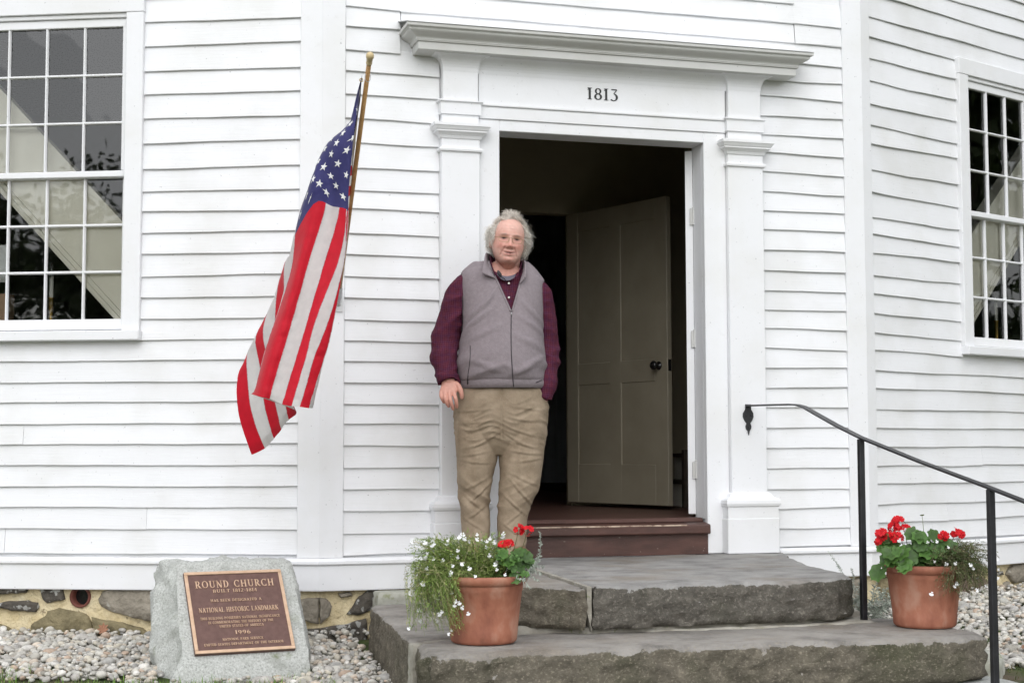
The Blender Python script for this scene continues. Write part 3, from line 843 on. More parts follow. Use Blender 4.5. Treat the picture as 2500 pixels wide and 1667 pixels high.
# --- fieldstone foundation: mortar wall with single stones set in it
fnd = {}
for f in 'LCR':
    b = FMB(f)
    n, m_ = 300, 50
    pts = []
    for j in range(m_ + 1):
        for i in range(n + 1):
            s = W * i / n; z = -0.66 + (0.505) * j / m_
            w_ = FP(f, s, 0, z)
            pts.append((s, -0.035 + 0.014 * nz(w_, 5.0, 3) + 0.006 * nz(w_, 16, 9), z))
    F = [(j * (n + 1) + i, j * (n + 1) + i + 1, (j + 1) * (n + 1) + i + 1, (j + 1) * (n + 1) + i) for j in range(m_) for i in range(n)]
    if f == 'L': F = [q for q in F if math.hypot(np.mean([pts[k][0] for k in q]) - 1.230, np.mean([pts[k][2] for k in q]) + 0.199) > 0.0505]
    b.fadd(pts, F)
    fnd[f] = b.build('foundation', M['mortar'], church, True)
def fstone(face, poly, mat, proud=0.02):
    """flat fieldstone: its outline in wall coordinates, domed and roughened"""
    poly = [np.array(q) for q in poly]
    # refine + jitter the outline
    P = []
    for i in range(len(poly)):
        a, c = poly[i], poly[(i + 1) % len(poly)]
        m_ = max(2, int(np.linalg.norm(c - a) / 0.02))
        for k in range(m_): P.append(a + (c - a) * k / m_)
    P = [q + np.array([nz((q[0], q[1], 0), 30, 5), nz((q[0], q[1], 4), 30, 7)]) * 0.006 for q in P]
    ctr = np.mean(P, 0); n = len(P)
    rings = [(1.0, -0.05), (1.0, -0.028 + proud * 0.3), (0.94, -0.028 + proud * 0.85), (0.75, -0.028 + proud), (0.45, -0.028 + proud * 1.1)]
    pts = []
    for k, o in rings:
        for q in P:
            r_ = ctr + (q - ctr) * k
            pts.append((r_[0], o + (0.010 * nz((r_[0], r_[1], o), 18, 2) if k < 0.99 else 0), r_[1]))
    pts.append((ctr[0], -0.028 + proud, ctr[1]))
    F = []
    for j in range(len(rings) - 1):
        for i in range(n):
            F.append((j * n + i, j * n + (i + 1) % n, (j + 1) * n + (i + 1) % n, (j + 1) * n + i))
    L_ = (len(rings) - 1) * n
    F += [(L_ + i, L_ + (i + 1) % n, len(pts) - 1) for i in range(n)]
    b = FMB(face); b.fadd(pts, F)
    bm = bmesh.new(); bm.from_mesh(make_mesh(b.v, b.f)); bmesh.ops.recalc_face_normals(bm, faces=bm.faces[:])
    return from_bm('stone', bm, mat, fnd[face], True)
ST_L = [([(1.78, -.14), (1.655, -.143), (1.608, -.139), (1.537, -.142), (1.502, -.162), (1.513, -.179), (1.56, -.183), (1.654, -.188), (1.76, -.195)], 0),
        ([(1.444, -.146), (1.324, -.142), (1.315, -.189), (1.307, -.211), (1.341, -.218), (1.403, -.232), (1.427, -.204)], 0),
        ([(1.75, -.235), (1.653, -.23), (1.59, -.224), (1.505, -.218), (1.454, -.23), (1.443, -.252), (1.461, -.278), (1.496, -.275), (1.581, -.268), (1.652, -.254), (1.74, -.262)], 0),
        ([(1.486, -.345), (1.464, -.323), (1.41, -.293), (1.395, -.27), (1.337, -.255), (1.279, -.266), (1.217, -.276), (1.182, -.294), (1.169, -.327), (1.15, -.45), (1.338, -.46), (1.485, -.45)], 1),
        ([(1.166, -.298), (1.093, -.312), (1.008, -.322), (.908, -.354), (.831, -.39), (.80, -.45), (1.148, -.46)], 1),
        ([(1.137, -.209), (1.11, -.172), (1.065, -.156), (.957, -.158), (.80, -.158), (.76, -.338), (.955, -.299), (1.063, -.271), (1.117, -.246)], 2),
        ([(1.78, -.33), (1.65, -.336), (1.603, -.354), (1.556, -.379), (1.532, -.397), (1.555, -.45), (1.75, -.46)], 1),
        ([(.115, -.208), (.06, -.195), (.006, -.194), (.006, -.322), (.047, -.316), (.1, -.295)], 2),
        ([(.11, -.364), (.06, -.345), (.006, -.34), (.006, -.44), (.11, -.44)], 0),
        ([(.70, -.17), (.45, -.165), (.40, -.25), (.55, -.33), (.68, -.30)], 1), ([(.36, -.17), (.17, -.18), (.15, -.30), (.33, -.33)], 3),
        ([(.68, -.36), (.40, -.34), (.16, -.37), (.16, -.46), (.66, -.46)], 2),
        ([(2.3, -.16), (1.86, -.17), (1.84, -.28), (2.1, -.33), (2.32, -.28)], 2), ([(2.4, -.33), (1.9, -.36), (1.9, -.46), (2.4, -.46)], 0)]
for q, mi in ST_L: fstone('L', q, M['rock'][mi], 0.022)
ST_C = [([(.006, -.194), (.040, -.199), (.068, -.236), (.056, -.286), (.012, -.320), (.006, -.32)], 2),
        ([(.143, -.28), (.165, -.248), (.202, -.191), (.258, -.160), (.30, -.158), (.30, -.208), (.259, -.266), (.195, -.282)], 0),
        ([(.006, -.342), (.07, -.332), (.144, -.324), (.24, -.302), (.25, -.44), (.006, -.44)], 0),
        ([(.098, -.174), (.158, -.168), (.173, -.184), (.113, -.194)], 2),
        ([(2.55, -.17), (2.80, -.165), (2.84, -.26), (2.70, -.32), (2.56, -.30)], 1), ([(2.86, -.18), (3.02, -.17), (3.02, -.30), (2.88, -.31)], 2)]
for q, mi in ST_C: fstone('C', q, M['rock'][mi], 0.022)
ST_R = [([(1.325, -.22), (1.397, -.171), (1.525, -.165), (1.635, -.173), (1.646, -.273), (1.502, -.279), (1.392, -.277)], 2),
        ([(.76, -.218), (.927, -.2), (1.074, -.225), (1.17, -.274), (1.18, -.40), (.75, -.40)], 3),
        ([(1.226, -.202), (1.264, -.201), (1.278, -.222), (1.232, -.224)], 0), ([(1.284, -.271), (1.338, -.265), (1.359, -.33), (1.29, -.33)], 2),
        ([(.10, -.18), (.35, -.17), (.42, -.27), (.30, -.34), (.12, -.30)], 1), ([(.46, -.17), (.70, -.18), (.70, -.30), (.50, -.32)], 2),
        ([(1.70, -.18), (2.1, -.17), (2.2, -.27), (1.8, -.30)], 0), ([(2.2, -.17), (2.7, -.18), (2.7, -.33), (2.3, -.34)], 1)]
for q, mi in ST_R: fstone('R', q, M['rock'][mi], 0.022)
# clay drain pipe through the wall
mb = MB(); mb.lathe([(0.034, -0.2), (0.043, -0.19), (0.043, 0.0), (0.054, 0.0), (0.054, -0.19), (0.034, -0.2)], 28)
o = mb.build('drain_pipe', M['clay_pipe'], fnd['L'], True)
ctr = Vector(FP('L', 1.230, -0.020, -0.199)); nrm = Vector((FR['L'][2][0], FR['L'][2][1], 0))
o.matrix_world = Matrix.Translation(ctr) @ nrm.to_track_quat('Z', 'Y').to_matrix().to_4x4()
mb = MB(); mb.lathe([(0.0, -0.055), (0.0428, -0.055)], 24)  # black disc stands in for the shade deep inside the bore
o = mb.build('pipe_shade_disc', M['knob'], fnd['L']); o.matrix_world = Matrix.Translation(ctr) @ nrm.to_track_quat('Z', 'Y').to_matrix().to_4x4()

# ------------------------------------------------------------------ ground, gravel, grass
def ground_z(x, y):
    t = min(1.0, max(0.0, (x - 0.8) / 3.2)); t = t * t * (3 - 2 * t)
    d = max(0.0, -y)
    return -0.405 + 0.075 * t - 0.050 * d - (0.03 * min(d, 1.0) * t) - (0.0 if d < 14 else -0.05 * (d - 14))
def wall_dist(x, y):
    """distance in front of the nearest wall face"""
    dC = -y
    dL = (x * FR['L'][2][0] + y * FR['L'][2][1])
    dR = ((x - W) * FR['R'][2][0] + y * FR['R'][2][1])
    return max(dC if 0 <= x <= W else -9, dL if x < 0.3 else -9, dR if x > W - 0.3 else -9)

gm, gnt, gb = new_mat('lawn_earth')
gco = _coords(gnt)
gcol = _ramp(gnt, _noise(gnt, gco, 9, 8), [(0.3, (0.030, 0.042, 0.010)), (0.55, (0.055, 0.085, 0.016)), (0.75, (0.10, 0.10, 0.04))])
gcol = _mix(gnt, _ramp(gnt, _noise(gnt, gco, 2.2, 6), [(0.5, (0, 0, 0)), (0.62, (1, 1, 1))]), gcol, (0.11, 0.085, 0.055))
gnt.links.new(gcol, gb.inputs['Base Color']); gb.inputs['Roughness'].default_value = 0.95
_bump(gnt, gb, _noise(gnt, gco, 60, 6), 0.8, 0.02)
M['lawn'] = gm
xs = np.concatenate([np.linspace(-400, -12, 12), np.linspace(-8, 9, 60), np.linspace(13, 400, 12)])
ys = np.concatenate([np.linspace(-400, -14, 14), np.linspace(-10, 3, 52), np.linspace(8, 400, 10)])
gv = [(x, y, ground_z(x, y) + (0.012 * nz((x, y, 0), 1.7) if abs(x) < 9 and -9 < y < 3 else 0)) for y in ys for x in xs]
nx_ = len(xs)
gf = [(j * nx_ + i, j * nx_ + i + 1, (j + 1) * nx_ + i + 1, (j + 1) * nx_ + i) for j in range(len(ys) - 1) for i in range(nx_ - 1)]
g = mobj('ground', gv, gf, M['lawn'], None, True)
tag(g, kind='structure', label='mossy green lawn and earth in front of the church')

# gravel: rounded river pebbles heaped along the walls
def ico(sub):
    bm = bmesh.new(); bmesh.ops.create_icosphere(bm, subdivisions=sub, radius=1.0)
    v = np.array([p.co[:] for p in bm.verts]); f = np.array([[q.index for q in fc.verts] for fc in bm.faces]); bm.free(); return v, f
PAL = np.array([(.56, .54, .49), (.48, .46, .41), (.43, .41, .38), (.37, .36, .34), (.53, .46, .38), (.47, .36, .28), (.62, .60, .56), (.33, .31, .27), (.46, .45, .41), (.53, .49, .41), (.40, .33, .27)])
PW_ = np.array([16, 16, 14, 8, 10, 5, 9, 4, 10, 9, 3.]); PW_ /= PW_.sum()
def pebbles(name, pts, sizes, label, mat):
    base_v, base_f = ico(2)
    n = len(pts); nv = len(base_v)
    V = np.zeros((n, nv, 3)); Cc = np.zeros((n, nv, 3))
    for i in range(n):
        s = sizes[i] * np.array([rng.uniform(.8, 1.35), rng.uniform(.75, 1.1), rng.uniform(.48, .8)])
        ax = rng.normal(size=3) * np.array([.35, .35, 3.0])
        Rm = np.array(Matrix.Rotation(np.linalg.norm(ax), 3, Vector(ax)))
        lump = 1 + 0.10 * np.sin(base_v @ rng.normal(size=3) * 2.2 + rng.uniform(0, 6))[:, None]
        V[i] = (base_v * lump * s) @ Rm.T + pts[i]
        c = PAL[rng.choice(len(PAL), p=PW_)] * rng.uniform(.84, 1.2)
        Cc[i] = c
    F = (base_f[None] + (np.arange(n) * nv)[:, None, None]).reshape(-1, 3)
    me = bpy.data.meshes.new(name)
    me.vertices.add(n * nv); me.vertices.foreach_set('co', V.reshape(-1).astype(np.float32))
    me.loops.add(F.size); me.polygons.add(len(F))
    me.loops.foreach_set('vertex_index', F.reshape(-1).astype(np.int32))
    me.polygons.foreach_set('loop_start', np.arange(0, F.size, 3, dtype=np.int32))
    me.polygons.foreach_set('use_smooth', np.ones(len(F), bool))
    me.update(calc_edges=True)
    me.materials.append(mat); set_col(me, Cc.reshape(-1, 3))
    return tag(link(bpy.data.objects.new(name, me)), label, 'gravel', kind='stuff')
M['pebble'] = mat_attr('river_pebble', rough=0.8, bump=0.25, bscale=70, bdist=0.004, var=0.28, vscale=45)

def in_stone(x, y):
    if -0.80 < x < -0.15 and -0.92 < y < -0.34: return True                   # memorial
    if 0.16 < x < 2.42 and -2.2 < y < -0.02: return not (x > 2.30 and y > -1.5)
    return False
pp, ps = [], []
tries = 0
while len(pp) < 13800 and tries < 130000:
    tries += 1
    if rng.random() < 0.52:                                                  # left bed
        x = rng.uniform(-2.6, 0.24); y = rng.uniform(-1.3, 1.15)
        d = wall_dist(x, y)
        if d < 0.0: continue
        lim = 1.14 + 0.10 * nz((x, y, 0), 2.3)
        if x > -0.25: lim = 1.7
        if d > lim: continue
    else:                                                                    # right bed
        x = rng.uniform(2.30, 5.2); y = rng.uniform(-1.95, 0.9)
        d = wall_dist(x, y)
        if d < 0.0: continue
        if d > 1.50 + 0.12 * nz((x, y, 0), 2.0): continue
        if x > 2.42 + 2.3 and rng.random() < .4: continue
    if in_stone(x, y): continue
    sz = float(np.clip(rng.lognormal(math.log(0.0123), 0.38), 0.008, 0.033))
    edge = max(0.0, 0.10 - d) * 0.25
    lay = rng.integers(0, 3)
    z = ground_z(x, y) + 0.004 + lay * 0.010 + edge
    pp.append((x, y, z)); ps.append(sz)
pebbles('gravel', pp, ps, 'mixed grey, white and tan river pebbles heaped along the foundation', M['pebble'])

# grass and weeds: blades along the lower edge of the gravel
def blades(name, pts, hgt, label, cols, mat):
    n = len(pts); V = np.zeros((n, 5, 3)); Cc = np.zeros((n, 5, 3)); F = []
    for i, (x, y, z) in enumerate(pts):
        a = rng.uniform(0, 6.28); h = hgt[i]; w_ = rng.uniform(.0012, .0026); l = rng.uniform(.2, .75) * h
        dx, dy = math.cos(a), math.sin(a); px, py = -dy * w_, dx * w_
        V[i] = [(x - px, y - py, z), (x + px, y + py, z), (x - px * .8 + dx * l * .35, y - py * .8 + dy * l * .35, z + h * .6), (x + px * .8 + dx * l * .35, y + py * .8 + dy * l * .35, z + h * .6), (x + dx * l, y + dy * l, z + h)]
        Cc[i] = np.array(cols[rng.integers(len(cols))]) * rng.uniform(.7, 1.25)
        k = i * 5; F += [(k, k + 1, k + 3, k + 2), (k + 2, k + 3, k + 4)]
    o = mobj(name, V.reshape(-1, 3), F, mat); set_col(o.data, Cc.reshape(-1, 3))
    return tag(o, label, 'grass', kind='stuff')
M['grass'] = mat_attr('grass_blade', rough=0.6, bump=0)
gp, gh = [], []
while len(gp) < 20000:
    x = rng.uniform(-3.0, 0.35); y = rng.uniform(-2.8, 0.6)
    d = wall_dist(x, y)
    if d < 1.02 or in_stone(x, y): continue
    if x > -0.1 and d < 1.75: continue
    k = nz((x, y, 0), 3.0, 4)
    if d < 1.18 and k < 0.05: continue
    if k < -0.30: continue
    gp.append((x, y, ground_z(x, y) - 0.006)); gh.append(rng.uniform(.02, .06) * (1.1 if d > 1.0 else 0.8))
blades('lawn_grass', gp, gh, 'bright green grass along the lower edge of the left gravel bed', [(.13, .25, .03), (.18, .32, .05), (.09, .18, .03), (.26, .28, .10)], M['grass'])
gp, gh = [], []
while len(gp) < 5000:
    x = rng.uniform(2.25, 4.8); y = rng.uniform(-3.0, -0.7)
    if wall_dist(x, y) < 1.45: continue
    if nz((x, y, 0), 3.0, 8) < -0.05: continue
    gp.append((x, y, ground_z(x, y) - 0.005)); gh.append(rng.uniform(.008, .03))
blades('moss_grass', gp, gh, 'short mossy grass beside the right end of the stone steps', [(.09, .11, .02), (.13, .13, .03), (.06, .09, .02), (.16, .13, .06)], M['grass'])

# ------------------------------------------------------------------ rough stone blocks
def rough_block(name, poly, z0, z1, mat, parent, cell=0.020, amp=0.014, seed=0, round_=0.02, top_amp=0.004):
    """quarried slab: plan outline, split rough sides, worn flat top"""
    P = []
    for i in range(len(poly)):
        a, c = np.array(poly[i], float), np.array(poly[(i + 1) % len(poly)], float)
        m_ = max(1, int(np.linalg.norm(c - a) / cell))
        for k in range(m_): P.append(a + (c - a) * k / m_)
    n = len(P); ctr = np.mean(P, 0)
    area = sum(P[i][0] * P[(i + 1) % n][1] - P[(i + 1) % n][0] * P[i][1] for i in range(n))
    if area < 0: P.reverse()
    nr = []
    for i in range(n):
        t = P[(i + 1) % n] - P[i - 1]; t = t / (np.linalg.norm(t) + 1e-9); nr.append(np.array([t[1], -t[0]]))
    nz_ = max(3, int((z1 - z0) / cell) + 1)
    V = []
    for j in range(nz_ + 1):
        z = z0 + (z1 - z0) * j / nz_
        inset = 0.0
        if j == nz_: inset = round_ * 0.9
        if j == nz_ - 1: z = z1 - round_ * 0.55; inset = round_ * 0.12
        if j == 0: inset = round_ * 0.5
        for i in range(n):
            p = P[i]; q = (p[0], p[1], z)
            d = amp * (nz(q, 6, seed) + 0.7 * nz((q[0], q[1], q[2] * 2.4), 15, seed + 3)) + amp * .55 * nz((q[0], q[1], q[2] * 2), 36, seed + 5) - amp * .6 * max(0.0, nz((q[0], q[1], q[2] * 3.5), 22, seed + 8) - .25)
            if j == nz_: d *= 0.5
            V.append((p[0] + nr[i][0] * (d - inset), p[1] + nr[i][1] * (d - inset), z + (top_amp * nz(q, 9, seed) if j >= nz_ - 1 else 0.004 * nz(q, 11, seed))))
    F = [(j * n + i, j * n + (i + 1) % n, (j + 1) * n + (i + 1) % n, (j + 1) * n + i) for j in range(nz_) for i in range(n)]
    # top: inner grid so that it can undulate
    bm = bmesh.new(); bv = [bm.verts.new(v) for v in V]
    for f in F: bm.faces.new([bv[k] for k in f])
    top = bm.faces.new([bv[nz_ * n + i] for i in range(n)])
    bm.faces.new([bv[i] for i in reversed(range(n))])
    bmesh.ops.triangulate(bm, faces=[top])
    bm.normal_update()
    o = from_bm(name, bm, mat, parent, True)
    o.data.set_sharp_from_angle(angle=R(65))
    return o

# ------------------------------------------------------------------ stone entry steps
steps = empty('entry_steps')
tag(steps, 'weathered grey stone entry steps with two long slabs below the doorway', 'steps')
def step_mat(name, side, top, moss):
    """split schist: worn pale treads, dark rough faces with greenish stain - a real difference of finish between tread and split face"""
    m, nt, b = new_mat(name)
    co = _coords(nt); co2 = _coords(nt, (1, 1, 1.3))
    n1 = _noise(nt, co2, 16, 10, 0.72)
    n2 = _noise(nt, co, 2.6, 6, 0.6)
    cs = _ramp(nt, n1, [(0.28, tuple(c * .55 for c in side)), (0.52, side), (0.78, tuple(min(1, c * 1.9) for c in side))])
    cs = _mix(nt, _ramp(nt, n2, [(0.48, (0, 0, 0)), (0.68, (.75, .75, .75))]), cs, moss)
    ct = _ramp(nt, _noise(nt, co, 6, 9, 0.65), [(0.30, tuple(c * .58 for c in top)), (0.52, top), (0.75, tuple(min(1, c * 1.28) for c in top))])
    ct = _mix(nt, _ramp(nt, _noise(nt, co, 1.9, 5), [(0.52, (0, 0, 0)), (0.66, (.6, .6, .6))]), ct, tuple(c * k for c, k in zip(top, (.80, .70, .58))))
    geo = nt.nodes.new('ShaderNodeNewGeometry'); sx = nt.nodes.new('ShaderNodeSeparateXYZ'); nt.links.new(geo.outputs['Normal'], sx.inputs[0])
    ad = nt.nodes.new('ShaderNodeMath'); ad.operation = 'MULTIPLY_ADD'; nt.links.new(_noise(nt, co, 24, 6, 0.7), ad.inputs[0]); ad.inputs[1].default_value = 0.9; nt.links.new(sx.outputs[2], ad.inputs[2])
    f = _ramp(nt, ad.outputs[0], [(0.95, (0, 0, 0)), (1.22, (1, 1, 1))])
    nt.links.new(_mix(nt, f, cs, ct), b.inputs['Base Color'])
    b.inputs['Roughness'].default_value = 0.88; b.inputs['Specular IOR Level'].default_value = 0.3
    sp_ = _ramp(nt, _noise(nt, co2, 75, 5, 0.75), [(0.54, (0, 0, 0)), (0.64, (.6, .6, .6))])
    nt.links.new(_mix(nt, sp_, _mix(nt, f, cs, ct), tuple(min(1, c * 2.6) for c in side)), b.inputs['Base Color'])
    p_ = _bump(nt, b, n1, 0.9, 0.030)
    p_ = _bump(nt, b, _noise(nt, co2, 34, 7, 0.7), 0.7, 0.014, p_)
    _bump(nt, b, _noise(nt, co, 110, 5), 0.4, 0.005, p_)
    return m
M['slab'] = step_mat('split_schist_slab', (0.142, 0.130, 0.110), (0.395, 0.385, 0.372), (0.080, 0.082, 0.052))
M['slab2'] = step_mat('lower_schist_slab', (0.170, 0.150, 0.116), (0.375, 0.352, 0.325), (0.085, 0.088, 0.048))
ZU, ZL = -0.020, -0.210
upper = [(0.865, -0.03), (0.893, -0.73), (0.832, -1.690), (1.21, -1.655), (1.65, -1.675), (1.95, -1.635), (2.085, -1.535), (2.135, -1.40), (2.215, -0.88), (2.36, -0.40), (2.47, -0.145), (2.50, -0.03)]
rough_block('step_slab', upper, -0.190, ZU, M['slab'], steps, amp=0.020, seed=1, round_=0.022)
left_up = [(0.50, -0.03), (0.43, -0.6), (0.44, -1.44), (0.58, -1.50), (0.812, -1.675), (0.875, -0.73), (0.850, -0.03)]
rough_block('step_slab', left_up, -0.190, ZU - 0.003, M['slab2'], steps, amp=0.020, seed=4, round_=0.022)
# mortar between and beneath
b = MB()
ln = [((0.858, -0.05), .010), ((0.874, -0.40), .012), ((0.885, -0.73), .013), ((0.865, -1.10), .011), ((0.842, -1.45), .009), ((0.826, -1.672), .010)]
for i in range(len(ln) - 1):
    (a, wa), (c, wc) = ln[i], ln[i + 1]
    b.hexa([(a[0] - wa, a[1], -0.20), (c[0] - wc, c[1], -0.12), (c[0] + wc, c[1], -0.20), (a[0] + wa, a[1], -0.20),
            (a[0] - wa, a[1], ZU + .0015), (c[0] - wc, c[1], ZU + .0015), (c[0] + wc, c[1], ZU + .0015), (a[0] + wa, a[1], ZU + .0015)])
b.build('mortar_joint', M['step_mortar'], steps)
bed = [(0.50, -0.06), (0.50, -1.45), (0.85, -1.635), (1.21, -1.625), (1.65, -1.640), (1.92, -1.585), (2.06, -1.50), (2.18, -1.42), (2.26, -1.2), (2.26, -0.06)]
rough_block('mortar_bed', bed, -0.30, -0.184, M['step_mortar'], steps, amp=0.010, seed=9, round_=0.006)
skin = [(0.86, -1.60), (1.21, -1.66), (1.65, -1.69), (1.95, -1.66), (2.13, -1.62), (2.20, -1.50), (2.19, -1.36), (1.9, -1.4)]
rough_block('mortar_fillet', skin, -0.26, -0.203, M['step_mortar'], steps, amp=0.022, seed=12, round_=0.012)
lower = [(0.285, -1.615), (0.10, -1.72), (0.06, -2.12), (0.29, -2.085), (1.025, -2.095), (1.61, -2.155), (2.20, -2.205), (2.335, -2.15), (2.375, -2.02), (2.355, -1.55), (2.25, -1.46), (1.9, -1.45), (0.9, -1.50)]
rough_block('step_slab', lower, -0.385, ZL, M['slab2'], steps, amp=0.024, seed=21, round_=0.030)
side = [(0.215, -0.26), (0.19, -0.33), (0.085, -1.655), (0.11, -1.685), (0.275, -1.59), (0.62, -1.46), (0.62, -0.26)]
rough_block('step_slab', side, -0.50, ZL + 0.002, M['slab2'], steps, amp=0.010, seed=25, round_=0.016)
rough_block('mortar_joint', [(0.083, -1.66), (0.085, -1.735), (0.14, -1.735), (0.30, -1.625), (0.27, -1.585)], -0.50, ZL - 0.004, M['step_mortar'], steps, amp=0.006, seed=27, round_=0.008)
rough_block('edge_stone', [(0.262, -0.02), (0.262, -0.165), (0.56, -0.19), (0.56, -0.02)], -0.262, -0.160, M['pale_stone'], steps, amp=0.012, seed=31, round_=0.018)
rough_block('step_slab', [(0.15, -1.9), (0.10, -2.60), (1.2, -2.66), (2.42, -2.68), (2.43, -2.0)], -0.62, -0.388, M['granite'], steps, amp=0.012, seed=33, round_=0.02)
rough_block('flat_stone', [(2.46, -1.72), (2.62, -1.80), (2.80, -1.58), (2.84, -1.34), (2.62, -1.30), (2.48, -1.46)], -0.50, -0.372, M['pale_stone'], steps, amp=0.010, seed=36, round_=0.02)
reloc(steps, (1.2, -1.0, -0.40))

# ------------------------------------------------------------------ iron handrail
rail = empty('handrail')
tag(rail, 'black wrought iron handrail running from the right pilaster down the steps', 'handrail')
def flat_bar(pts, w, t, roll):
    """flat bar swept along pts; roll = angle of its broad side from horizontal at each point"""
    V = []; F = []
    pts = [Vector(p) for p in pts]
    for i, p in enumerate(pts):
        tg = (pts[min(i + 1, len(pts) - 1)] - pts[max(i - 1, 0)]).normalized()
        sd = tg.cross(Vector((0, 0, 1))).normalized(); up = sd.cross(tg).normalized()
        a = roll[i]
        x = sd * math.cos(a) + up * math.sin(a); y = -sd * math.sin(a) + up * math.cos(a)
        V += [p - x * w / 2 - y * t / 2, p + x * w / 2 - y * t / 2, p + x * w / 2 + y * t / 2, p - x * w / 2 + y * t / 2]
    for i in range(len(pts) - 1):
        for k in range(4): F.append((i * 4 + k, i * 4 + (k + 1) % 4, (i + 1) * 4 + (k + 1) % 4, (i + 1) * 4 + k))
    F += [(3, 2, 1, 0), tuple(len(V) - 4 + k for k in range(4))]
    return V, F
hp = [(2.290, -0.052, 0.764), (2.288, -0.30, 0.760), (2.285, -0.56, 0.755), (2.279, -0.645, 0.751), (2.266, -0.75, 0.737), (2.225, -0.98, 0.690), (2.175, -1.25, 0.637), (2.117, -1.57, 0.580), (2.112, -2.05, 0.480), (2.110, -2.54, 0.385), (2.110, -3.0, 0.290), (2.112, -3.10, 0.262)]
V, F = flat_bar(hp, 0.029, 0.0085, [0.05, 0.05, 0.05, 0.0, -0.06, -0.1, -0.1, -0.08, -0.05, -0.05, -0.05, 0])
bevel_obj(mobj('rail_bar', V, F, M['black_iron'], rail), 0.002)
def post(x, y, z0, z1):
    b = MB(); b.box(x - 0.0125, x + 0.0125, y - 0.0125, y + 0.0125, z0, z1)
    o = b.build('post', M['black_iron'], rail); return bevel_obj(o, 0.003, 2)
post(2.114, -1.57, -0.24, 0.574); post(2.110, -2.54, -0.60, 0.380)
# leaf-shaped wall bracket
pr = [(-0.016, 0.010), (0.016, 0.010), (0.017, -0.018), (0.030, -0.038), (0.031, -0.058), (0.022, -0.078), (0.010, -0.092), (0.017, -0.108), (0.015, -0.122), (0.006, -0.134), (0.001, -0.156),
      (-0.004, -0.134), (-0.014, -0.122), (-0.016, -0.108), (-0.010, -0.092), (-0.022, -0.078), (-0.031, -0.058), (-0.030, -0.038), (-0.017, -0.018)]
n = len(pr)
b = MB(); b.add([(2.291 + x, -0.0485, 0.762 + z) for x, z in pr] + [(2.291 + x * .93, -0.0565, 0.762 + z * .985 - .001) for x, z in pr],
                [tuple(range(n)), tuple(reversed(range(n, 2 * n)))] + [(i, n + i, n + (i + 1) % n, (i + 1) % n) for i in range(n)])
b.build('wall_bracket', M['black_iron'], rail)
for (dx, dz) in ((-0.014, -0.050), (0.014, -0.050), (0.0, -0.112)):
    mb = MB(); mb.lathe([(0.0045, 0), (0.0045, 0.002), (0.0, 0.004)], 10)
    o = mb.build('screw', M['black_iron'], rail, True); o.matrix_world = Matrix.Translation((2.291 + dx, -0.0565, 0.762 + dz)) @ Matrix.Rotation(R(90), 4, 'X')
reloc(rail, (2.114, -1.57, -0.21))

# ------------------------------------------------------------------ memorial stone with bronze plaque
mem = empty('memorial_stone')
tag(mem, 'rough grey granite block bearing a brown bronze plaque that starts ROUND CHURCH', 'memorial stone')
PC = Vector((-0.465, -0.72, -0.1646))
PX = Vector((0.99091, 0.13452, 0.00134)); PY = Vector((-0.08455, 0.61499, 0.78399)); PZ = Vector((0.10464, -0.77698, 0.62077))
PM = Matrix(((PX.x, PY.x, PZ.x, PC.x), (PX.y, PY.y, PZ.y, PC.y), (PX.z, PY.z, PZ.z, PC.z), (0, 0, 0, 1)))
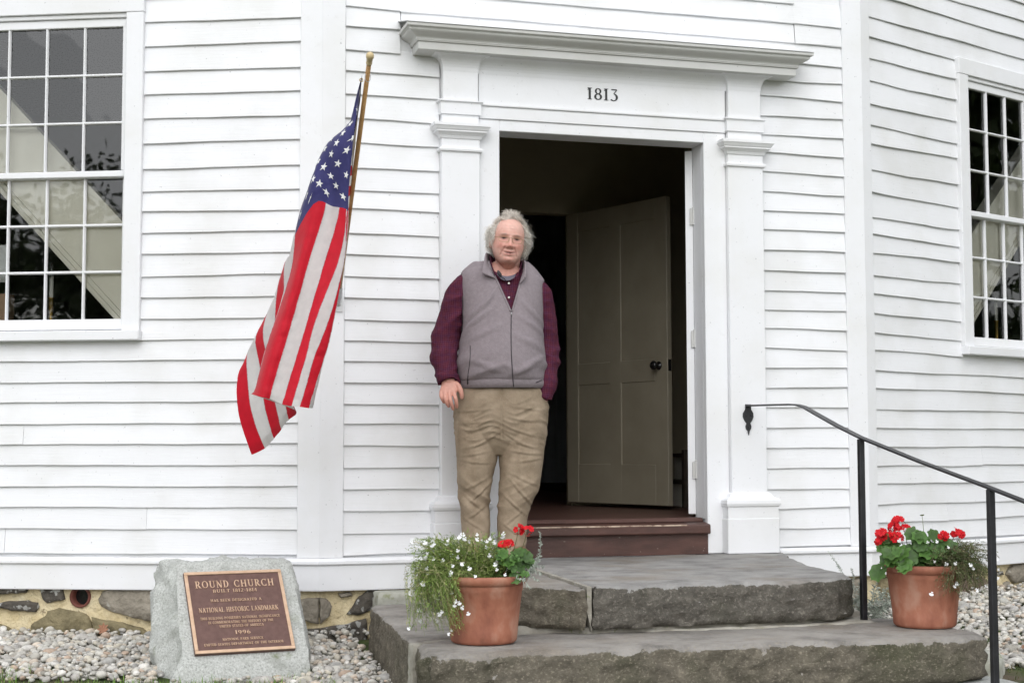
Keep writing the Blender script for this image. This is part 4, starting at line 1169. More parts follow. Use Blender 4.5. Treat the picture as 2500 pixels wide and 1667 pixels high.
# smooth face outline in plaque coordinates, and the outline of the rough mass behind it
nu, nv = 46, 46
def memorial_mesh():
    V = []; F = []
    face = [(-0.240, 0.262), (-0.10, 0.272), (0.10, 0.266), (0.232, 0.272), (0.262, 0.250), (0.278, 0.135), (0.279, -0.10), (0.277, -0.262), (0.0, -0.268), (-0.262, -0.250), (-0.268, -0.05), (-0.256, 0.12)]
    P = []
    for i in range(len(face)):
        a, c = np.array(face[i]), np.array(face[(i + 1) % len(face)])
        m_ = max(2, int(np.linalg.norm(c - a) / 0.014))
        for k in range(m_): P.append(a + (c - a) * k / m_)
    n = len(P)
    wpt = lambda x, y, z: PM @ Vector((x, y, z))
    # rings: (scale towards centre, depth below the smooth face)
    inner = [(0.0, 0), (0.35, 0), (0.7, 0), (0.94, 0), (1.0, 0)]
    for k, dz in inner:
        for q in P:
            w_ = wpt(q[0] * k, q[1] * k, -0.022)
            j = 0.0
            if k == 1.0: j = 0.008 * nz(w_, 25, 2)
            V.append(wpt(q[0] * k + j, q[1] * k + j, -0.022 + (0.0015 * nz(w_, 12, 3) if k > 0 else 0)))
    base_z = ground_z(PC.x, PC.y) - 0.05
    steps_ = 16
    for s in range(1, steps_ + 1):
        t = s / steps_
        for q in P:
            # flare: left side and bottom spread out, top and right stay steep
            e = np.array(q); nrm = e / (np.linalg.norm(e) + 1e-9)
            fl = 0.02
            dx = -max(0.0, -nrm[0]) * 0.115 * min(1, t * 2.2) + max(0, nrm[0]) * 0.018 * t
            dy = max(0.0, nrm[1]) * 0.030 * min(1, t * 3) - max(0.0, -nrm[1]) * 0.06 * min(1, t * 3)
            start = wpt(q[0] + dx, q[1] + dy, -0.022)
            # walls of the block go down-and-back, not along the face normal
            depth = 0.30 * t
            d = Vector((-0.02, 0.55, -0.84)).normalized() if nrm[1] < -0.55 else Vector((0.0, 0.93, -0.36)).normalized()
            if nrm[1] < -0.55:
                p_ = start + Vector((0, -0.05 * min(1, t * 2), -1.0 * 0.34 * t))
            else:
                p_ = start + Vector((0.02, 0.30 * t, -0.05 * t - (0.30 * t if nrm[1] < 0.4 else 0.0)))
            a = 0.016 * nz(p_, 9, 4) + 0.012 * nz(p_, 22, 6) + 0.006 * nz(p_, 50, 8)
            a *= 2.4 if nrm[1] < -0.55 else (1.7 if nrm[0] < -.5 else 1.2)
            out = Vector((nrm[0], -0.25 if nrm[1] > -.55 else -.9, nrm[1])).normalized()
            V.append(p_ + out * a * min(1.0, t * 5))
    R_ = len(inner) + steps_
    for j in range(R_ - 1):
        for i in range(n):
            F.append((j * n + i, j * n + (i + 1) % n, (j + 1) * n + (i + 1) % n, (j + 1) * n + i))
    F.append(tuple((R_ - 1) * n + i for i in reversed(range(n))))
    return V, F
V, F = memorial_mesh()
mm, mnt, mbs = new_mat('memorial_granite')
mco = _coords(mnt)
mc = _ramp(mnt, _noise(mnt, mco, 120, 6, 0.7), [(0.30, (0.20, 0.205, 0.19)), (0.47, (0.42, 0.43, 0.405)), (0.62, (0.54, 0.55, 0.53)), (0.8, (0.63, 0.63, 0.61))])
mc = _mix(mnt, _ramp(mnt, _noise(mnt, mco, 11, 7), [(0.54, (0, 0, 0)), (0.70, (.55, .55, .55))]), mc, (0.24, 0.25, 0.22))
zf = mnt.nodes.new('ShaderNodeSeparateXYZ'); mnt.links.new(mco, zf.inputs[0])
moss = _ramp(mnt, _noise(mnt, mco, 9, 8, 0.7), [(0.56, (0, 0, 0)), (0.66, (.8, .8, .8))])
low = mnt.nodes.new('ShaderNodeMapRange'); low.inputs[1].default_value = -0.10; low.inputs[2].default_value = -0.42; mnt.links.new(zf.outputs[2], low.inputs[0])
mossf = mnt.nodes.new('ShaderNodeMath'); mossf.operation = 'MULTIPLY'; mnt.links.new(moss, mossf.inputs[0]); mnt.links.new(low.outputs[0], mossf.inputs[1])
mc = _mix(mnt, mossf.outputs[0], mc, (0.11, 0.14, 0.035))
mnt.links.new(mc, mbs.inputs['Base Color']); mbs.inputs['Roughness'].default_value = 0.9
_bump(mnt, mbs, _noise(mnt, mco, 90, 6), 0.4, 0.006)
o = mobj('granite_block', V, F, mm, mem, True)
bm = bmesh.new(); bm.from_mesh(o.data); bmesh.ops.recalc_face_normals(bm, faces=bm.faces[:]); bmesh.ops.remove_doubles(bm, verts=bm.verts[:], dist=1e-5); bm.to_mesh(o.data); bm.free()
o.data.set_sharp_from_angle(angle=R(38))
# plaque: recessed field, raised rim, raised letters
PWD, PHT, RIM = 0.438, 0.414, 0.0155
def pobj(name, b, mat, bev=0):
    bm = bmesh.new(); bm.from_mesh(make_mesh(b.v, b.f)); bmesh.ops.recalc_face_normals(bm, faces=bm.faces[:])
    o = from_bm(name, bm, M[mat], mem); o.matrix_world = PM
    if bev: bevel_obj(o, bev)
    return o
x, y = PWD / 2, PHT / 2
pobj('plaque', MB().box(-x, x, -y, y, -0.021, -0.005), 'plaque_field')
for q in ((-x, x, y - RIM, y), (-x, x, -y, -y + RIM)): pobj('plaque_rim', MB().box(*q, -0.0048, 0.0), 'plaque_metal', 0.0015)
for q in ((-x, -x + RIM, -y + RIM, y - RIM), (x - RIM, x, -y + RIM, y - RIM)): pobj('plaque_rim', MB().box(*q, -0.0048, -0.0001), 'plaque_metal', 0.0015)
LINES = [('ROUND CHURCH', 0.0, 0.122, 0.352, 0.036, .16), ('BUILT 1812-1814', -0.004, 0.096, 0.197, 0.0165, .14), ('HAS BEEN DESIGNATED A', -0.006, 0.0485, 0.226, 0.0140, .14),
         ('NATIONAL HISTORIC LANDMARK', 0.0, -0.004, 0.352, 0.0240, .08), ('THIS BUILDING POSSESSES NATIONAL SIGNIFICANCE', 0.0, -0.041, 0.352, 0.0125, .10),
         ('IN COMMEMORATING THE HISTORY OF THE', 0.0, -0.0625, 0.288, 0.0125, .10), ('UNITED STATES OF AMERICA', 0.0, -0.083, 0.194, 0.0125, .10),
         ('1996', 0.0, -0.119, 0.067, 0.0185, .14), ('NATIONAL PARK SERVICE', -0.004, -0.1485, 0.178, 0.0120, .10), ('UNITED STATES DEPARTMENT OF THE INTERIOR', -0.002, -0.172, 0.348, 0.0120, .10)]
for txt, lx, ly, lw, lh, tr_ in LINES:
    b = text_mesh(txt, lw, lh, 0.0034, tr_)
    bm = bmesh.new(); bm.from_mesh(make_mesh(b.v, b.f)); bmesh.ops.recalc_face_normals(bm, faces=bm.faces[:])
    o = from_bm('lettering', bm, M['plaque_metal'], mem); o.matrix_world = PM @ Matrix.Translation((lx, ly, -0.0049))
reloc(mem, (-0.45, -0.55, ground_z(-.45, -.55)))

# ------------------------------------------------------------------ flag pole on the left corner post
pole = empty('flagpole')
tag(pole, 'varnished wooden flagpole with turned ball tip, slanting out from the left corner post', 'flagpole')
PB, PT = Vector((0.079, -0.030, 1.270)), Vector((-0.0071, -1.300, 2.180))
pd = (PT - PB).normalized()
PT = PT - pd * 0.035
MB().tube([PB + pd * 0.01, PB + pd * 0.5, PT], [0.0110, 0.0110, 0.0102], 14).build('shaft', M['pole_wood'], pole, True)
mb = MB(); mb.lathe([(0.0118, -0.004), (0.0150, 0.000), (0.0160, 0.006), (0.0125, 0.011), (0.0135, 0.016), (0.0160, 0.021), (0.0140, 0.027), (0.0175, 0.034), (0.0200, 0.044), (0.0190, 0.055), (0.0130, 0.064), (0.0, 0.068)], 20)
o = mb.build('finial', M['finial'], pole, True); o.matrix_world = Matrix.Translation(PT) @ pd.to_track_quat('Z', 'Y').to_matrix().to_4x4() @ Matrix.Scale(0.86, 4)
mb = MB(); mb.tube([PB + pd * 0.0, PB + pd * 0.11], 0.0165, 14); mb.box(0.052, 0.106, -0.0115, -0.0065, 1.22, 1.32)
mb.build('bracket', M['steel'], pole)
mb = MB(); mb.lathe([(0.0, 0.004), (0.010, 0.004), (0.012, 0.001), (0.012, 0.0)], 14)
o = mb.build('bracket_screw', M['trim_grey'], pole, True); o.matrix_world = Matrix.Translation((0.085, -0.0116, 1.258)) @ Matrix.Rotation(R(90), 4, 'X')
ring_c = PB + pd * (1.5647 * 0.944) + Vector((0, 0, -0.018))
mb = MB(); mb.tube([ring_c + Vector((0.012 * math.cos(a) , 0.0, 0.020 * math.sin(a))) for a in np.linspace(0, 6.283, 15)], 0.0016, 6, False); mb.build('ring_clip', M['steel'], pole, True)
reloc(pole, PB)
FLAG_U=[0.0, 0.2, 0.3, 0.4, 0.5, 0.6, 0.8, 0.9, 1.0]
FLAG_K=[0, 1, 2, 3, 4, 5, 6, 6.5, 7, 8, 9, 10, 11, 12, 13]
FLAG_P=[[(-0.024,-1.215,2.124),(-0.019,-1.161,2.086),(-0.014,-1.108,2.047),(-0.009,-1.055,2.009),(-0.004,-1.002,1.971),(0.001,-0.949,1.932),(0.006,-0.896,1.894),(0.009,-0.87,1.875),(0.011,-0.843,1.855),(0.016,-0.79,1.817),(0.021,-0.737,1.778),(0.026,-0.684,1.74),(0.031,-0.631,1.702),(0.036,-0.578,1.663),(0.041,-0.525,1.625)],
[(-0.066,-1.12,1.881),(-0.059,-1.16,1.868),(-0.054,-1.19,1.859),(-0.069,-1.19,1.853),(-0.097,-1.18,1.845),(-0.127,-1.15,1.836),(-0.165,-1.08,1.82),(-0.18,-1.03,1.782),(-0.158,-0.97,1.729),(-0.117,-0.9,1.688),(-0.083,-0.83,1.67),(-0.062,-0.77,1.644),(-0.04,-0.71,1.607),(-0.019,-0.65,1.57),(0,-0.6,1.473)],
[(-0.083,-1.08,1.727),(-0.072,-1.14,1.71),(-0.065,-1.17,1.702),(-0.072,-1.18,1.698),(-0.088,-1.17,1.697),(-0.118,-1.15,1.699),(-0.164,-1.11,1.7),(-0.216,-1.12,1.689),(-0.233,-1,1.627),(-0.184,-0.87,1.559),(-0.159,-0.8,1.524),(-0.134,-0.74,1.496),(-0.113,-0.69,1.466),(-0.092,-0.64,1.436),(-0.075,-0.6,1.375)],
[(-0.107,-1.08,1.57),(-0.092,-1.14,1.554),(-0.08,-1.17,1.546),(-0.075,-1.18,1.545),(-0.08,-1.17,1.552),(-0.106,-1.15,1.562),(-0.156,-1.11,1.584),(-0.21,-1.12,1.589),(-0.28,-1,1.448),(-0.252,-0.87,1.41),(-0.231,-0.8,1.365),(-0.209,-0.74,1.345),(-0.188,-0.69,1.324),(-0.166,-0.64,1.302),(-0.15,-0.6,1.278)],
[(-0.118,-1.08,1.374),(-0.102,-1.14,1.36),(-0.089,-1.17,1.352),(-0.088,-1.18,1.35),(-0.103,-1.17,1.36),(-0.156,-1.15,1.369),(-0.214,-1.11,1.378),(-0.259,-1.12,1.371),(-0.287,-1,1.325),(-0.3,-0.87,1.351),(-0.299,-0.8,1.323),(-0.282,-0.74,1.279),(-0.256,-0.69,1.238),(-0.23,-0.64,1.207),(-0.206,-0.6,1.183)],
[(-0.143,-1.08,1.144),(-0.132,-1.14,1.123),(-0.125,-1.17,1.109),(-0.139,-1.18,1.128),(-0.179,-1.17,1.158),(-0.216,-1.15,1.159),(-0.274,-1.11,1.163),(-0.313,-1.12,1.162),(-0.335,-1,1.157),(-0.297,-0.87,1.196),(-0.329,-0.8,1.176),(-0.359,-0.74,1.139),(-0.369,-0.69,1.106),(-0.368,-0.64,1.064),(-0.344,-0.6,1.03)],
[(-0.191,-1.08,0.943),(-0.173,-1.14,0.926),(-0.169,-1.17,0.917),(-0.217,-1.18,0.918),(-0.246,-1.17,0.927),(-0.28,-1.15,0.938),(-0.333,-1.11,0.951),(-0.377,-1.12,0.962),(-0.398,-1,0.973),(-0.306,-0.87,0.958),(-0.314,-0.8,0.926),(-0.351,-0.74,0.92),(-0.383,-0.69,0.91),(-0.432,-0.64,0.869),(-0.474,-0.6,0.834)],
[(-0.22,-1.08,0.833),(-0.189,-1.14,0.819),(-0.203,-1.17,0.812),(-0.245,-1.18,0.813),(-0.276,-1.17,0.82),(-0.313,-1.15,0.829),(-0.363,-1.11,0.847),(-0.407,-1.12,0.858),(-0.427,-1,0.869),(-0.287,-0.87,0.833),(-0.295,-0.8,0.8),(-0.326,-0.74,0.775),(-0.362,-0.69,0.74),(-0.412,-0.64,0.704),(-0.46,-0.6,0.677)],
[(-0.237,-1.08,0.729),(-0.214,-1.14,0.71),(-0.235,-1.17,0.707),(-0.274,-1.18,0.712),(-0.306,-1.17,0.715),(-0.343,-1.15,0.723),(-0.391,-1.11,0.746),(-0.43,-1.12,0.755),(-0.453,-1,0.77),(-0.25,-0.87,0.708),(-0.267,-0.8,0.667),(-0.291,-0.74,0.626),(-0.317,-0.69,0.585),(-0.35,-0.64,0.541),(-0.403,-0.6,0.512)]]

# ------------------------------------------------------------------ the flag, hanging in folds
def natural_spline(x, y, xq):
    """C2 interpolation along axis 0 (numpy only)"""
    x = np.asarray(x, float); y = np.asarray(y, float); n = len(x); h = np.diff(x)
    A = np.zeros((n, n)); B = np.zeros((n,) + y.shape[1:])
    A[0, 0] = A[-1, -1] = 1
    for i in range(1, n - 1):
        A[i, i - 1] = h[i - 1]; A[i, i] = 2 * (h[i - 1] + h[i]); A[i, i + 1] = h[i]
        B[i] = 6 * ((y[i + 1] - y[i]) / h[i] - (y[i] - y[i - 1]) / h[i - 1])
    Mx = np.linalg.solve(A, B.reshape(n, -1)).reshape(B.shape)
    out = []
    for q in xq:
        i = int(np.clip(np.searchsorted(x, q) - 1, 0, n - 2)); t0 = x[i + 1] - q; t1 = q - x[i]
        out.append(Mx[i] * t0 ** 3 / (6 * h[i]) + Mx[i + 1] * t1 ** 3 / (6 * h[i]) + (y[i] / h[i] - Mx[i] * h[i] / 6) * t0 + (y[i + 1] / h[i] - Mx[i + 1] * h[i] / 6) * t1)
    return np.array(out)
FP_ = np.array(FLAG_P)
NU, NK = 100, 13 * 6
uq = np.linspace(0, 1, NU + 1); kq = np.linspace(0, 13, NK + 1)
def pch(x, y, xq):
    """half spline, half linear: folds stay crisp but rounded"""
    s = natural_spline(x, y, xq)
    l = np.stack([np.interp(xq, x, y.reshape(len(x), -1)[:, c]) for c in range(y.reshape(len(x), -1).shape[1])], 1).reshape(s.shape)
    return 0.55 * s + 0.45 * l
G1 = natural_spline(FLAG_U, FP_, uq)                     # (NU+1, 15, 3)
G2 = pch(FLAG_K, np.transpose(G1, (1, 0, 2)), kq)        # (NK+1, NU+1, 3)
GR = np.transpose(G2, (1, 0, 2))
# light smoothing and small ripples of the cloth
for _ in range(3):
    S_ = GR.copy()
    S_[1:-1, 1:-1] = 0.5 * GR[1:-1, 1:-1] + 0.125 * (GR[2:, 1:-1] + GR[:-2, 1:-1] + GR[1:-1, 2:] + GR[1:-1, :-2])
    GR = S_
for i in range(NU + 1):
    for j in range(NK + 1):
        p_ = GR[i, j]
        k = min(1.0, i / 12)
        rp = 0.0042 * nz((uq[i] * 22, kq[j] * 1.6 + uq[i] * 9, 0), 1.0, 3) + 0.0036 * nz((uq[i] * 55, kq[j] * 4 - uq[i] * 30, 2), 1.0, 5)
        GR[i, j] = p_ + np.array([0.25, -1.0, 0.0]) * rp * k
V = GR.reshape(-1, 3)
F = []; MI = []
for i in range(NU):
    for j in range(NK):
        a = i * (NK + 1) + j
        F.append((a, a + 1, a + NK + 2, a + NK + 1))
        st_i = int(kq[j] + 1e-6)
        um = (uq[i] + uq[i + 1]) / 2
        if um < 0.4 and st_i < 7: MI.append(2)
        else: MI.append(0 if st_i % 2 == 0 else 1)
def cloth_mat(name, c, translucent=0.35):
    m, nt, b = new_mat(name)
    co = _coords(nt)
    n1 = _noise(nt, co, 22, 5)
    col = _ramp(nt, n1, [(0.3, tuple(q * .86 for q in c)), (0.7, c)])
    nt.links.new(col, b.inputs['Base Color']); b.inputs['Roughness'].default_value = 0.6; b.inputs['Specular IOR Level'].default_value = 0.25
    b.inputs['Sheen Weight'].default_value = 0.15
    _bump(nt, b, _noise(nt, co, 45, 4), 0.25, 0.006)
    out = nt.nodes['Material Output']
    tl = nt.nodes.new('ShaderNodeBsdfTranslucent'); nt.links.new(col, tl.inputs[0])
    mx = nt.nodes.new('ShaderNodeMixShader'); mx.inputs[0].default_value = translucent
    nt.links.new(b.outputs[0], mx.inputs[1]); nt.links.new(tl.outputs[0], mx.inputs[2]); nt.links.new(mx.outputs[0], out.inputs[0])
    return m
M['flag_red'] = cloth_mat('red_flag_nylon', (0.62, 0.006, 0.024), 0.25)
M['flag_white'] = cloth_mat('white_flag_nylon', (0.80, 0.78, 0.77), 0.45)
M['flag_blue'] = cloth_mat('blue_flag_nylon', (0.037, 0.036, 0.145), 0.12)
M['flag_star'] = cloth_mat('white_star_thread', (0.82, 0.82, 0.82), 0.05)
fl = empty('flag')
tag(fl, 'red, white and blue stars and stripes flag hanging in folds from the slanting pole', 'flag')
o = mobj('cloth', V, F, [M['flag_red'], M['flag_white'], M['flag_blue']], fl, True)
o.data.polygons.foreach_set('material_index', MI)
def flag_pt(u, k):
    fi, fj = np.clip(u, 0, 1) * NU, np.clip(k / 13, 0, 1) * NK
    i, j = min(int(fi), NU - 1), min(int(fj), NK - 1); a, b_ = fi - i, fj - j
    return (GR[i, j] * (1 - a) * (1 - b_) + GR[i + 1, j] * a * (1 - b_) + GR[i, j + 1] * (1 - a) * b_ + GR[i + 1, j + 1] * a * b_)
# embroidered stars: nine rows by eleven columns, staggered
for row in range(9):
    for c in range(11):
        if (row + c) % 2: continue
        u0 = 0.4 * (c + 1) / 12
        ks_ = np.linspace(0, 7, 29); pl_ = np.array([flag_pt(u0, q) for q in ks_]); al_ = np.concatenate([[0], np.cumsum(np.linalg.norm(np.diff(pl_, axis=0), axis=1))])
        k0 = float(np.interp(al_[-1] * (row + 1) / 10, al_, ks_))
        pc = flag_pt(u0, k0)
        du = flag_pt(u0 + .01, k0) - flag_pt(u0 - .01, k0); dk = flag_pt(u0, k0 + .15) - flag_pt(u0, k0 - .15)
        n_ = np.cross(du, dk); nn = np.linalg.norm(n_)
        if nn < 1e-9: continue
        n_ /= nn; e1 = -du / np.linalg.norm(du); e2 = np.cross(n_, e1)
        e1b = e2 * 1.0
        pts = []
        for side in (1, -1):
            pts.append(pc + n_ * 0.0022 * side)
            for q in range(10):
                r_ = 0.0182 if q % 2 == 0 else 0.0073
                a = R(36 * q) 
                # star points follow the thread directions; its top points towards the flag's upper edge
                d = (-e2 if np.dot(e2, dk) > 0 else e2) * math.cos(a) + e1 * math.sin(a)
                # follow the cloth: sample the real surface under each tip
                uu = u0 - (d @ e1) * r_ / max(1e-6, np.linalg.norm(du) / .02); kk = k0 + (d @ dk) / (dk @ dk) * 0.3 * r_
                pts.append(flag_pt(uu, kk) + n_ * 0.0022 * side)
        F_ = [(0, 1 + q, 1 + (q + 1) % 10) for q in range(10)] + [(11, 12 + (q + 1) % 10, 12 + q) for q in range(10)]
        mobj('star', pts, F_, M['flag_star'], fl)
# stitched seams between the stripes and the doubled fly hem
M['seam'] = mat_noise('seam_thread', [(0.35, (0.30, 0.22, 0.26)), (0.65, (0.62, 0.56, 0.58))], 120, 3, 0.9, 0.2)
for k in range(1, 13):
    us = np.linspace(0.4 if k < 7 else 0.02, 0.998, 60)
    MB().tube([tuple(flag_pt(u_, k) + np.array([0, -0.0006, 0])) for u_ in us], 0.0011, 5).build('seam', M['seam'], fl, True)
hv, hf, hm = [], [], []
for side in (1, -1):
    k0_ = len(hv)
    for q in np.linspace(0, 13, 79):
        for u_ in (0.976, 0.988, 1.0):
            du = flag_pt(.99, q) - flag_pt(.96, q); dk = flag_pt(.98, min(13, q + .3)) - flag_pt(.98, max(0, q - .3)); n_ = np.cross(du, dk); n_ /= (np.linalg.norm(n_) + 1e-9)
            hv.append(flag_pt(u_, q) + n_ * .0016 * side)
    for i in range(78):
        for c in range(2):
            a = k0_ + i * 3 + c; hf.append((a, a + 1, a + 4, a + 3)); hm.append(0 if int((i + .5) / 6) % 2 == 0 else 1)
o = mobj('hem', hv, hf, [M['flag_red'], M['flag_white']], fl, True); o.data.polygons.foreach_set('material_index', hm)
# canvas heading with grommets along the pole
hv = []; hf = []
for i in range(27):
    t = i / 26
    a = flag_pt(0, 13 * t); b_ = flag_pt(0.018, 13 * t)
    hv += [a * 1.0, b_ + np.array([0.004, -0.002, 0])]
hf = [(2 * i, 2 * i + 1, 2 * i + 3, 2 * i + 2) for i in range(26)]
mobj('heading', hv, hf, mat_noise('canvas_heading', [(0.3, (0.5, 0.47, 0.44)), (0.7, (0.6, 0.57, 0.53))], 30, 4, 0.9, 0.2), fl, True)
for t in (0.02, 0.985):
    c = flag_pt(0.01, 13 * t)
    mb = MB(); mb.tube([(c[0] + 0.007 * math.cos(a), c[1] - 0.004, c[2] + 0.007 * math.sin(a)) for a in np.linspace(0, 6.283, 13)], 0.002, 6, False); mb.build('grommet', M['brass'], fl, True)
reloc(fl, tuple(FP_[0, 0]))

# ------------------------------------------------------------------ terracotta pots and their plants
EX, EY = np.array([0.9602, -0.2793, 0.0]), np.array([0.2793, 0.9602, 0.0])      # across and away, seen from the lawn
EZ = np.array([0.0, 0.0, 1.0])
def make_pot(loc, label, rz=0.0):
    root = empty('flower_pot', loc, rz)
    tag(root, label, 'flower pot', 'terracotta pots on the lower step')
    MB().lathe([(0.0, 0.003), (0.119, 0.0), (0.126, 0.006), (0.1285, 0.012), (0.1325, 0.048), (0.1315, 0.052), (0.149, 0.196), (0.1515, 0.199), (0.1535, 0.222), (0.142, 0.230), (0.128, 0.05), (0.0, 0.05)], 56).build('pot_body', M['terracotta'], root, True).data.set_sharp_from_angle(angle=R(35))
    MB().lathe([(0.150, 0.2215), (0.158, 0.2225), (0.166, 0.229), (0.1715, 0.240), (0.1720, 0.250), (0.169, 0.256), (0.161, 0.258), (0.152, 0.255), (0.1505, 0.24), (0.150, 0.2215)], 56).build('rim', M['terracotta'], root, True)
    MB().lathe([(0.0, 0.226), (0.08, 0.222), (0.1505, 0.215)], 40).build('soil', M['soil'], root, True)
    return root
POTL, POTR = np.array([0.358, -1.775, ZL + 0.003]), np.array([2.262, -1.815, ZL + 0.003])
make_pot(tuple(POTL), 'terracotta pot at the left end of the step, overgrown with white flowers')
make_pot(tuple(POTR), 'terracotta pot at the right end of the step beside the railing', 2.1)
M['leaf'] = mat_attr('green_leaf', rough=0.5, bump=0.15, bscale=80, bdist=0.003, var=0.25, vscale=60)
M['stem'] = mat_attr('plant_stem', rough=0.6, bump=0)
M['petal_red'] = mat_noise('red_petal', [(0.3, (0.42, 0.004, 0.010)), (0.7, (0.68, 0.014, 0.022))], 120, 3, 0.55, 0.0, spec=0.2)
M['petal_white'] = mat_noise('white_petal', [(0.3, (0.80, 0.80, 0.82)), (0.7, (0.86, 0.86, 0.87))], 60, 3, 0.6, 0.0, spec=0.2)

def geranium_leaf(seed):
    r_ = random.Random(seed); n = 28; V = [(0, 0, 0)]; F = []; C_ = [(.05, .12, .022)]
    for ring, k in ((1, .5), (2, 1.0)):
        for i in range(n):
            a = 2 * math.pi * i / n
            notch = 1 - 0.55 * math.exp(-((a - math.pi) / 0.30) ** 2)
            lob = 1 + 0.10 * math.cos(a * 7 + 0.4) if ring == 2 else 1
            rr = k * notch * lob * (1 + r_.uniform(-.03, .03))
            V.append((rr * math.cos(a), rr * math.sin(a), 0.16 * k * k + 0.09 * math.sin(a * 7) * (ring == 2) + 0.05 * math.sin(2 * a + seed)))
            g_ = 0.85 if ring == 1 else 1.25
            C_.append((.060 * g_, .130 * g_, .026 * g_))
    for i in range(n):
        F.append((0, 1 + i, 1 + (i + 1) % n)); F.append((1 + i, 1 + n + i, 1 + n + (i + 1) % n, 1 + (i + 1) % n))
    me = make_mesh(V, F, M['leaf'], True, 'geranium_leaf'); set_col(me, np.array(C_) * r_.uniform(.8, 1.3)); return me
LEAVES = [geranium_leaf(i) for i in range(5)]
def orient(n, up=(0, 0, 1), roll=0.0):
    return Vector(n).to_track_quat('Z', 'Y').to_matrix().to_4x4() @ Matrix.Rotation(roll, 4, 'Z')
def curve_pts(a, b, bow, n=6):
    a, b, bow = np.array(a), np.array(b), np.array(bow)
    return [a + (b - a) * t + bow * (4 * t * (1 - t)) for t in np.linspace(0, 1, n)]
def stems_mesh(name, paths, rads, cols, parent, mat=None, kind='stuff', n=4):
    b = MB(); cc = []
    for P, r_, c in zip(paths, rads, cols):
        k0 = len(b.v); b.tube(P, [r_ * (1 - 0.55 * i / (len(P) - 1)) for i in range(len(P))], n, False); cc += [c] * (len(b.v) - k0)
    o = b.build(name, mat or M['stem'], parent, True); set_col(o.data, np.array(cc))
    if kind: o['kind'] = kind
    return o

def floret_cluster(name, c, size, nfl, parent, stem_from, prnd):
    """umbel of five-petalled red florets"""
    b = MB()
    for f in range(nfl):
        d = np.array([prnd.uniform(-1, 1), prnd.uniform(-1, .5), prnd.uniform(-.5, 1)]); d /= np.linalg.norm(d)
        fc = np.array(c) + (EX * d[0] + EY * d[1] + EZ * d[2]) * size * prnd.uniform(.55, 1)
        nd = (EX * d[0] + EY * (d[1] - .5) + EZ * (d[2] + .2)); Mx = orient(nd, roll=prnd.uniform(0, 6))
        rp = prnd.uniform(.0115, .0150)
        for p in range(5):
            a = 2 * math.pi * p / 5
            pts = []
            for (rr, w_, z) in ((.12, .12, 0), (.55, .40, .10), (.90, .46, .16), (1.08, .22, .12)):
                for s in (-1, 0, 1):
                    pts.append((rr * math.cos(a) - s * w_ * math.sin(a), rr * math.sin(a) + s * w_ * math.cos(a), z + (0.08 if s else 0) + prnd.uniform(-.05, .05)))
            V = [tuple(np.array(fc) + np.array((Mx @ Vector(q).to_4d())[:3]) * rp) for q in pts]
            F = [(r_ * 3 + s, r_ * 3 + s + 1, (r_ + 1) * 3 + s + 1, (r_ + 1) * 3 + s) for r_ in range(3) for s in range(2)]
            b.add(V, F)
    return b.build(name, M['petal_red'], parent, True)

def geranium(pot, label, leaves, clusters, buds, seed):
    prnd = random.Random(seed)
    base = np.array(pot) + EZ * 0.23
    root = empty('geranium_plant', tuple(base)); tag(root, label, 'plant', 'red geraniums in the pots')
    P_, R_, C_ = [], [], []
    L = lambda q: EX * q[0] + EY * q[1] + EZ * q[2]
    for (x, y, z, s) in leaves:
        end = L((x, y, z))
        st_ = L((x * .35 + prnd.uniform(-.02, .02), y * .35, 0))
        P_.append(curve_pts(st_, end, L((x * .1, 0, .02)))); R_.append(.0022); C_.append((.10, .16, .04))
        nd = L((x * 2.2 + prnd.uniform(-.4, .4), y * 2.0 - .55 + prnd.uniform(-.3, .3), .55 + prnd.uniform(-.3, .3)))
        o = link(bpy.data.objects.new('leaf', LEAVES[prnd.randrange(5)]), root)
        o.matrix_basis = Matrix.Translation(end) @ orient(nd, roll=prnd.uniform(0, 6)) @ Matrix.Scale(s, 4)
    for (x, y, z, size, nfl) in clusters:
        end = L((x, y, z)); floret_cluster('flower_cluster', end, size, nfl, root, None, prnd)
        st_ = L((x * .5, y * .5 + .02, .02))
        P_.append(curve_pts(st_, end, L((x * .08, 0, .0)))); R_.append(.0028); C_.append((.16, .14, .06))
        for q in range(5):
            P_.append(curve_pts(end - EZ * size * 0.9, end + L((prnd.uniform(-1, 1) * size, prnd.uniform(-.6, .6) * size, prnd.uniform(-1.1, .2) * size)), (0, 0, 0), 3)); R_.append(.0016); C_.append((.22, .05, .03))
    for (x, y, z) in buds:
        end = L((x, y, z)); P_.append(curve_pts(L((x * .6, y, .03)), end, L((.004, 0, 0)))); R_.append(.0022); C_.append((.14, .18, .06))
        mb = MB(); 
        for q in range(9):
            d = L((prnd.uniform(-1, 1), prnd.uniform(-1, 1), prnd.uniform(-.2, .6))); P2 = curve_pts(end, end + d * .011, (0, 0, 0), 3); mb.tube(P2, [.0012, .0026, .0006], 5)
        o = mb.build('bud', M['leaf'], root, True); set_col(o.data, np.tile(np.array([.12, .15, .04]), (len(o.data.vertices), 1)))
    stems_mesh('stems', P_, R_, C_, root)
    return root

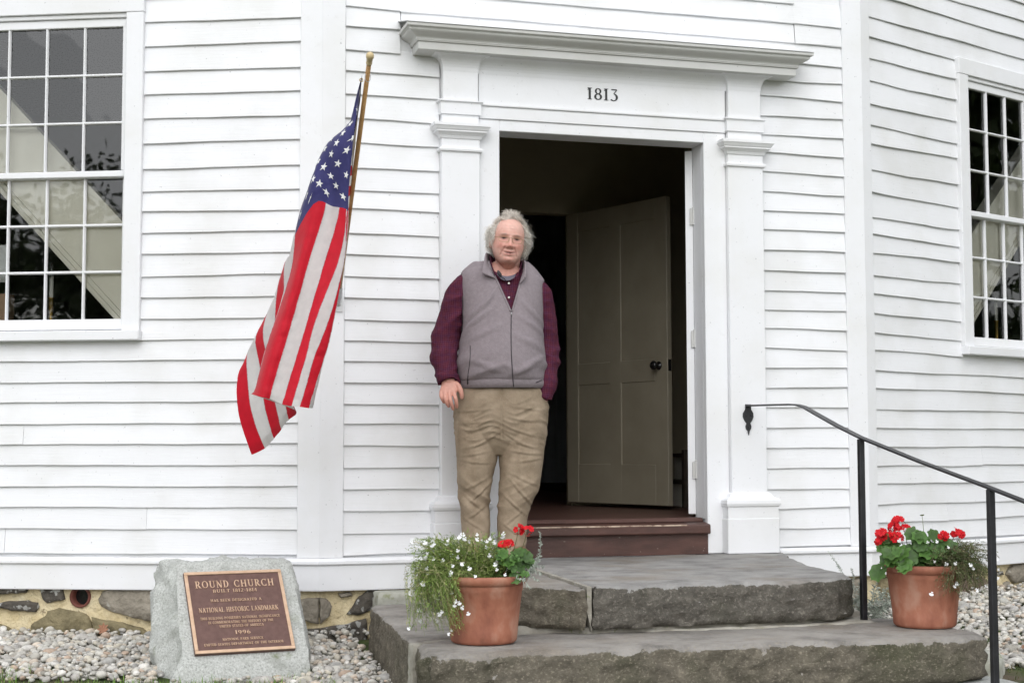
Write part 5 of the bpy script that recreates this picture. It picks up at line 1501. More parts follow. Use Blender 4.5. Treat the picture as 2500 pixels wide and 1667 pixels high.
def lobelia_flower():
    b = MB()
    for (a, l, w_) in ((-1.57, 1.0, .40), (-.75, 1.0, .42), (-2.39, 1.0, .42), (1.15, .62, .2), (1.99, .62, .2)):
        pts = []
        for (rr, k, z) in ((.1, .3, 0), (.6, 1.0, .12), (1.0, .8, .05)):
            for s in (-1, 1):
                pts.append((l * rr * math.cos(a) - s * w_ * k * math.sin(a), l * rr * math.sin(a) + s * w_ * k * math.cos(a), z))
        b.add(pts, [(0, 1, 3, 2), (2, 3, 5, 4)])
    return make_mesh(b.v, b.f, M['petal_white'], True, 'lobelia_flower')
LOB = lobelia_flower()
def lobelia(pot, label, n_stem, end_fn, n_flower, seed, cols, flower_pts=()):
    """trailing plant: a cloud of fine stems with thread leaves, dotted with small white flowers"""
    prnd = np.random.default_rng(seed)
    base = np.array(pot) + EZ * 0.235
    root = empty('lobelia_plant', tuple(base)); tag(root, label, 'plant', 'white trailing flowers in the pots')
    P_, R_, C_ = [], [], []; ends = []
    lb = MB(); lc = []
    for i in range(n_stem):
        s0, e0, bow = end_fn(prnd)
        a = EX * s0[0] + EY * s0[1] + EZ * s0[2]; e = EX * e0[0] + EY * e0[1] + EZ * e0[2]; bw = EX * bow[0] + EY * bow[1] + EZ * bow[2]
        bw = bw + prnd.normal(0, .010, 3)
        P = curve_pts(a, e, bw, 8)
        P = [q + prnd.normal(0, .0020, 3) * min(1, k) for k, q in enumerate(P)]
        P_.append(P); R_.append(prnd.uniform(.0007, .0012)); c = np.array(cols[prnd.integers(len(cols))]) * prnd.uniform(.7, 1.25); C_.append(tuple(c)); ends.append(P[-1])
        for k in range(2, 8):
            for _ in range(3):
                t = P[k - 1] + (P[k] - P[k - 1]) * prnd.uniform(0, 1); d = prnd.normal(0, 1, 3); d /= np.linalg.norm(d); d = d + (P[k] - P[k - 1]) / (np.linalg.norm(P[k] - P[k - 1]) + 1e-6) * .7
                l = prnd.uniform(.006, .017); sd = np.cross(d, prnd.normal(0, 1, 3)); sd /= np.linalg.norm(sd); w_ = prnd.uniform(.0008, .0020)
                k0 = len(lb.v); lb.add([t, t + d * l * .5 + sd * w_, t + d * l, t + d * l * .5 - sd * w_], [(0, 1, 2, 3)]); lc += [tuple(c * prnd.uniform(.8, 1.5))] * 4
    stems_mesh('stems', P_, R_, C_, root, n=3)
    o = lb.build('foliage', M['leaf'], root); set_col(o.data, np.array(lc)); o['kind'] = 'stuff'
    pts = [EX * q[0] + EY * q[1] + EZ * q[2] for q in flower_pts]
    for i in range(n_flower):
        e = ends[prnd.integers(len(ends))]
        if (e @ EY) > 0.10: continue
        if e[2] < -0.06 and prnd.random() < .75: continue
        pts.append(e + prnd.normal(0, .004, 3))
    for q in pts:
        f = link(bpy.data.objects.new('flower', LOB), root)
        nd = -EY * 1.0 + EX * prnd.uniform(-.8, .8) + EZ * prnd.uniform(-.3, .7)
        f.matrix_basis = Matrix.Translation(q) @ Vector(nd).to_track_quat('Z', 'Y').to_matrix().to_4x4() @ Matrix.Rotation(prnd.uniform(-.8, .8), 4, 'Z') @ Matrix.Scale(prnd.uniform(.0075, .0115), 4)
    return root

# left pot
def endsL(g):
    k = g.random()
    a0 = g.uniform(0, 6.28); r0 = g.uniform(0, .12)
    s0 = (r0 * math.cos(a0) - .03, r0 * math.sin(a0), -0.01)
    if k < .50:                                   # upright dome
        x = g.uniform(-.25, .10); y = g.uniform(-.16, .12); top = 0.175 - 0.9 * (x + .06) ** 2 - 1.2 * y * y
        return s0, (x, y, top * g.uniform(.35, 1.12)), (x * .05, 0, .02)
    if k < .76:                                   # leaning left
        x = g.uniform(-.29, -.12); z = g.uniform(-.06, .16); y = g.uniform(-.15, .05)
        return s0, (x, y, z), (-.015, 0, .055)
    x = g.uniform(-.285, -.06); y = g.uniform(-.20, -.03) - max(0, (x + .20)) * .45; z = g.uniform(-.19, -.02)
    return (s0[0] - .05, s0[1] * .6 - .04, s0[2]), (x, y, z), (-.055, -.03, .085)
fw = [(-.078, -.17, .075), (-.12, -.17, .045), (-.052, -.17, .06), (-.03, -.17, .030), (.015, -.16, .012), (.052, -.16, .055), (.085, -.15, .035), (-.105, -.19, -.075), (-.075, -.20, -.083), (-.10, -.20, -.06), (-.155, -.18, -.10), (-.165, -.18, -.11), (-.055, -.20, -.105), (-.21, -.1, .11), (-.19, -.1, .09)]
lobelia(POTL, 'bushy white-flowered trailing plant spilling over the left side of the left pot', 1050, endsL, 150, 5, [(.20, .29, .06), (.27, .33, .10), (.14, .21, .045), (.33, .32, .15), (.17, .25, .06)], fw)
prL = random.Random(3)
leavesL = [(prL.uniform(.03, .175), prL.uniform(-.13, .06), prL.uniform(.02, .125), prL.uniform(.016, .027)) for _ in range(34)]
leavesL += [(.165, -.06, .10, .026), (.13, -.10, .115, .028), (.175, -.02, .08, .024), (.10, -.12, .08, .026), (.14, -.10, .06, .024)]
geranium(POTL, 'small red geranium at the right side of the left pot', leavesL, [(.135, -.06, .203, .020, 6), (.168, -.06, .196, .022, 7), (.096, -.08, .150, .018, 6), (.074, -.08, .142, .012, 3)], [], 4)

def dusty(name, base, label, sprigs, seed, group='silvery grey-leaved plants'):
    g = np.random.default_rng(seed)
    root = empty(name, tuple(base)); tag(root, label, 'plant', group)
    P_, R_, C_ = [], [], []; lb = MB(); lc = []
    for (s0, e0, bow, dens, ll) in sprigs:
        a = EX * s0[0] + EY * s0[1] + EZ * s0[2]; e = EX * e0[0] + EY * e0[1] + EZ * e0[2]
        P = curve_pts(a, e, EX * bow[0] + EY * bow[1] + EZ * bow[2], 9)
        c = np.array([.42, .46, .40]) * g.uniform(.75, 1.15); P_.append(P); R_.append(.0016); C_.append(tuple(c))
        for _ in range(dens):
            t = g.uniform(.12, 1.0); k = min(7, int(t * 8)); q = P[k] + (P[k + 1] - P[k]) * (t * 8 - k)
            tg = P[k + 1] - P[k]; tg = tg / np.linalg.norm(tg); d = g.normal(0, 1, 3); d -= tg * (d @ tg); d /= np.linalg.norm(d); d = d * .85 + tg * .45
            l = ll * g.uniform(.5, 1.15) * (1.15 - .75 * t); sd = np.cross(d, g.normal(0, 1, 3)); sd /= np.linalg.norm(sd); w_ = g.uniform(.0018, .0034)
            lb.add([q, q + d * l * .45 + sd * w_, q + d * l - EZ * l * .15, q + d * l * .45 - sd * w_], [(0, 1, 2, 3)]); lc += [tuple(c * g.uniform(.8, 1.3))] * 4
    stems_mesh('stems', P_, R_, C_, root, n=4)
    o = lb.build('foliage', M['leaf'], root); set_col(o.data, np.array(lc)); o['kind'] = 'stuff'
    return root
spr = [((.13, -.06, .0), (.214, -.08, .192), (.035, 0, -.02), 170, .022), ((.12, -.06, -.005), (.225, -.08, .03), (0, 0, .03), 45, .030), ((.12, -.09, -.005), (.215, -.12, .005), (0, 0, .02), 40, .028), ((.11, -.05, .0), (.235, -.04, .055), (0, 0, .02), 40, .03), ((.10, -.11, 0), (.18, -.14, -.02), (0, 0, .025), 30, .025)]
dusty('artemisia_plant', POTL + EZ * 0.235, 'silvery sprig standing up at the right edge of the left pot', spr, 8)
gd = np.random.default_rng(12)
spr = []
for i in range(46):
    x = gd.uniform(-.16, .17); z = gd.uniform(.02, .16) if abs(x) < .13 else gd.uniform(-.02, .10)
    spr.append(((gd.uniform(-.03, .03), gd.uniform(-.03, .03), -.16), (x, gd.uniform(-.14, .08), z), (x * .15, 0, .05), 60, .045))
for x, z in ((-.125, .275), (-.10, .24), (-.02, .20)): spr.append(((-.04, 0, .02), (x, .02, z), (.02, 0, .02), 60, .022))
dusty('artemisia_plant', (2.285, -1.20, -0.215), 'silvery grey bush growing between the upper slab and the right pot', spr, 15)

# right pot
prR = random.Random(9)
leavesR = [(prR.uniform(-.17, .04), prR.uniform(-.14, .06), prR.uniform(.025, .135), prR.uniform(.024, .040)) for _ in range(44)]
leavesR += [(-.205, -.06, -.005, .040), (-.17, -.10, .05, .040), (-.07, -.11, .155, .036), (-.045, -.12, .14, .040), (.02, -.1, .145, .036), (-.02, -.14, .08, .042), (-.10, -.13, .06, .042), (.05, -.10, .12, .036), (-.12, -.14, .03, .038), (.085, -.1, .10, .034), (-.185, -.06, .095, .030)]
geranium(POTR, 'leafy red geranium filling the left side of the right pot', leavesR,
         [(-.113, -.05, .200, .026, 11), (-.135, -.06, .182, .022, 7), (-.092, -.07, .175, .018, 5), (-.190, -.06, .155, .022, 9), (-.198, -.06, .128, .016, 5), (-.135, -.09, .142, .022, 8), (-.165, -.08, .15, .012, 3), (.057, -.10, .150, .018, 7), (.112, -.08, .163, .020, 6), (.135, -.08, .155, .016, 5)], [(-.016, -.05, .230)], 6)
def endsR(g):
    k = g.random(); a0 = g.uniform(0, 6.28); r0 = g.uniform(0, .10)
    s0 = (r0 * math.cos(a0) + .05, r0 * math.sin(a0), -0.01)
    if k < .50:
        x = g.uniform(-.03, .21); y = g.uniform(-.20, .10); return s0, (x, y, g.uniform(-.01, .105) + max(0, y) * .2), (0, -.02, .03)
    if k < .75:
        return s0, (g.uniform(.10, .285), g.uniform(-.16, .08), g.uniform(-.10, .11)), (.02, 0, .05)
    x = g.uniform(.0, .24); return s0, (x, g.uniform(-.22, -.08) + max(0, x - .12) * .6, g.uniform(-.10, .0)), (.03, -.03, .06)
fwR = [(.0, -.16, .045), (.045, -.17, .035), (-.015, -.17, -.085), (.235, -.06, .02), (.26, -.04, .012), (.29, -.02, -.01), (.31, 0, .04), (.315, 0, .0), (.305, 0, -.035), (.285, 0, -.06), (.20, -.1, -.075), (.245, -.05, -.065), (.02, -.13, .125), (.07, -.12, .10), (-.02, -.14, .122)]
lobelia(POTR, 'sparse white-flowered trailing plant hanging over the right side of the right pot', 900, endsR, 24, 21, [(.10, .13, .045), (.13, .14, .06), (.07, .10, .03), (.15, .125, .07)], fwR)

# ------------------------------------------------------------------ small things
def fallen_leaf(loc, label, rot, size, col):
    pts = [(0, -.1), (.08, .1), (.34, .0), (.26, .26), (.5, .36), (.26, .5), (.40, .74), (.12, .70), (0, 1.0), (-.12, .70), (-.40, .74), (-.26, .5), (-.5, .36), (-.26, .26), (-.34, .0), (-.08, .1)]
    V = [(x, y, 0.12 * math.sin(3 * y) + .16 * abs(x)) for x, y in pts] + [(0, .4, .02)]
    n = len(pts)
    o = mobj('fallen_leaf', V, [(i, (i + 1) % n, n) for i in range(n)], mat_noise('dry_leaf', [(0.3, tuple(c * .7 for c in col)), (0.7, col)], 9, 4, 0.8, 0.1))
    o.location = loc; o.rotation_euler = rot; o.scale = (size,) * 3
    return tag(o, label, 'leaf')
p_ = FP('L', 1.085, 0.035, -0.375)
fallen_leaf(p_, 'dry brown oak leaf propped against the foundation left of the memorial stone', (R(72), 0, R(-12)), 0.060, (0.40, 0.20, 0.12))
fallen_leaf((2.86, -1.02, ground_z(2.86, -1.02) + 0.045), 'green fallen leaf on the pebbles right of the right pot', (R(35), R(10), R(40)), 0.035, (0.08, 0.17, 0.03))
fallen_leaf((3.08, -1.32, ground_z(3.08, -1.32) + 0.04), 'curled brown leaf on the pebbles at the far right', (R(30), R(-20), R(-60)), 0.04, (0.28, 0.15, 0.09))

def candle(face, s, label):
    root = empty('candle_lamp', FP(face, s, -0.105, 1.125)); tag(root, label, 'candle lamp', 'electric candles in the windows')
    MB().lathe([(0.0, 0.0), (0.035, 0.0), (0.033, 0.012), (0.014, 0.020), (0.011, 0.03), (0.0115, 0.185), (0.0145, 0.19), (0.0145, 0.195), (0.0, 0.195)], 18).build('brass_holder', M['brass'], root, True)
    MB().lathe([(0.0105, 0.1952), (0.0105, 0.305), (0.0, 0.305)], 18).build('candle_sleeve', M['candle'], root, True)
    MB().lathe([(0.006, 0.3052), (0.006, 0.315), (0.011, 0.332), (0.009, 0.350), (0.002, 0.372), (0.0, 0.374)], 14).build('bulb', M['glass'], root, True)
candle('L', 1.446, 'white electric candle on a brass holder in the left window')
candle('R', 1.408, 'white electric candle on a brass holder in the right window')
b = FMB('L'); b.fbox(1.690, 1.90, -0.122, -0.119, 1.405, 1.600); o = b.build('paper_sheet', M['paper']); tag(o, 'white paper sheet hanging inside the left window at the photo edge', 'paper')
b = FMB('L'); b.fbox(1.688, 1.95, -0.20, -0.112, 1.137, 1.345); o = b.build('cardboard_box', M['cardboard']); tag(o, 'tan cardboard box on the inner sill of the left window', 'box')

# ------------------------------------------------------------------ the man in the doorway
person = empty('person', (0.828, -0.43, -0.018), R(-16.2))
tag(person, 'person in grey fleece vest, maroon checked shirt and khaki trousers standing by the doorway', 'person')

def vnoise(P, freq, seed, n=10):
    """smooth vectorised noise: random plane waves; freq may be a vector"""
    g = np.random.default_rng(seed); f = np.broadcast_to(np.asarray(freq, float), (3,)); out = np.zeros(len(P))
    for _ in range(n):
        d = g.normal(size=3); d /= np.linalg.norm(d)
        out += np.sin((P * f) @ d * 6.283 + g.uniform(0, 6.283))
    return out / math.sqrt(n)

def ring_loft(rings, n=40, sup=1.0):
    """rings: (cx, cy, cz, rx, ry_front, ry_back) horizontal sections"""
    V = []; F = []
    for (x, y, z, rx, rf, rb) in rings:
        for k in range(n):
            a = 2 * math.pi * k / n; c, s = math.cos(a), math.sin(a)
            cc = math.copysign(abs(c) ** sup, c); ss = math.copysign(abs(s) ** sup, s)
            V.append((x + rx * cc, y + (rb if s > 0 else rf) * ss, z))
    for i in range(len(rings) - 1):
        for k in range(n): F.append((i * n + k, i * n + (k + 1) % n, (i + 1) * n + (k + 1) % n, (i + 1) * n + k))
    F.append(tuple(reversed(range(n)))); F.append(tuple((len(rings) - 1) * n + k for k in range(n)))
    return V, F

def dense(rings, m):
    """interpolate section tables smoothly"""
    r_ = np.array(rings, float); t = np.arange(len(r_)); tq = np.linspace(0, len(r_) - 1, m)
    return natural_spline(t, r_, tq)

def limb(pts, rad, m=24, n=22, flat=1.0):
    pts = dense(pts, m); rad = np.interp(np.linspace(0, 1, m), np.linspace(0, 1, len(rad)), rad)
    b = MB(); b.tube([tuple(p) for p in pts], list(rad), n); return b.v, b.f

def remesh(parts, voxel, smooth_it=4, smooth_f=0.5):
    b = MB()
    for V, F in parts: b.add(V, F)
    bm = bmesh.new(); bm.from_mesh(make_mesh(b.v, b.f)); bmesh.ops.recalc_face_normals(bm, faces=bm.faces[:])
    me = bpy.data.meshes.new('tmp'); bm.to_mesh(me); bm.free()
    o = bpy.data.objects.new('tmp', me); COL.objects.link(o)
    m_ = o.modifiers.new('r', 'REMESH'); m_.mode = 'VOXEL'; m_.voxel_size = voxel
    if smooth_it:
        s_ = o.modifiers.new('s', 'SMOOTH'); s_.iterations = smooth_it; s_.factor = smooth_f
    dg = bpy.context.evaluated_depsgraph_get(); dg.update()
    out = bpy.data.meshes.new_from_object(o.evaluated_get(dg))
    bpy.data.objects.remove(o)
    return out

def mesh_arrays(me):
    n = len(me.vertices); P = np.zeros(n * 3, np.float32); me.vertices.foreach_get('co', P)
    N = np.zeros(n * 3, np.float32); me.vertices.foreach_get('normal', N)
    return P.reshape(-1, 3).astype(float), N.reshape(-1, 3).astype(float)
def put(me, P):
    me.vertices.foreach_set('co', P.astype(np.float32).ravel()); me.polygons.foreach_set('use_smooth', np.ones(len(me.polygons), bool)); me.update()
def cut(me, keep):
    """keep: boolean per vertex; faces with any dropped vertex go"""
    bm = bmesh.new(); bm.from_mesh(me); bm.verts.ensure_lookup_table()
    bmesh.ops.delete(bm, geom=[bm.verts[i] for i in np.nonzero(~keep)[0]], context='VERTS'); bm.to_mesh(me); bm.free()
def pobj2(name, me, mat, parent=person):
    me.materials.clear(); me.materials.append(mat); me.name = name
    return link(bpy.data.objects.new(name, me), parent)
def shear(P):
    """right shoulder (viewer's side) hangs lower, as he leans"""
    P = np.array(P, float); k = np.clip((P[:, 2] - 1.05) / 0.3, 0, 1); P[:, 2] -= 0.085 * (P[:, 0] + 0.015) * k; return P

TORSO = [(-.012, .000, .800, .176, .130, .125), (-.010, -.005, .855, .188, .150, .135), (-.013, -.012, .92, .202, .176, .140), (-.014, -.012, .99, .198, .182, .140), (-.013, -.006, 1.08, .184, .170, .138),
         (-.012, .000, 1.17, .176, .152, .136), (-.012, .006, 1.26, .181, .134, .130), (-.012, .010, 1.33, .185, .116, .116), (-.012, .012, 1.38, .180, .098, .102), (-.010, .014, 1.413, .152, .085, .090), (-.004, .014, 1.440, .098, .076, .080), (.002, .012, 1.462, .072, .066, .068)]
def torso(off, z0=None, m=40):
    T = dense(TORSO, m); T[:, 3:] += off
    if z0: T = T[T[:, 2] > z0]
    return ring_loft([tuple(r_) for r_ in T], 56, 0.90)
ARM_L = [(-.150, .020, 1.365), (-.205, .016, 1.325), (-.240, .012, 1.235), (-.272, .014, 1.140), (-.292, .006, 1.065), (-.292, -.030, .995), (-.280, -.070, .930), (-.268, -.100, .875)]
RAD_L = [.062, .066, .067, .063, .063, .059, .052, .048]
ARM_R = [(.125, .025, 1.340), (.168, .030, 1.290), (.185, .045, 1.20), (.196, .055, 1.11), (.204, .050, 1.04), (.205, .025, .965), (.205, -.010, .90), (.196, -.030, .845), (.180, -.04, .795)]
RAD_R = [.064, .066, .064, .060, .061, .058, .052, .046, .040]

# ---- body: head, neck, trunk, arms, hands and legs grown as one skin
HC = Vector((0.0195, -0.022, 1.559)); HROT = Matrix.Rotation(R(6.5), 4, 'Y') @ Matrix.Rotation(R(7), 4, 'Z') @ Matrix.Rotation(R(-2), 4, 'X')
HM = Matrix.Translation(HC) @ HROT
HEAD = [(-.125, .020, -.066, -.030), (-.118, .036, -.080, -.012), (-.105, .049, -.089, .018), (-.086, .060, -.093, .045), (-.062, .069, -.095, .062), (-.035, .0745, -.096, .078), (0.0, .0755, -.094, .090), (.03, .0740, -.0955, .096), (.06, .0690, -.091, .096), (.085, .0590, -.077, .084), (.104, .042, -.054, .060), (.116, .022, -.026, .028), (.1205, .005, -.005, .005)]
def head_mesh():
    H = dense([(q[0], q[1], q[2], q[3]) for q in HEAD], 110); n = 120
    V = []
    for (z, hw, yf, yb) in H:
        for k in range(n):
            a = 2 * math.pi * k / n; c, s = math.cos(a), math.sin(a)
            x = hw * math.copysign(abs(c) ** .96, c); mid = (yf + yb) * .42
            y = mid + ((yb - mid) * abs(s) ** .9 if s > 0 else (yf - mid) * abs(s) ** .92)
            V.append((x, y, z))
    V = np.array(V)
    x, y, z = V.T; ax = np.abs(x); fr = np.clip(-(y + .02) / .05, 0, 1)
    g = lambda u, s: np.exp(-(u / s) ** 2)
    zz = [.024, .008, -.008, -.022, -.034, -.041, -.047, -.053]; aa = [0, .005, .012, .019, .0265, .0285, .0215, .004]
    A_ = np.interp(-z, [-q for q in zz], aa); wn_ = np.interp(-z, [-q for q in zz], [.008, .008, .009, .011, .0155, .017, .016, .015])
    d = -A_ * g(x, wn_)
    d += -.0060 * g(ax - .0170, .0065) * g(z + .0415, .0072)          # wings of the nose
    d += .0130 * g(ax - .031, .017) * g(z + .000, .0115)              # eye sockets
    d += -.0060 * g(ax - .031, .0125) * (g(z - .0060, .0038) + g(z + .0065, .0042))            # lids over the eyeballs
    d += -.0065 * g(ax - .030, .022) * g(z - .0185, .0070)            # brows
    d += -.0085 * g(ax - .042, .018) * g(z + .034, .017)              # cheeks
    d += -.0045 * g(ax - .046, .018) * g(z + .078, .020)              # jowls
    ln_x = np.interp(-z, [.040, .055, .072, .088], [.0205, .0275, .0345, .0385]); d += .0062 * g(ax - ln_x, .0045) * ((z < -.040) & (z > -.088))
    zm = z - 9.0 * x * x
    d += -.0055 * g(x, .023) * g(zm + .0665, .0048) - .0062 * g(x, .020) * g(zm + .0810, .0058) + .0075 * g(x, .027) * g(zm + .0735, .0028)
    d += -.0020 * g(x, .005) * g(z + .056, .006) + .003 * g(x, .018) * g(z + .0915, .005)
    d += -.0080 * g(x, .021) * g(z + .107, .0105)
    d += .0022 * (g(z - .046, .0022) + g(z - .060, .0020)) * g(x, .030)
    V[:, 1] += d * fr
    F = [(i * n + k, i * n + (k + 1) % n, (i + 1) * n + (k + 1) % n, (i + 1) * n + k) for i in range(len(H) - 1) for k in range(n)]
    F += [tuple(reversed(range(n))), tuple((len(H) - 1) * n + k for k in range(n))]
    V = V * np.array([1.03, 1.0, .965])
    W_ = (np.array(HROT.to_3x3()) @ V.T).T + np.array(HC)
    return W_.tolist(), F
def ellipsoid(c, r_, rot=None):
    v, f = ico(3); P = v * np.array(r_)
    if rot is not None: P = P @ np.array(rot).T
    return (P + np.array(c)).tolist(), f.tolist()
hw_ = lambda x, y, z: tuple(HM @ Vector((x, y, z)))
parts = [head_mesh()]
for s in (-1, 1):
    parts.append(ellipsoid(hw_(s * .0825, .008, -.012), (.010, .020, .032), HROT.to_3x3() @ Matrix.Rotation(R(18 * s), 3, 'Z')))
parts.append(limb([(.010, .020, 1.365), (.012, .016, 1.43), (.018, .006, 1.475), (.022, .000, 1.52)], [.068, .060, .061, .062]))
parts.append(limb([(.018, -.028, 1.445), (.022, -.050, 1.468), (.023, -.040, 1.482)], [.034, .046, .046]))     # fullness under the chin
T = dense(TORSO, 40); T[:, 3:] -= .018
V_, F_ = ring_loft([tuple(r_) for r_ in T], 40, .92); parts.append((shear(V_).tolist(), F_))
parts.append(limb(ARM_L + [(-.266, -.108, .860)], [.045] * 5 + [.040, .034, .030, .030])); parts.append(limb(ARM_R + [(.14, -.05, .73)], [.045] * 5 + [.04, .034, .030, .030, .028]))
parts.append(limb([(-.11, 0, .86), (-.125, 0, .6), (-.14, .005, .35), (-.14, .01, .06)], [.10, .085, .055, .042])); parts.append(limb([(.09, 0, .86), (.08, 0, .6), (.05, .005, .35), (.033, .01, .06)], [.10, .085, .055, .042]))
# hand: palm, four fingers, thumb
def palm():
    rg = dense([(-.267, -.104, .892, .029, .020, .020), (-.265, -.112, .868, .035, .019, .020), (-.264, -.120, .845, .041, .017, .020), (-.268, -.127, .820, .041, .014, .018), (-.270, -.128, .810, .036, .010, .012)], 14)
    return ring_loft([tuple(r_) for r_ in rg], 26, .82)
parts.append(palm())
for P_, r0, r1 in (([(-.2405, -.128, .832), (-.2385, -.137, .815), (-.231, -.147, .788), (-.2275, -.137, .765), (-.227, -.122, .748)], .0108, .0078),
                   ([(-.262, -.130, .830), (-.2615, -.140, .812), (-.256, -.152, .782), (-.2485, -.142, .757), (-.2445, -.126, .739)], .0110, .0080),
                   ([(-.282, -.129, .830), (-.283, -.138, .815), (-.280, -.149, .789), (-.2715, -.140, .767), (-.264, -.126, .752)], .0104, .0076),
                   ([(-.299, -.122, .836), (-.302, -.130, .822), (-.301, -.140, .803), (-.294, -.134, .785), (-.286, -.122, .772)], .0092, .0066),
                   ([(-.236, -.112, .866), (-.219, -.120, .852), (-.208, -.126, .828), (-.2035, -.122, .806), (-.203, -.116, .792)], .0150, .0085)):
    rr = list(np.linspace(r0, r1, 12)); rr[5] *= 1.08; rr[8] *= 1.05; rr[-1] *= .62
    parts.append(limb(P_, rr, 22, 12))
body = remesh(parts, 0.0026, 1, 0.3)
P, N = mesh_arrays(body)
HI = np.array(HM.inverted()); Hh = (HI[:3, :3] @ P.T).T + HI[:3, 3]
Hh = Hh / np.array([1.03, 1.0, .965])
x, y, z = Hh.T; ax = np.abs(x); front = (y < -.02) & (z > -.13)
base = np.tile(np.array([.64, .36, .29]), (len(P), 1)); red = np.array([.58, .215, .170]); g = lambda u, s: np.exp(-(u / s) ** 2)
def blend(w_, c):
    global base
    w_ = np.clip(w_, 0, 1)[:, None]; base = base * (1 - w_) + np.array(c) * w_
fm = front.astype(float)
blend(.55 * fm * g(ax - .042, .020) * g(z + .036, .020), red); blend(.60 * fm * g(x, .016) * g(z + .038, .014), red)
blend(.45 * fm * g(x, .03) * g(z + .105, .014), red); blend(.6 * np.clip((z - .03) / .03, 0, 1) * fm, (.72, .45, .38))
zm = z - 9.0 * x * x
blend(.80 * fm * g(x, .024) * (g(zm + .0675, .0042) + g(zm + .0808, .0048)), (.48, .14, .125))
blend(fm * 1.3 * g(x, .026) * g(zm + .0737, .0026), (.07, .02, .018))
ln_x = np.interp(-z, [.040, .055, .072, .088], [.0215, .0285, .0355, .0395]); blend(.75 * fm * g(ax - ln_x, .0034) * ((z < -.042) & (z > -.086)), (.40, .15, .12))
blend(.55 * fm * g(ax - .031, .018) * g(z + .004, .013), (.36, .17, .135))
blend(.9 * fm * g(ax - .031, .0115) * g(z - .0000, .0034), (.22, .15, .13))
blend(1.2 * fm * g(ax - .0315, .0055) * g(z - .0000, .0036), (.035, .03, .03))
blend(1.0 * fm * g(ax - .031, .0125) * g(z - .0035, .0022), (.085, .05, .042))
blend(.5 * fm * g(ax - .031, .014) * g(z + .0110, .0030), (.42, .17, .14))
blend(.85 * fm * g(ax - .031, .018) * g(z - .0200, .0042), (.27, .19, .15))
blend(.55 * fm * g(ax - .009, .0040) * g(z + .0515, .0024), (.16, .06, .05))
beard = fm * (z < -.05) * .22 * (1 + .6 * vnoise(Hh, 90, 3)); blend(beard, (.42, .30, .26))
hand = (P[:, 2] < .90) & (P[:, 0] < -.17); hl = hand.astype(float)
blend(hl * .45, (.60, .275, .205)); blend(hl * .5 * np.clip((.80 - P[:, 2]) / .05, 0, 1), (.50, .20, .15))
blend(.22 * np.clip(vnoise(P, 45, 8), 0, 1), (.55, .24, .19))
neck = (z < -.118) & (P[:, 2] > 1.3); blend(neck * .45, (.56, .25, .19))
put(body, P)
set_col(body, base)
M['skin'] = mat_attr('skin', rough=0.48, bump=0.12, bscale=160, bdist=0.0015, sss=0.04, spec=0.42, var=0.10, vscale=70)
body_o = pobj2('body', body, M['skin'])

# ---- trousers
hip = [(-.014, .005, .885, .196, .150, .135), (-.016, .004, .82, .216, .160, .150), (-.018, .004, .75, .228, .160, .160), (-.018, .004, .68, .226, .150, .158), (-.020, .006, .61, .205, .128, .146), (-.022, .008, .560, .150, .100, .120), (-.024, .008, .525, .080, .070, .085)]
def leg(pts, rx, ry):
    rg = dense([(p[0], p[1], p[2], a, b_, b_) for p, a, b_ in zip(pts, rx, ry)], 60)
    return ring_loft([tuple(r_) for r_ in rg], 40, .95)
parts = [ring_loft([tuple(r_) for r_ in dense(hip, 30)], 56, .92),
         leg([(-.128, .005, .74), (-.134, .004, .64), (-.134, .000, .53), (-.142, .000, .42), (-.146, .004, .33), (-.142, .012, .24), (-.140, .016, .16), (-.140, .012, .06), (-.140, .008, .022)],
             [.108, .110, .100, .086, .077, .072, .069, .070, .071], [.135, .128, .112, .098, .088, .082, .080, .084, .088]),
         leg([(.098, .005, .74), (.092, .004, .64), (.082, .000, .53), (.076, -.002, .43), (.062, .000, .34), (.040, .010, .255), (.034, .016, .17), (.031, .012, .07), (.031, .008, .022)],
             [.110, .112, .108, .103, .094, .077, .071, .072, .073], [.135, .128, .115, .104, .094, .085, .082, .085, .090])]
tr = remesh(parts, 0.0040, 5, 0.5)
P, N = mesh_arrays(tr)
x, y, z = P.T
def ridged(P_, f, seed): return 1 - np.abs(np.clip(vnoise(P_, f, seed, 7), -1.6, 1.6)) / .8
bend = P.copy(); bend[:, 2] = z + .10 * np.abs(x - np.where(x < -.03, -.14, .08)) + .02 * np.sin(x * 30)
hipw = np.exp(-((z - .64) / .13) ** 2); knee = np.exp(-((z - .33) / .11) ** 2); hem = np.exp(-((z - .08) / .07) ** 2)
pat = np.clip(.5 + .8 * vnoise(P, (5, 4, 4), 61, 6), 0, 1.3)
d = .0024 * hipw * pat * ridged(bend, (3.2, 2.2, 15.0), 4) + .0024 * hipw * pat * ridged(bend, (4.5, 3, 22.0), 14)
diag = P.copy(); diag[:, 2] = z + .55 * np.where(x < -.03, x + .14, -(x - .07)) 
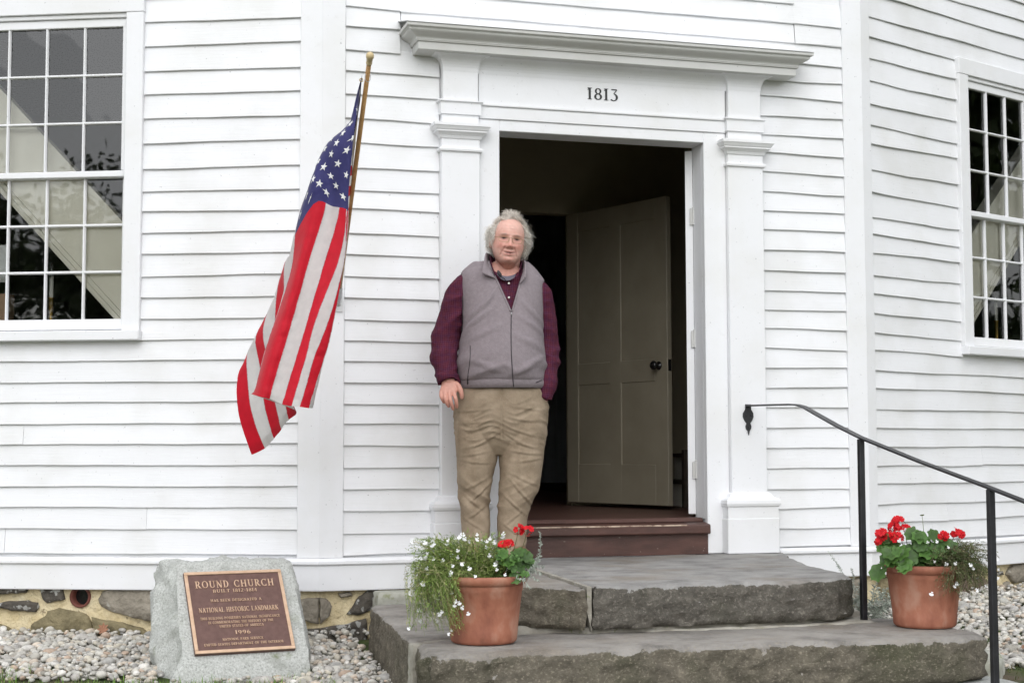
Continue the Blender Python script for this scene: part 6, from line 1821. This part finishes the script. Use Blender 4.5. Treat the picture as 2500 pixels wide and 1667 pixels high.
FOLDS = [(-.08, .60, .55, .05, .010, .0075), (-.10, .635, .35, .06, .009, .0060), (-.12, .575, .30, .06, .009, .0060), (.05, .60, -.55, .05, .010, .0075), (.08, .635, -.35, .06, .009, .0060), (.09, .575, -.30, .06, .009, .0060),
         (-.13, .68, .12, .08, .010, .0055), (.10, .69, -.10, .08, .010, .0055), (-.14, .53, .18, .06, .009, .0050), (.10, .535, -.12, .07, .009, .0050), (-.15, .735, .05, .07, .009, .0050), (.12, .745, -.08, .06, .009, .0045),
         (.12, .50, .15, .06, .009, .0045), (-.13, .49, -.10, .06, .009, .0045), (-.12, .345, .95, .045, .012, .0110), (-.15, .30, -.75, .045, .012, .0100), (-.14, .385, .5, .05, .011, .0080), (-.13, .255, .7, .04, .011, .0080),
         (.09, .335, -1.1, .05, .013, .0120), (.05, .285, -.9, .045, .012, .0110), (.10, .405, -.45, .06, .011, .0075), (.04, .225, .8, .04, .011, .0080), (.03, .17, -.7, .04, .010, .0070), (-.14, .19, -.6, .045, .010, .0070)]
for (x0, z0, sl_, ln, wd, am) in FOLDS:
    wd = wd * .72; am = am * (.46 if z0 < .45 else .60)
    cz = z - z0 - sl_ * (x - x0) - .9 * (x - x0) ** 2 / .1 * .1
    d += am * (np.exp(-(cz / wd) ** 2) - .55 * np.exp(-((cz + 1.7 * wd) / wd) ** 2)) * np.exp(-((x - x0) / ln) ** 2) * (y < .03)
d += .0045 * knee * pat * ridged(diag, (4.0, 3.0, 6.5), 9) + .0022 * knee * ridged(diag, (5, 4, 14.0), 19)
d += .0045 * hem * ridged(P, (4.0, 4.0, 7.0), 29) + .0018 * vnoise(P, 9, 31)
# fly seam and front creases
d += -.0035 * np.exp(-((x - (-.010)) / .0035) ** 2) * (y < 0) * (z > .60)
d += .0030 * np.exp(-((x - np.where(x < -.03, -.140, .070)) / .010) ** 2) * (y < 0) * (z < .60)
pk = np.exp(-(((x - .185) + (z - .80) * .55) / .006) ** 2) * (z > .73) * (y < .05); d += .005 * pk
P = P + N * d[:, None]; put(tr, P)
M['khaki'] = mat_noise('khaki_cotton_twill', [(0.28, (0.225, 0.172, 0.118)), (0.55, (0.305, 0.240, 0.172)), (0.8, (0.38, 0.305, 0.225))], 16, 7, 0.85, 0.35, bscale=38, bdist=0.008, spec=0.15, speck=(300, 0.60, 0.75, (0.42, 0.35, 0.27)))
pobj2('trousers', tr, M['khaki'])
# ---- shoes
def shoe(cx_, ang):
    prof = dense([(0, .10, .030, .030, .05), (0, .075, .042, .038, .085), (0, .02, .040, .040, .085), (0, -.05, .030, .046, .060), (0, -.11, .026, .045, .045), (0, -.15, .022, .034, .036), (0, -.168, .018, .012, .018)], 22)
    V = []; F = []; n = 24
    for (_, y, zc, hw, hh) in prof:
        for k in range(n):
            a = 2 * math.pi * k / n; zz_ = max(0.002, zc + hh * math.sin(a) * (1.0 if math.sin(a) > 0 else .9)); V.append((hw * math.copysign(abs(math.cos(a)) ** .8, math.cos(a)), y, zz_))
    F = [(i * n + k, i * n + (k + 1) % n, (i + 1) * n + (k + 1) % n, (i + 1) * n + k) for i in range(21) for k in range(n)] + [tuple(range(n)), tuple(reversed(range(21 * n, 22 * n)))]
    Rm = Matrix.Rotation(ang, 3, 'Z'); V = [tuple(Rm @ Vector(v) + Vector((cx_, 0.01, 0.012))) for v in V]
    o = mobj('shoe', V, F, mat_noise('brown_leather', [(0.3, (.15, .085, .05)), (0.7, (.24, .14, .085))], 12, 5, 0.45, 0.15), person, True)
    b = MB(); sl = [(.034, .10), (.042, .07), (.040, 0), (.050, -.06), (.050, -.11), (.040, -.15), (.015, -.175)]
    out = [(w_, y) for w_, y in sl] + [(-w_, y) for w_, y in reversed(sl)]
    q = [tuple(Rm @ Vector((x_, y_, 0)) + Vector((cx_, .01, 0.0))) for x_, y_ in out]; m_ = len(q)
    b.add([(a[0], a[1], .0015) for a in q] + [(a[0], a[1], .020) for a in q], [tuple(range(m_)), tuple(range(m_, 2 * m_))] + [(i, (i + 1) % m_, m_ + (i + 1) % m_, m_ + i) for i in range(m_)])
    b.build('sole', M['black_paint'], o)
shoe(-.140, R(-8)); shoe(.040, R(24))

# ---- shirt: trunk and sleeves in one piece
V_, F_ = torso(-.006, None); parts = [(shear(V_).tolist(), F_), limb(ARM_L, RAD_L, 40, 26), limb(ARM_R, RAD_R, 40, 26)]
# cuffs
parts.append(limb([(-.2715, -.092, .898), (-.2665, -.104, .868), (-.2655, -.108, .862)], [.0515, .0515, .047], 12, 26))
sh = remesh(parts, 0.0042, 3, 0.5)
P, N = mesh_arrays(sh); x, y, z = P.T
slL = np.clip((-.185 - x) / .03, 0, 1) * (z < 1.39); slR = np.clip((x - .165) / .03, 0, 1)
sl = slL + slR
PL = P.copy(); PL[:, 2] = z - .6 * np.where(x < 0, x + .27, -(x - .2))
elb = np.exp(-((z - 1.04) / .12) ** 2)
d = sl * (.0100 * elb * ridged(PL, (2.5, 2.5, 8.5), 41) + .0055 * ridged(PL, (3.0, 3.0, 9.5), 42) + .0020 * ridged(P, (6, 6, 15), 43))
d += sl * .004 * np.exp(-((z - .905) / .010) ** 2) * (x < 0)
P = P + N * d[:, None]
put(sh, P); cut(sh, ((z > .855) | ((x > .14) & (z > .79))) & ~((y < .02) & (z > 1.362 + .9 * np.abs(x - .012)) & (np.abs(x - .012) < .07)) & ~((np.hypot(x - .012, y - .005) < .066) & (z > 1.41)))
def plaid_mat():
    m, nt, b = new_mat('maroon_checked_cotton')
    tc = nt.nodes.new('ShaderNodeTexCoord'); sp = nt.nodes.new('ShaderNodeSeparateXYZ'); nt.links.new(tc.outputs['Object'], sp.inputs[0])
    nzt = _noise(nt, tc.outputs['Object'], 9, 4)
    def lines(out, per, w_, ph=0.0, skew=None):
        a = nt.nodes.new('ShaderNodeMath'); a.operation = 'MULTIPLY_ADD'; nt.links.new(out, a.inputs[0]); a.inputs[1].default_value = 1 / per; a.inputs[2].default_value = 40 + ph
        w2 = nt.nodes.new('ShaderNodeMath'); w2.operation = 'MULTIPLY_ADD'; nt.links.new(nzt, w2.inputs[0]); w2.inputs[1].default_value = 2.6; nt.links.new(a.outputs[0], w2.inputs[2])
        f = nt.nodes.new('ShaderNodeMath'); f.operation = 'FRACT'; nt.links.new(w2.outputs[0], f.inputs[0])
        c = nt.nodes.new('ShaderNodeMath'); c.operation = 'LESS_THAN'; nt.links.new(f.outputs[0], c.inputs[0]); c.inputs[1].default_value = w_
        return c.outputs[0]
    basec = _ramp(nt, _noise(nt, tc.outputs['Object'], 25, 5), [(0.3, (.050, .0065, .017)), (0.7, (.090, .014, .032))])
    l1, l2 = lines(sp.outputs[0], .0088, .17), lines(sp.outputs[2], .0098, .16)
    l3, l4 = lines(sp.outputs[0], .031, .35, .4), lines(sp.outputs[2], .034, .35, .3)
    mx = lambda a, k: (lambda n_: (nt.links.new(a, n_.inputs[0]), setattr(n_.inputs[1], 'default_value', k), n_.outputs[0])[2])(_math(nt, 'MULTIPLY'))
    col = _mix(nt, mx(l3, .35), basec, (.045, .010, .040)); col = _mix(nt, mx(l4, .35), col, (.045, .010, .040))
    col = _mix(nt, mx(l1, .17), col, (.30, .15, .18)); col = _mix(nt, mx(l2, .16), col, (.30, .15, .18))
    nt.links.new(col, b.inputs['Base Color']); b.inputs['Roughness'].default_value = .85; b.inputs['Specular IOR Level'].default_value = .15
    _bump(nt, b, _noise(nt, tc.outputs['Object'], 40, 5), .3, .006)
    return m
def _math(nt, op):
    n_ = nt.nodes.new('ShaderNodeMath'); n_.operation = op; return n_
M['plaid'] = plaid_mat()
shirt_o = pobj2('shirt', sh, M['plaid'])

# ---- fleece vest
V_, F_ = torso(.0125, None, 48); parts = [(shear(V_).tolist(), F_)]
# yoke over the shoulders
parts.append(limb([(-.180, .018, 1.370), (-.12, .016, 1.402), (-.05, .016, 1.425)], [.050, .066, .074], 16, 24)); parts.append(limb([(.158, .026, 1.335), (.105, .020, 1.380), (.05, .016, 1.418)], [.050, .066, .074], 16, 24))
ve = remesh(parts, 0.0050, 5, 0.5)
P, N = mesh_arrays(ve); x, y, z = P.T
Q = P.copy(); Q[:, 2] = z + .5 * np.abs(x)
d = .0075 * vnoise(P, (2.6, 2.2, 1.8), 51) * np.exp(-((z - 1.03) / .17) ** 2) * (y < .05)
side = np.clip((np.abs(x + .012) - .07) / .08, 0, 1)
d += .0085 * side * ridged(Q, (2.2, 2.0, 5.2), 53) * np.exp(-((z - 1.11) / .12) ** 2)
d += .0075 * ridged(Q, (2.6, 2.0, 6.0), 57) * np.exp(-((z - .93) / .05) ** 2)
for (x0, z0, sl_, ln, wd, am) in ((-.12, 1.22, .95, .06, .016, .010), (-.13, 1.165, .80, .06, .014, .010), (-.10, 1.10, .45, .07, .016, .008), (.13, 1.20, -1.1, .05, .014, .010), (.125, 1.14, -.75, .05, .014, .010), (.11, 1.06, -.5, .06, .016, .008), (.12, .955, .55, .06, .014, .009), (.09, .93, .35, .06, .012, .006), (-.09, .95, -.35, .07, .014, .007), (-.05, 1.30, 1.6, .06, .014, .006), (.11, 1.29, -1.8, .05, .014, .006)):
    d += am * np.exp(-((z - z0 - sl_ * (x - x0)) / wd) ** 2) * np.exp(-((x - x0) / ln) ** 2) * (y < .02)
d += .0050 * np.exp(-((z - .862) / .013) ** 2) - .0030 * np.exp(-((z - .884) / .006) ** 2)
P = P + N * d[:, None]; put(ve, P); x, y, z = P.T
zip_x = lambda zz_: .034 + .010 * np.clip((1.21 - zz_) / .37, 0, 1) - .006 * np.sin(np.clip((1.21 - zz_) / .37, 0, 1) * 3.14)
vl = np.interp(z, [1.205, 1.40, 1.50], [.033, -.052, -.085]); vr = np.interp(z, [1.205, 1.40, 1.50], [.035, .088, .10])
keep = ~((y < .005) & (z > 1.205) & (x > vl) & (x < vr)) & (z > .846) & ~((np.hypot(x - .008, y - .012) < .078) & (z > 1.40)) & (z < 1.46)
cut(ve, keep)
bmv = bmesh.new(); bmv.from_mesh(ve)
for v in bmv.verts:
    if v.is_boundary and v.co.y < .01 and 1.195 < v.co.z < 1.47:
        l_ = float(np.interp(v.co.z, [1.205, 1.40, 1.50], [.033, -.052, -.085])); r_ = float(np.interp(v.co.z, [1.205, 1.40, 1.50], [.035, .088, .10]))
        if abs(v.co.x - l_) < .012: v.co.x = l_
        elif abs(v.co.x - r_) < .012: v.co.x = r_
    if v.is_boundary and v.co.z < .87: v.co.z = .846
bmv.to_mesh(ve); bmv.free()
M['fleece'] = mat_noise('grey_mauve_fleece', [(0.28, (0.225, 0.194, 0.207)), (0.55, (0.250, 0.217, 0.231)), (0.8, (0.278, 0.244, 0.258))], 60, 7, 0.95, 0.5, bscale=150, bdist=0.004, spec=0.1)
vest_o = pobj2('vest', ve, M['fleece'])
so = vest_o.modifiers.new('thick', 'SOLIDIFY'); so.thickness = .006; so.offset = 1
dgr = bpy.context.evaluated_depsgraph_get(); dgr.update()
tmpm = bpy.data.meshes.new_from_object(vest_o.evaluated_get(dgr))
bvh = BVHTree.FromPolygons([v.co.copy() for v in tmpm.vertices], [tuple(p_.vertices) for p_ in tmpm.polygons])
def on_vest(x_, z_, out=.001):
    h = bvh.ray_cast(Vector((x_, -1.0, z_)), Vector((0, 1, 0)))
    return (Vector((x_, -.16, z_)) if h[0] is None else h[0]) + Vector((0, -out, 0))
M['zip'] = mat_noise('dark_zip_tape', [(0.3, (0.018, 0.015, 0.018)), (0.7, (0.035, 0.03, 0.035))], 200, 3, 0.6, 0.4, bscale=500, bdist=0.002)
zs_ = np.linspace(1.205, .848, 40)
MB().tube([on_vest(float(zip_x(q)), q, .0006) for q in zs_], .0024, 6).build('zipper', M['zip'], person, True)
zp = on_vest(float(zip_x(1.205)), 1.203, .003)
MB().tube([zp, zp + Vector((0, -.003, -.016))], [.0022, .0030], 6).build('zipper_pull', M['steel'], person, True)
for (x0, z0, x1, z1, sg) in ((.033, 1.206, -.044, 1.383, -1), (.036, 1.206, .083, 1.375, 1)):
    pv = []
    for t in np.linspace(0, 1, 22):
        h = bvh.ray_cast(Vector((x0 + (x1 - x0) * t + sg * .006, -1.0, z0 + (z1 - z0) * t)), Vector((0, 1, 0)))
        q = h[0] if h[0] is not None else Vector((0, -.12, 0)); pv.append((x0 + (x1 - x0) * t + sg * .002, q.y + .001, z0 + (z1 - z0) * t))
    MB().tube(pv, .0050, 8).build('lapel_edge', M['fleece'], person, True)
    MB().tube([(q[0] - sg * .0045, q[1] + .002, q[2]) for q in pv], .0018, 6).build('zipper_tape', M['zip'], person, True)
MB().tube([on_vest(-.163 - .010 * t + .004 * math.sin(5 * t), 1.045 - .185 * t, .0006) for t in np.linspace(0, 1, 24)], .0019, 6).build('pocket_zip', M['zip'], person, True)
pt = on_vest(-.174, .862, .003); MB().tube([on_vest(-.172, .90, .003), on_vest(-.176, .88, .005), pt], [.0018, .0030, .0018], 6).build('zip_cord', M['zip'], person, True)
MB().tube([on_vest(.150 + .030 * t, .868 + .014 * t, .001) for t in np.linspace(0, 1, 10)], [.0022] * 10, 6).build('pocket_zip', M['zip'], person, True)
# dark binding round the viewer-left armhole
ab = dense([(-.208, 1.408), (-.211, 1.375), (-.206, 1.335), (-.201, 1.29), (-.199, 1.24), (-.201, 1.18), (-.203, 1.12)], 30)
abq = []
for (x_, z_) in ab:
    xx = x_
    for _ in range(12):
        h = bvh.ray_cast(Vector((xx, -1.0, z_)), Vector((0, 1, 0)))
        if h[0] is not None and h[0].y < .02: break
        xx += .003
    abq.append(h[0] + Vector((-.001, -.0015, 0)) if h[0] is not None else Vector((xx, -.05, z_)))
MB().tube([tuple(q) for q in abq], .0030, 6).build('armhole_binding', M['zip'], person, True)
# collar: two standing leaves of fleece folded open round the neck
def collar_strip(name, lower, upper, mat, thick=.007):
    lo = dense(lower, 22); up = dense(upper, 22); V = []; F = []
    for a, c in zip(lo, up):
        for k in range(6):
            t = k / 5; V.append(tuple(a + (c - a) * t))
    for i in range(21):
        for k in range(5): F.append((i * 6 + k, (i + 1) * 6 + k, (i + 1) * 6 + k + 1, i * 6 + k + 1))
    o = mobj(name, V, F, mat, person, True); s_ = o.modifiers.new('t', 'SOLIDIFY'); s_.thickness = thick; s_.offset = 0
    ss = o.modifiers.new('ss', 'SUBSURF'); ss.levels = 1; ss.render_levels = 1
    return o
collar_strip('collar', [(-.040, -.122, 1.366), (-.060, -.104, 1.398), (-.076, -.058, 1.430), (-.079, .000, 1.440), (-.060, .052, 1.445), (-.010, .080, 1.447)], [(-.108, -.140, 1.392), (-.101, -.122, 1.430), (-.092, -.080, 1.486), (-.085, -.010, 1.507), (-.064, .052, 1.508), (-.010, .084, 1.506)], M['fleece'])
collar_strip('collar', [(.072, -.122, 1.338), (.084, -.102, 1.378), (.094, -.056, 1.408), (.094, .000, 1.425), (.070, .055, 1.440), (-.010, .080, 1.447)], [(.104, -.132, 1.372), (.104, -.116, 1.408), (.102, -.075, 1.446), (.098, -.010, 1.470), (.074, .055, 1.488), (-.010, .084, 1.506)], M['fleece'])
collar_strip('shirt_collar', [(-.012, -.118, 1.362), (-.040, -.098, 1.388), (-.062, -.045, 1.420), (-.064, .005, 1.432), (-.040, .050, 1.44), (.0, .066, 1.44)], [(-.044, -.122, 1.388), (-.058, -.100, 1.424), (-.068, -.055, 1.478), (-.068, .0, 1.494), (-.042, .052, 1.494), (.0, .068, 1.494)], M['plaid'], .004)
collar_strip('shirt_collar', [(.036, -.118, 1.358), (.060, -.098, 1.380), (.078, -.045, 1.405), (.080, .005, 1.420), (.05, .050, 1.436), (.0, .066, 1.44)], [(.066, -.120, 1.378), (.074, -.100, 1.410), (.083, -.055, 1.448), (.084, .0, 1.466), (.054, .052, 1.484), (.0, .068, 1.494)], M['plaid'], .004)
collar_strip('undershirt', [(-.030, -.100, 1.375), (-.010, -.110, 1.362), (.012, -.113, 1.357), (.032, -.110, 1.362), (.050, -.100, 1.374)], [(-.036, -.086, 1.396), (-.012, -.096, 1.386), (.012, -.099, 1.382), (.036, -.096, 1.386), (.058, -.086, 1.395)], mat_noise('grey_jersey', [(0.3, (.09, .08, .11)), (0.7, (.14, .13, .16))], 40, 4, .9, .2), .004)
mb = MB(); mb.tube([(-.030, -.130, 1.404), (-.027, -.134, 1.396), (-.020, -.135, 1.384), (-.016, -.134, 1.374)], [.004, .0085, .009, .004], 10); mb.tube([(-.016, -.134, 1.374), (.0, -.133, 1.366), (.008, -.130, 1.356)], .0022, 6)
mb.build('lapel_microphone', M['zip'], person, True)
for zz_ in (1.345, 1.275):
    h = None
    mb = MB(); mb.lathe([(0, 0), (.0052, 0), (.0052, .002), (0, .0026)], 12)
    o = mb.build('shirt_button', M['candle'], person, True); o.location = (.022, -.128 if zz_ < 1.3 else -.112, zz_); o.rotation_euler = (R(90), 0, 0)

# ---- hair: thinning on top, long curly tufts over the ears
gh_ = np.random.default_rng(77); strands = []; hcol = []
HS = np.array([1.03, 1.0, .965])
def skull(th, ph):
    """point + normal on the scalp in head coordinates: th = azimuth from the face, ph = elevation"""
    z_ = .118 * math.sin(ph); zt = [q[0] for q in HEAD]
    i_hw = np.interp(z_, zt, [q[1] for q in HEAD]); yf = np.interp(z_, zt, [q[2] for q in HEAD]); yb = np.interp(z_, zt, [q[3] for q in HEAD])
    c_, s_ = math.sin(th), -math.cos(th); mid = (yf + yb) * .42
    p_ = np.array([i_hw * c_, mid + ((yb - mid) * s_ if s_ > 0 else (yf - mid) * -s_), z_]) * HS
    n_ = np.array([c_, s_, math.sin(ph) * .95]); return p_, n_ / np.linalg.norm(n_)
clump = {}
while len(strands) < 8500:
    th = gh_.uniform(-math.pi, math.pi); ph = gh_.uniform(-.22, 1.50); at = abs(th)
    top_ = ph > .66
    if at < 1.12 and not top_: continue                       # face
    if at < 1.42 and ph < .05: continue
    if at < 1.0 and ph < 1.05 + .10 * math.sin(th * 3): continue   # high forehead
    if top_ and gh_.random() < .25: continue
    p_, n_ = skull(th, ph)
    ck = (int(th * 5), int(ph * 5))
    if ck not in clump: clump[ck] = (gh_.uniform(0, 6.28), gh_.normal(0, 1, 3) * .35, gh_.uniform(.7, 1.25), gh_.uniform(.85, 1.12))
    ph0, cd, lv, cv = clump[ck]
    if top_:
        flow = np.array([.75 * math.sin(th) + .30, .55, .10]); l = gh_.uniform(.030, .065); vol = gh_.uniform(.003, .013) * (2.2 if gh_.random() < .06 else 1); wav = .0075; col = np.array([.72, .66, .59]) * gh_.uniform(.8, 1.3) * cv
    else:
        flow = np.array([0.0, .30, -1.0]); l = gh_.uniform(.030, .058) * lv; vol = gh_.uniform(.004, .030) * (1.5 if gh_.random() < .06 else 1); wav = .0095; col = np.array([.90, .87, .81]) * gh_.uniform(.82, 1.12) * cv
        if gh_.random() < .15: col = np.array([.52, .46, .38])
    flow = flow + cd; flow = flow - n_ * (flow @ n_); flow /= np.linalg.norm(flow); sd_ = np.cross(n_, flow); fq = gh_.uniform(.9, 1.3); pts = []
    for k in range(9):
        t = k / 8
        q = p_ - n_ * .003 + n_ * (vol * math.sin(min(1.0, t * 1.5) * math.pi / 2) + (.010 * max(0, t - .6) ** 1 * (0 if top_ else 1))) + flow * l * t
        q = q + sd_ * wav * math.sin(ph0 + t * 7.5 * fq) * t + n_ * wav * .8 * math.cos(ph0 + t * 7.5 * fq) * t
        pts.append(q)
    strands.append(pts); hcol.append(col)
b = MB(); cc = []
for pts, c in zip(strands, hcol):
    k0 = len(b.v); b.tube([tuple(HM @ Vector(q)) for q in pts], [.00068 * (1 - .07 * i) for i in range(len(pts))], 3, False); cc += [tuple(c)] * (len(b.v) - k0)
ho = b.build('hair', mat_attr('grey_hair', rough=.5, bump=0, spec=.3), person, True); set_col(ho.data, np.array(cc))
# ---- glasses: thin gold wire
gl = MB()
def hwv(x_, y_, z_): return HM @ Vector((x_ * 1.03, y_, z_ * .965))
for s in (-1, 1):
    cx_ = s * .0315
    pts = []
    for a in np.linspace(0, 2 * math.pi, 25):
        c_, s_ = math.cos(a), math.sin(a); pts.append(hwv(cx_ + .0235 * math.copysign(abs(c_) ** .6, c_), -.1035 + .006 * ((cx_ + .0235 * c_) / .055) ** 2, -.0085 + .0135 * math.copysign(abs(s_) ** .6, s_)))
    gl.tube(pts, .0010, 5, False)
    gl.tube([hwv(s * .053, -.0985, -.001), hwv(s * .068, -.085, .002), hwv(s * .078, -.04, .003), hwv(s * .080, .012, .0), hwv(s * .079, .020, -.010)], .0010, 5)
gl.tube([hwv(-.009, -.1035, -.001), hwv(0, -.110, .002), hwv(.009, -.1035, -.001)], .0010, 5)
gl.build('glasses', mat_noise('gold_wire', [(0.3, (.24, .17, .08)), (0.7, (.32, .24, .12))], 20, 3, .35, 0, metal=.6), person, True)

# ------------------------------------------------------------------ trees across the lawn (they show in the window glass and shade the low sky)
tm_ = mat_attr('tree_leaf', rough=.6, bump=0); bark = mat_noise('bark', [(0.3, (.06, .045, .035)), (0.7, (.12, .095, .075))], 8, 6, .9, .5, bscale=20, bdist=.03)
def tree_proto(seed):
    g = np.random.default_rng(seed)
    tb = MB(); tips = []
    tb.tube([(0, 0, -.3), (.05, .03, 1.5), (-.05, .06, 3.0), (.05, 0, 5.0), (0, .05, 7.5)], [.26, .20, .17, .12, .05], 9)
    for i in range(16):
        z = g.uniform(1.6, 6.6); a = g.uniform(0, 6.28); l = g.uniform(1.6, 3.0) * (1.15 - z / 10)
        e = (l * math.cos(a), l * math.sin(a), z + l * g.uniform(.25, .7)); m_ = (e[0] * .5, e[1] * .5, z + (e[2] - z) * .35)
        tb.tube([(0, 0, z), m_, e], [.075, .05, .02], 6); tips += [e, m_]
    tips += [(0, 0, 8.0), (0, 0, 7.0), (.4, .3, 6.4)]
    tips += [(g.uniform(-2.2, 2.2), g.uniform(-2.2, 2.2), g.uniform(.3, 2.2)) for _ in range(16)]
    V, F, C_ = [], [], []
    for i in range(8600):
        t = np.array(tips[g.integers(len(tips))]); p_ = t + g.normal(0, .55, 3) * np.array([1, 1, .75])
        if p_[2] < 0.0: continue
        n1 = g.normal(0, 1, 3); n1 /= np.linalg.norm(n1); n2 = np.cross(n1, g.normal(0, 1, 3)); n2 /= np.linalg.norm(n2); s = g.uniform(.09, .17)
        k = len(V); V += [p_ - n1 * s, p_ + n2 * s * .55, p_ + n1 * s, p_ - n2 * s * .55]; F.append((k, k + 1, k + 2, k + 3))
        c = np.array([.055, .085, .022]) * g.uniform(.6, 1.4); C_ += [c] * 4
    cm = make_mesh(V, F, tm_, False, 'crown'); set_col(cm, np.array(C_))
    return make_mesh(tb.v, tb.f, bark, True, 'trunk'), cm
protos = [tree_proto(31), tree_proto(32)]
def place_tree(x, y, s, rz, k):
    r_ = empty('leafy_tree', (x, y, ground_z(x, y)), rz); r_.scale = (s, s, s * (1 + .1 * k))
    tag(r_, 'broad leafy tree across the lawn, seen only as a dark reflection in the window glass', 'tree', 'trees reflected in the windows')
    link(bpy.data.objects.new('trunk', protos[k][0]), r_); link(bpy.data.objects.new('crown', protos[k][1]), r_)
for i, (x, y, s) in enumerate([(-20, -22, .95), (-26, -21, .90), (-31, -25, 1.15), (-24, -29, .95), (-34, -33, 1.3), (-17, -31, .9), (-38, -22, 1.25), (-29, -36, 1.1), (-9, -38, 1.0), (0, -40, 1.1), (8, -38, 1.0),
                               (16, -8, 1.0), (19, -3, 1.25), (22, -12, 1.3), (25, 3, 1.4), (27, -6, 1.5), (21, -18, 1.2), (30, -20, 1.4), (16, -28, 1.1)]):
    place_tree(x, y, s, i * 1.3, i % 2)
reloc(church, (W / 2, 0.0, -0.40))
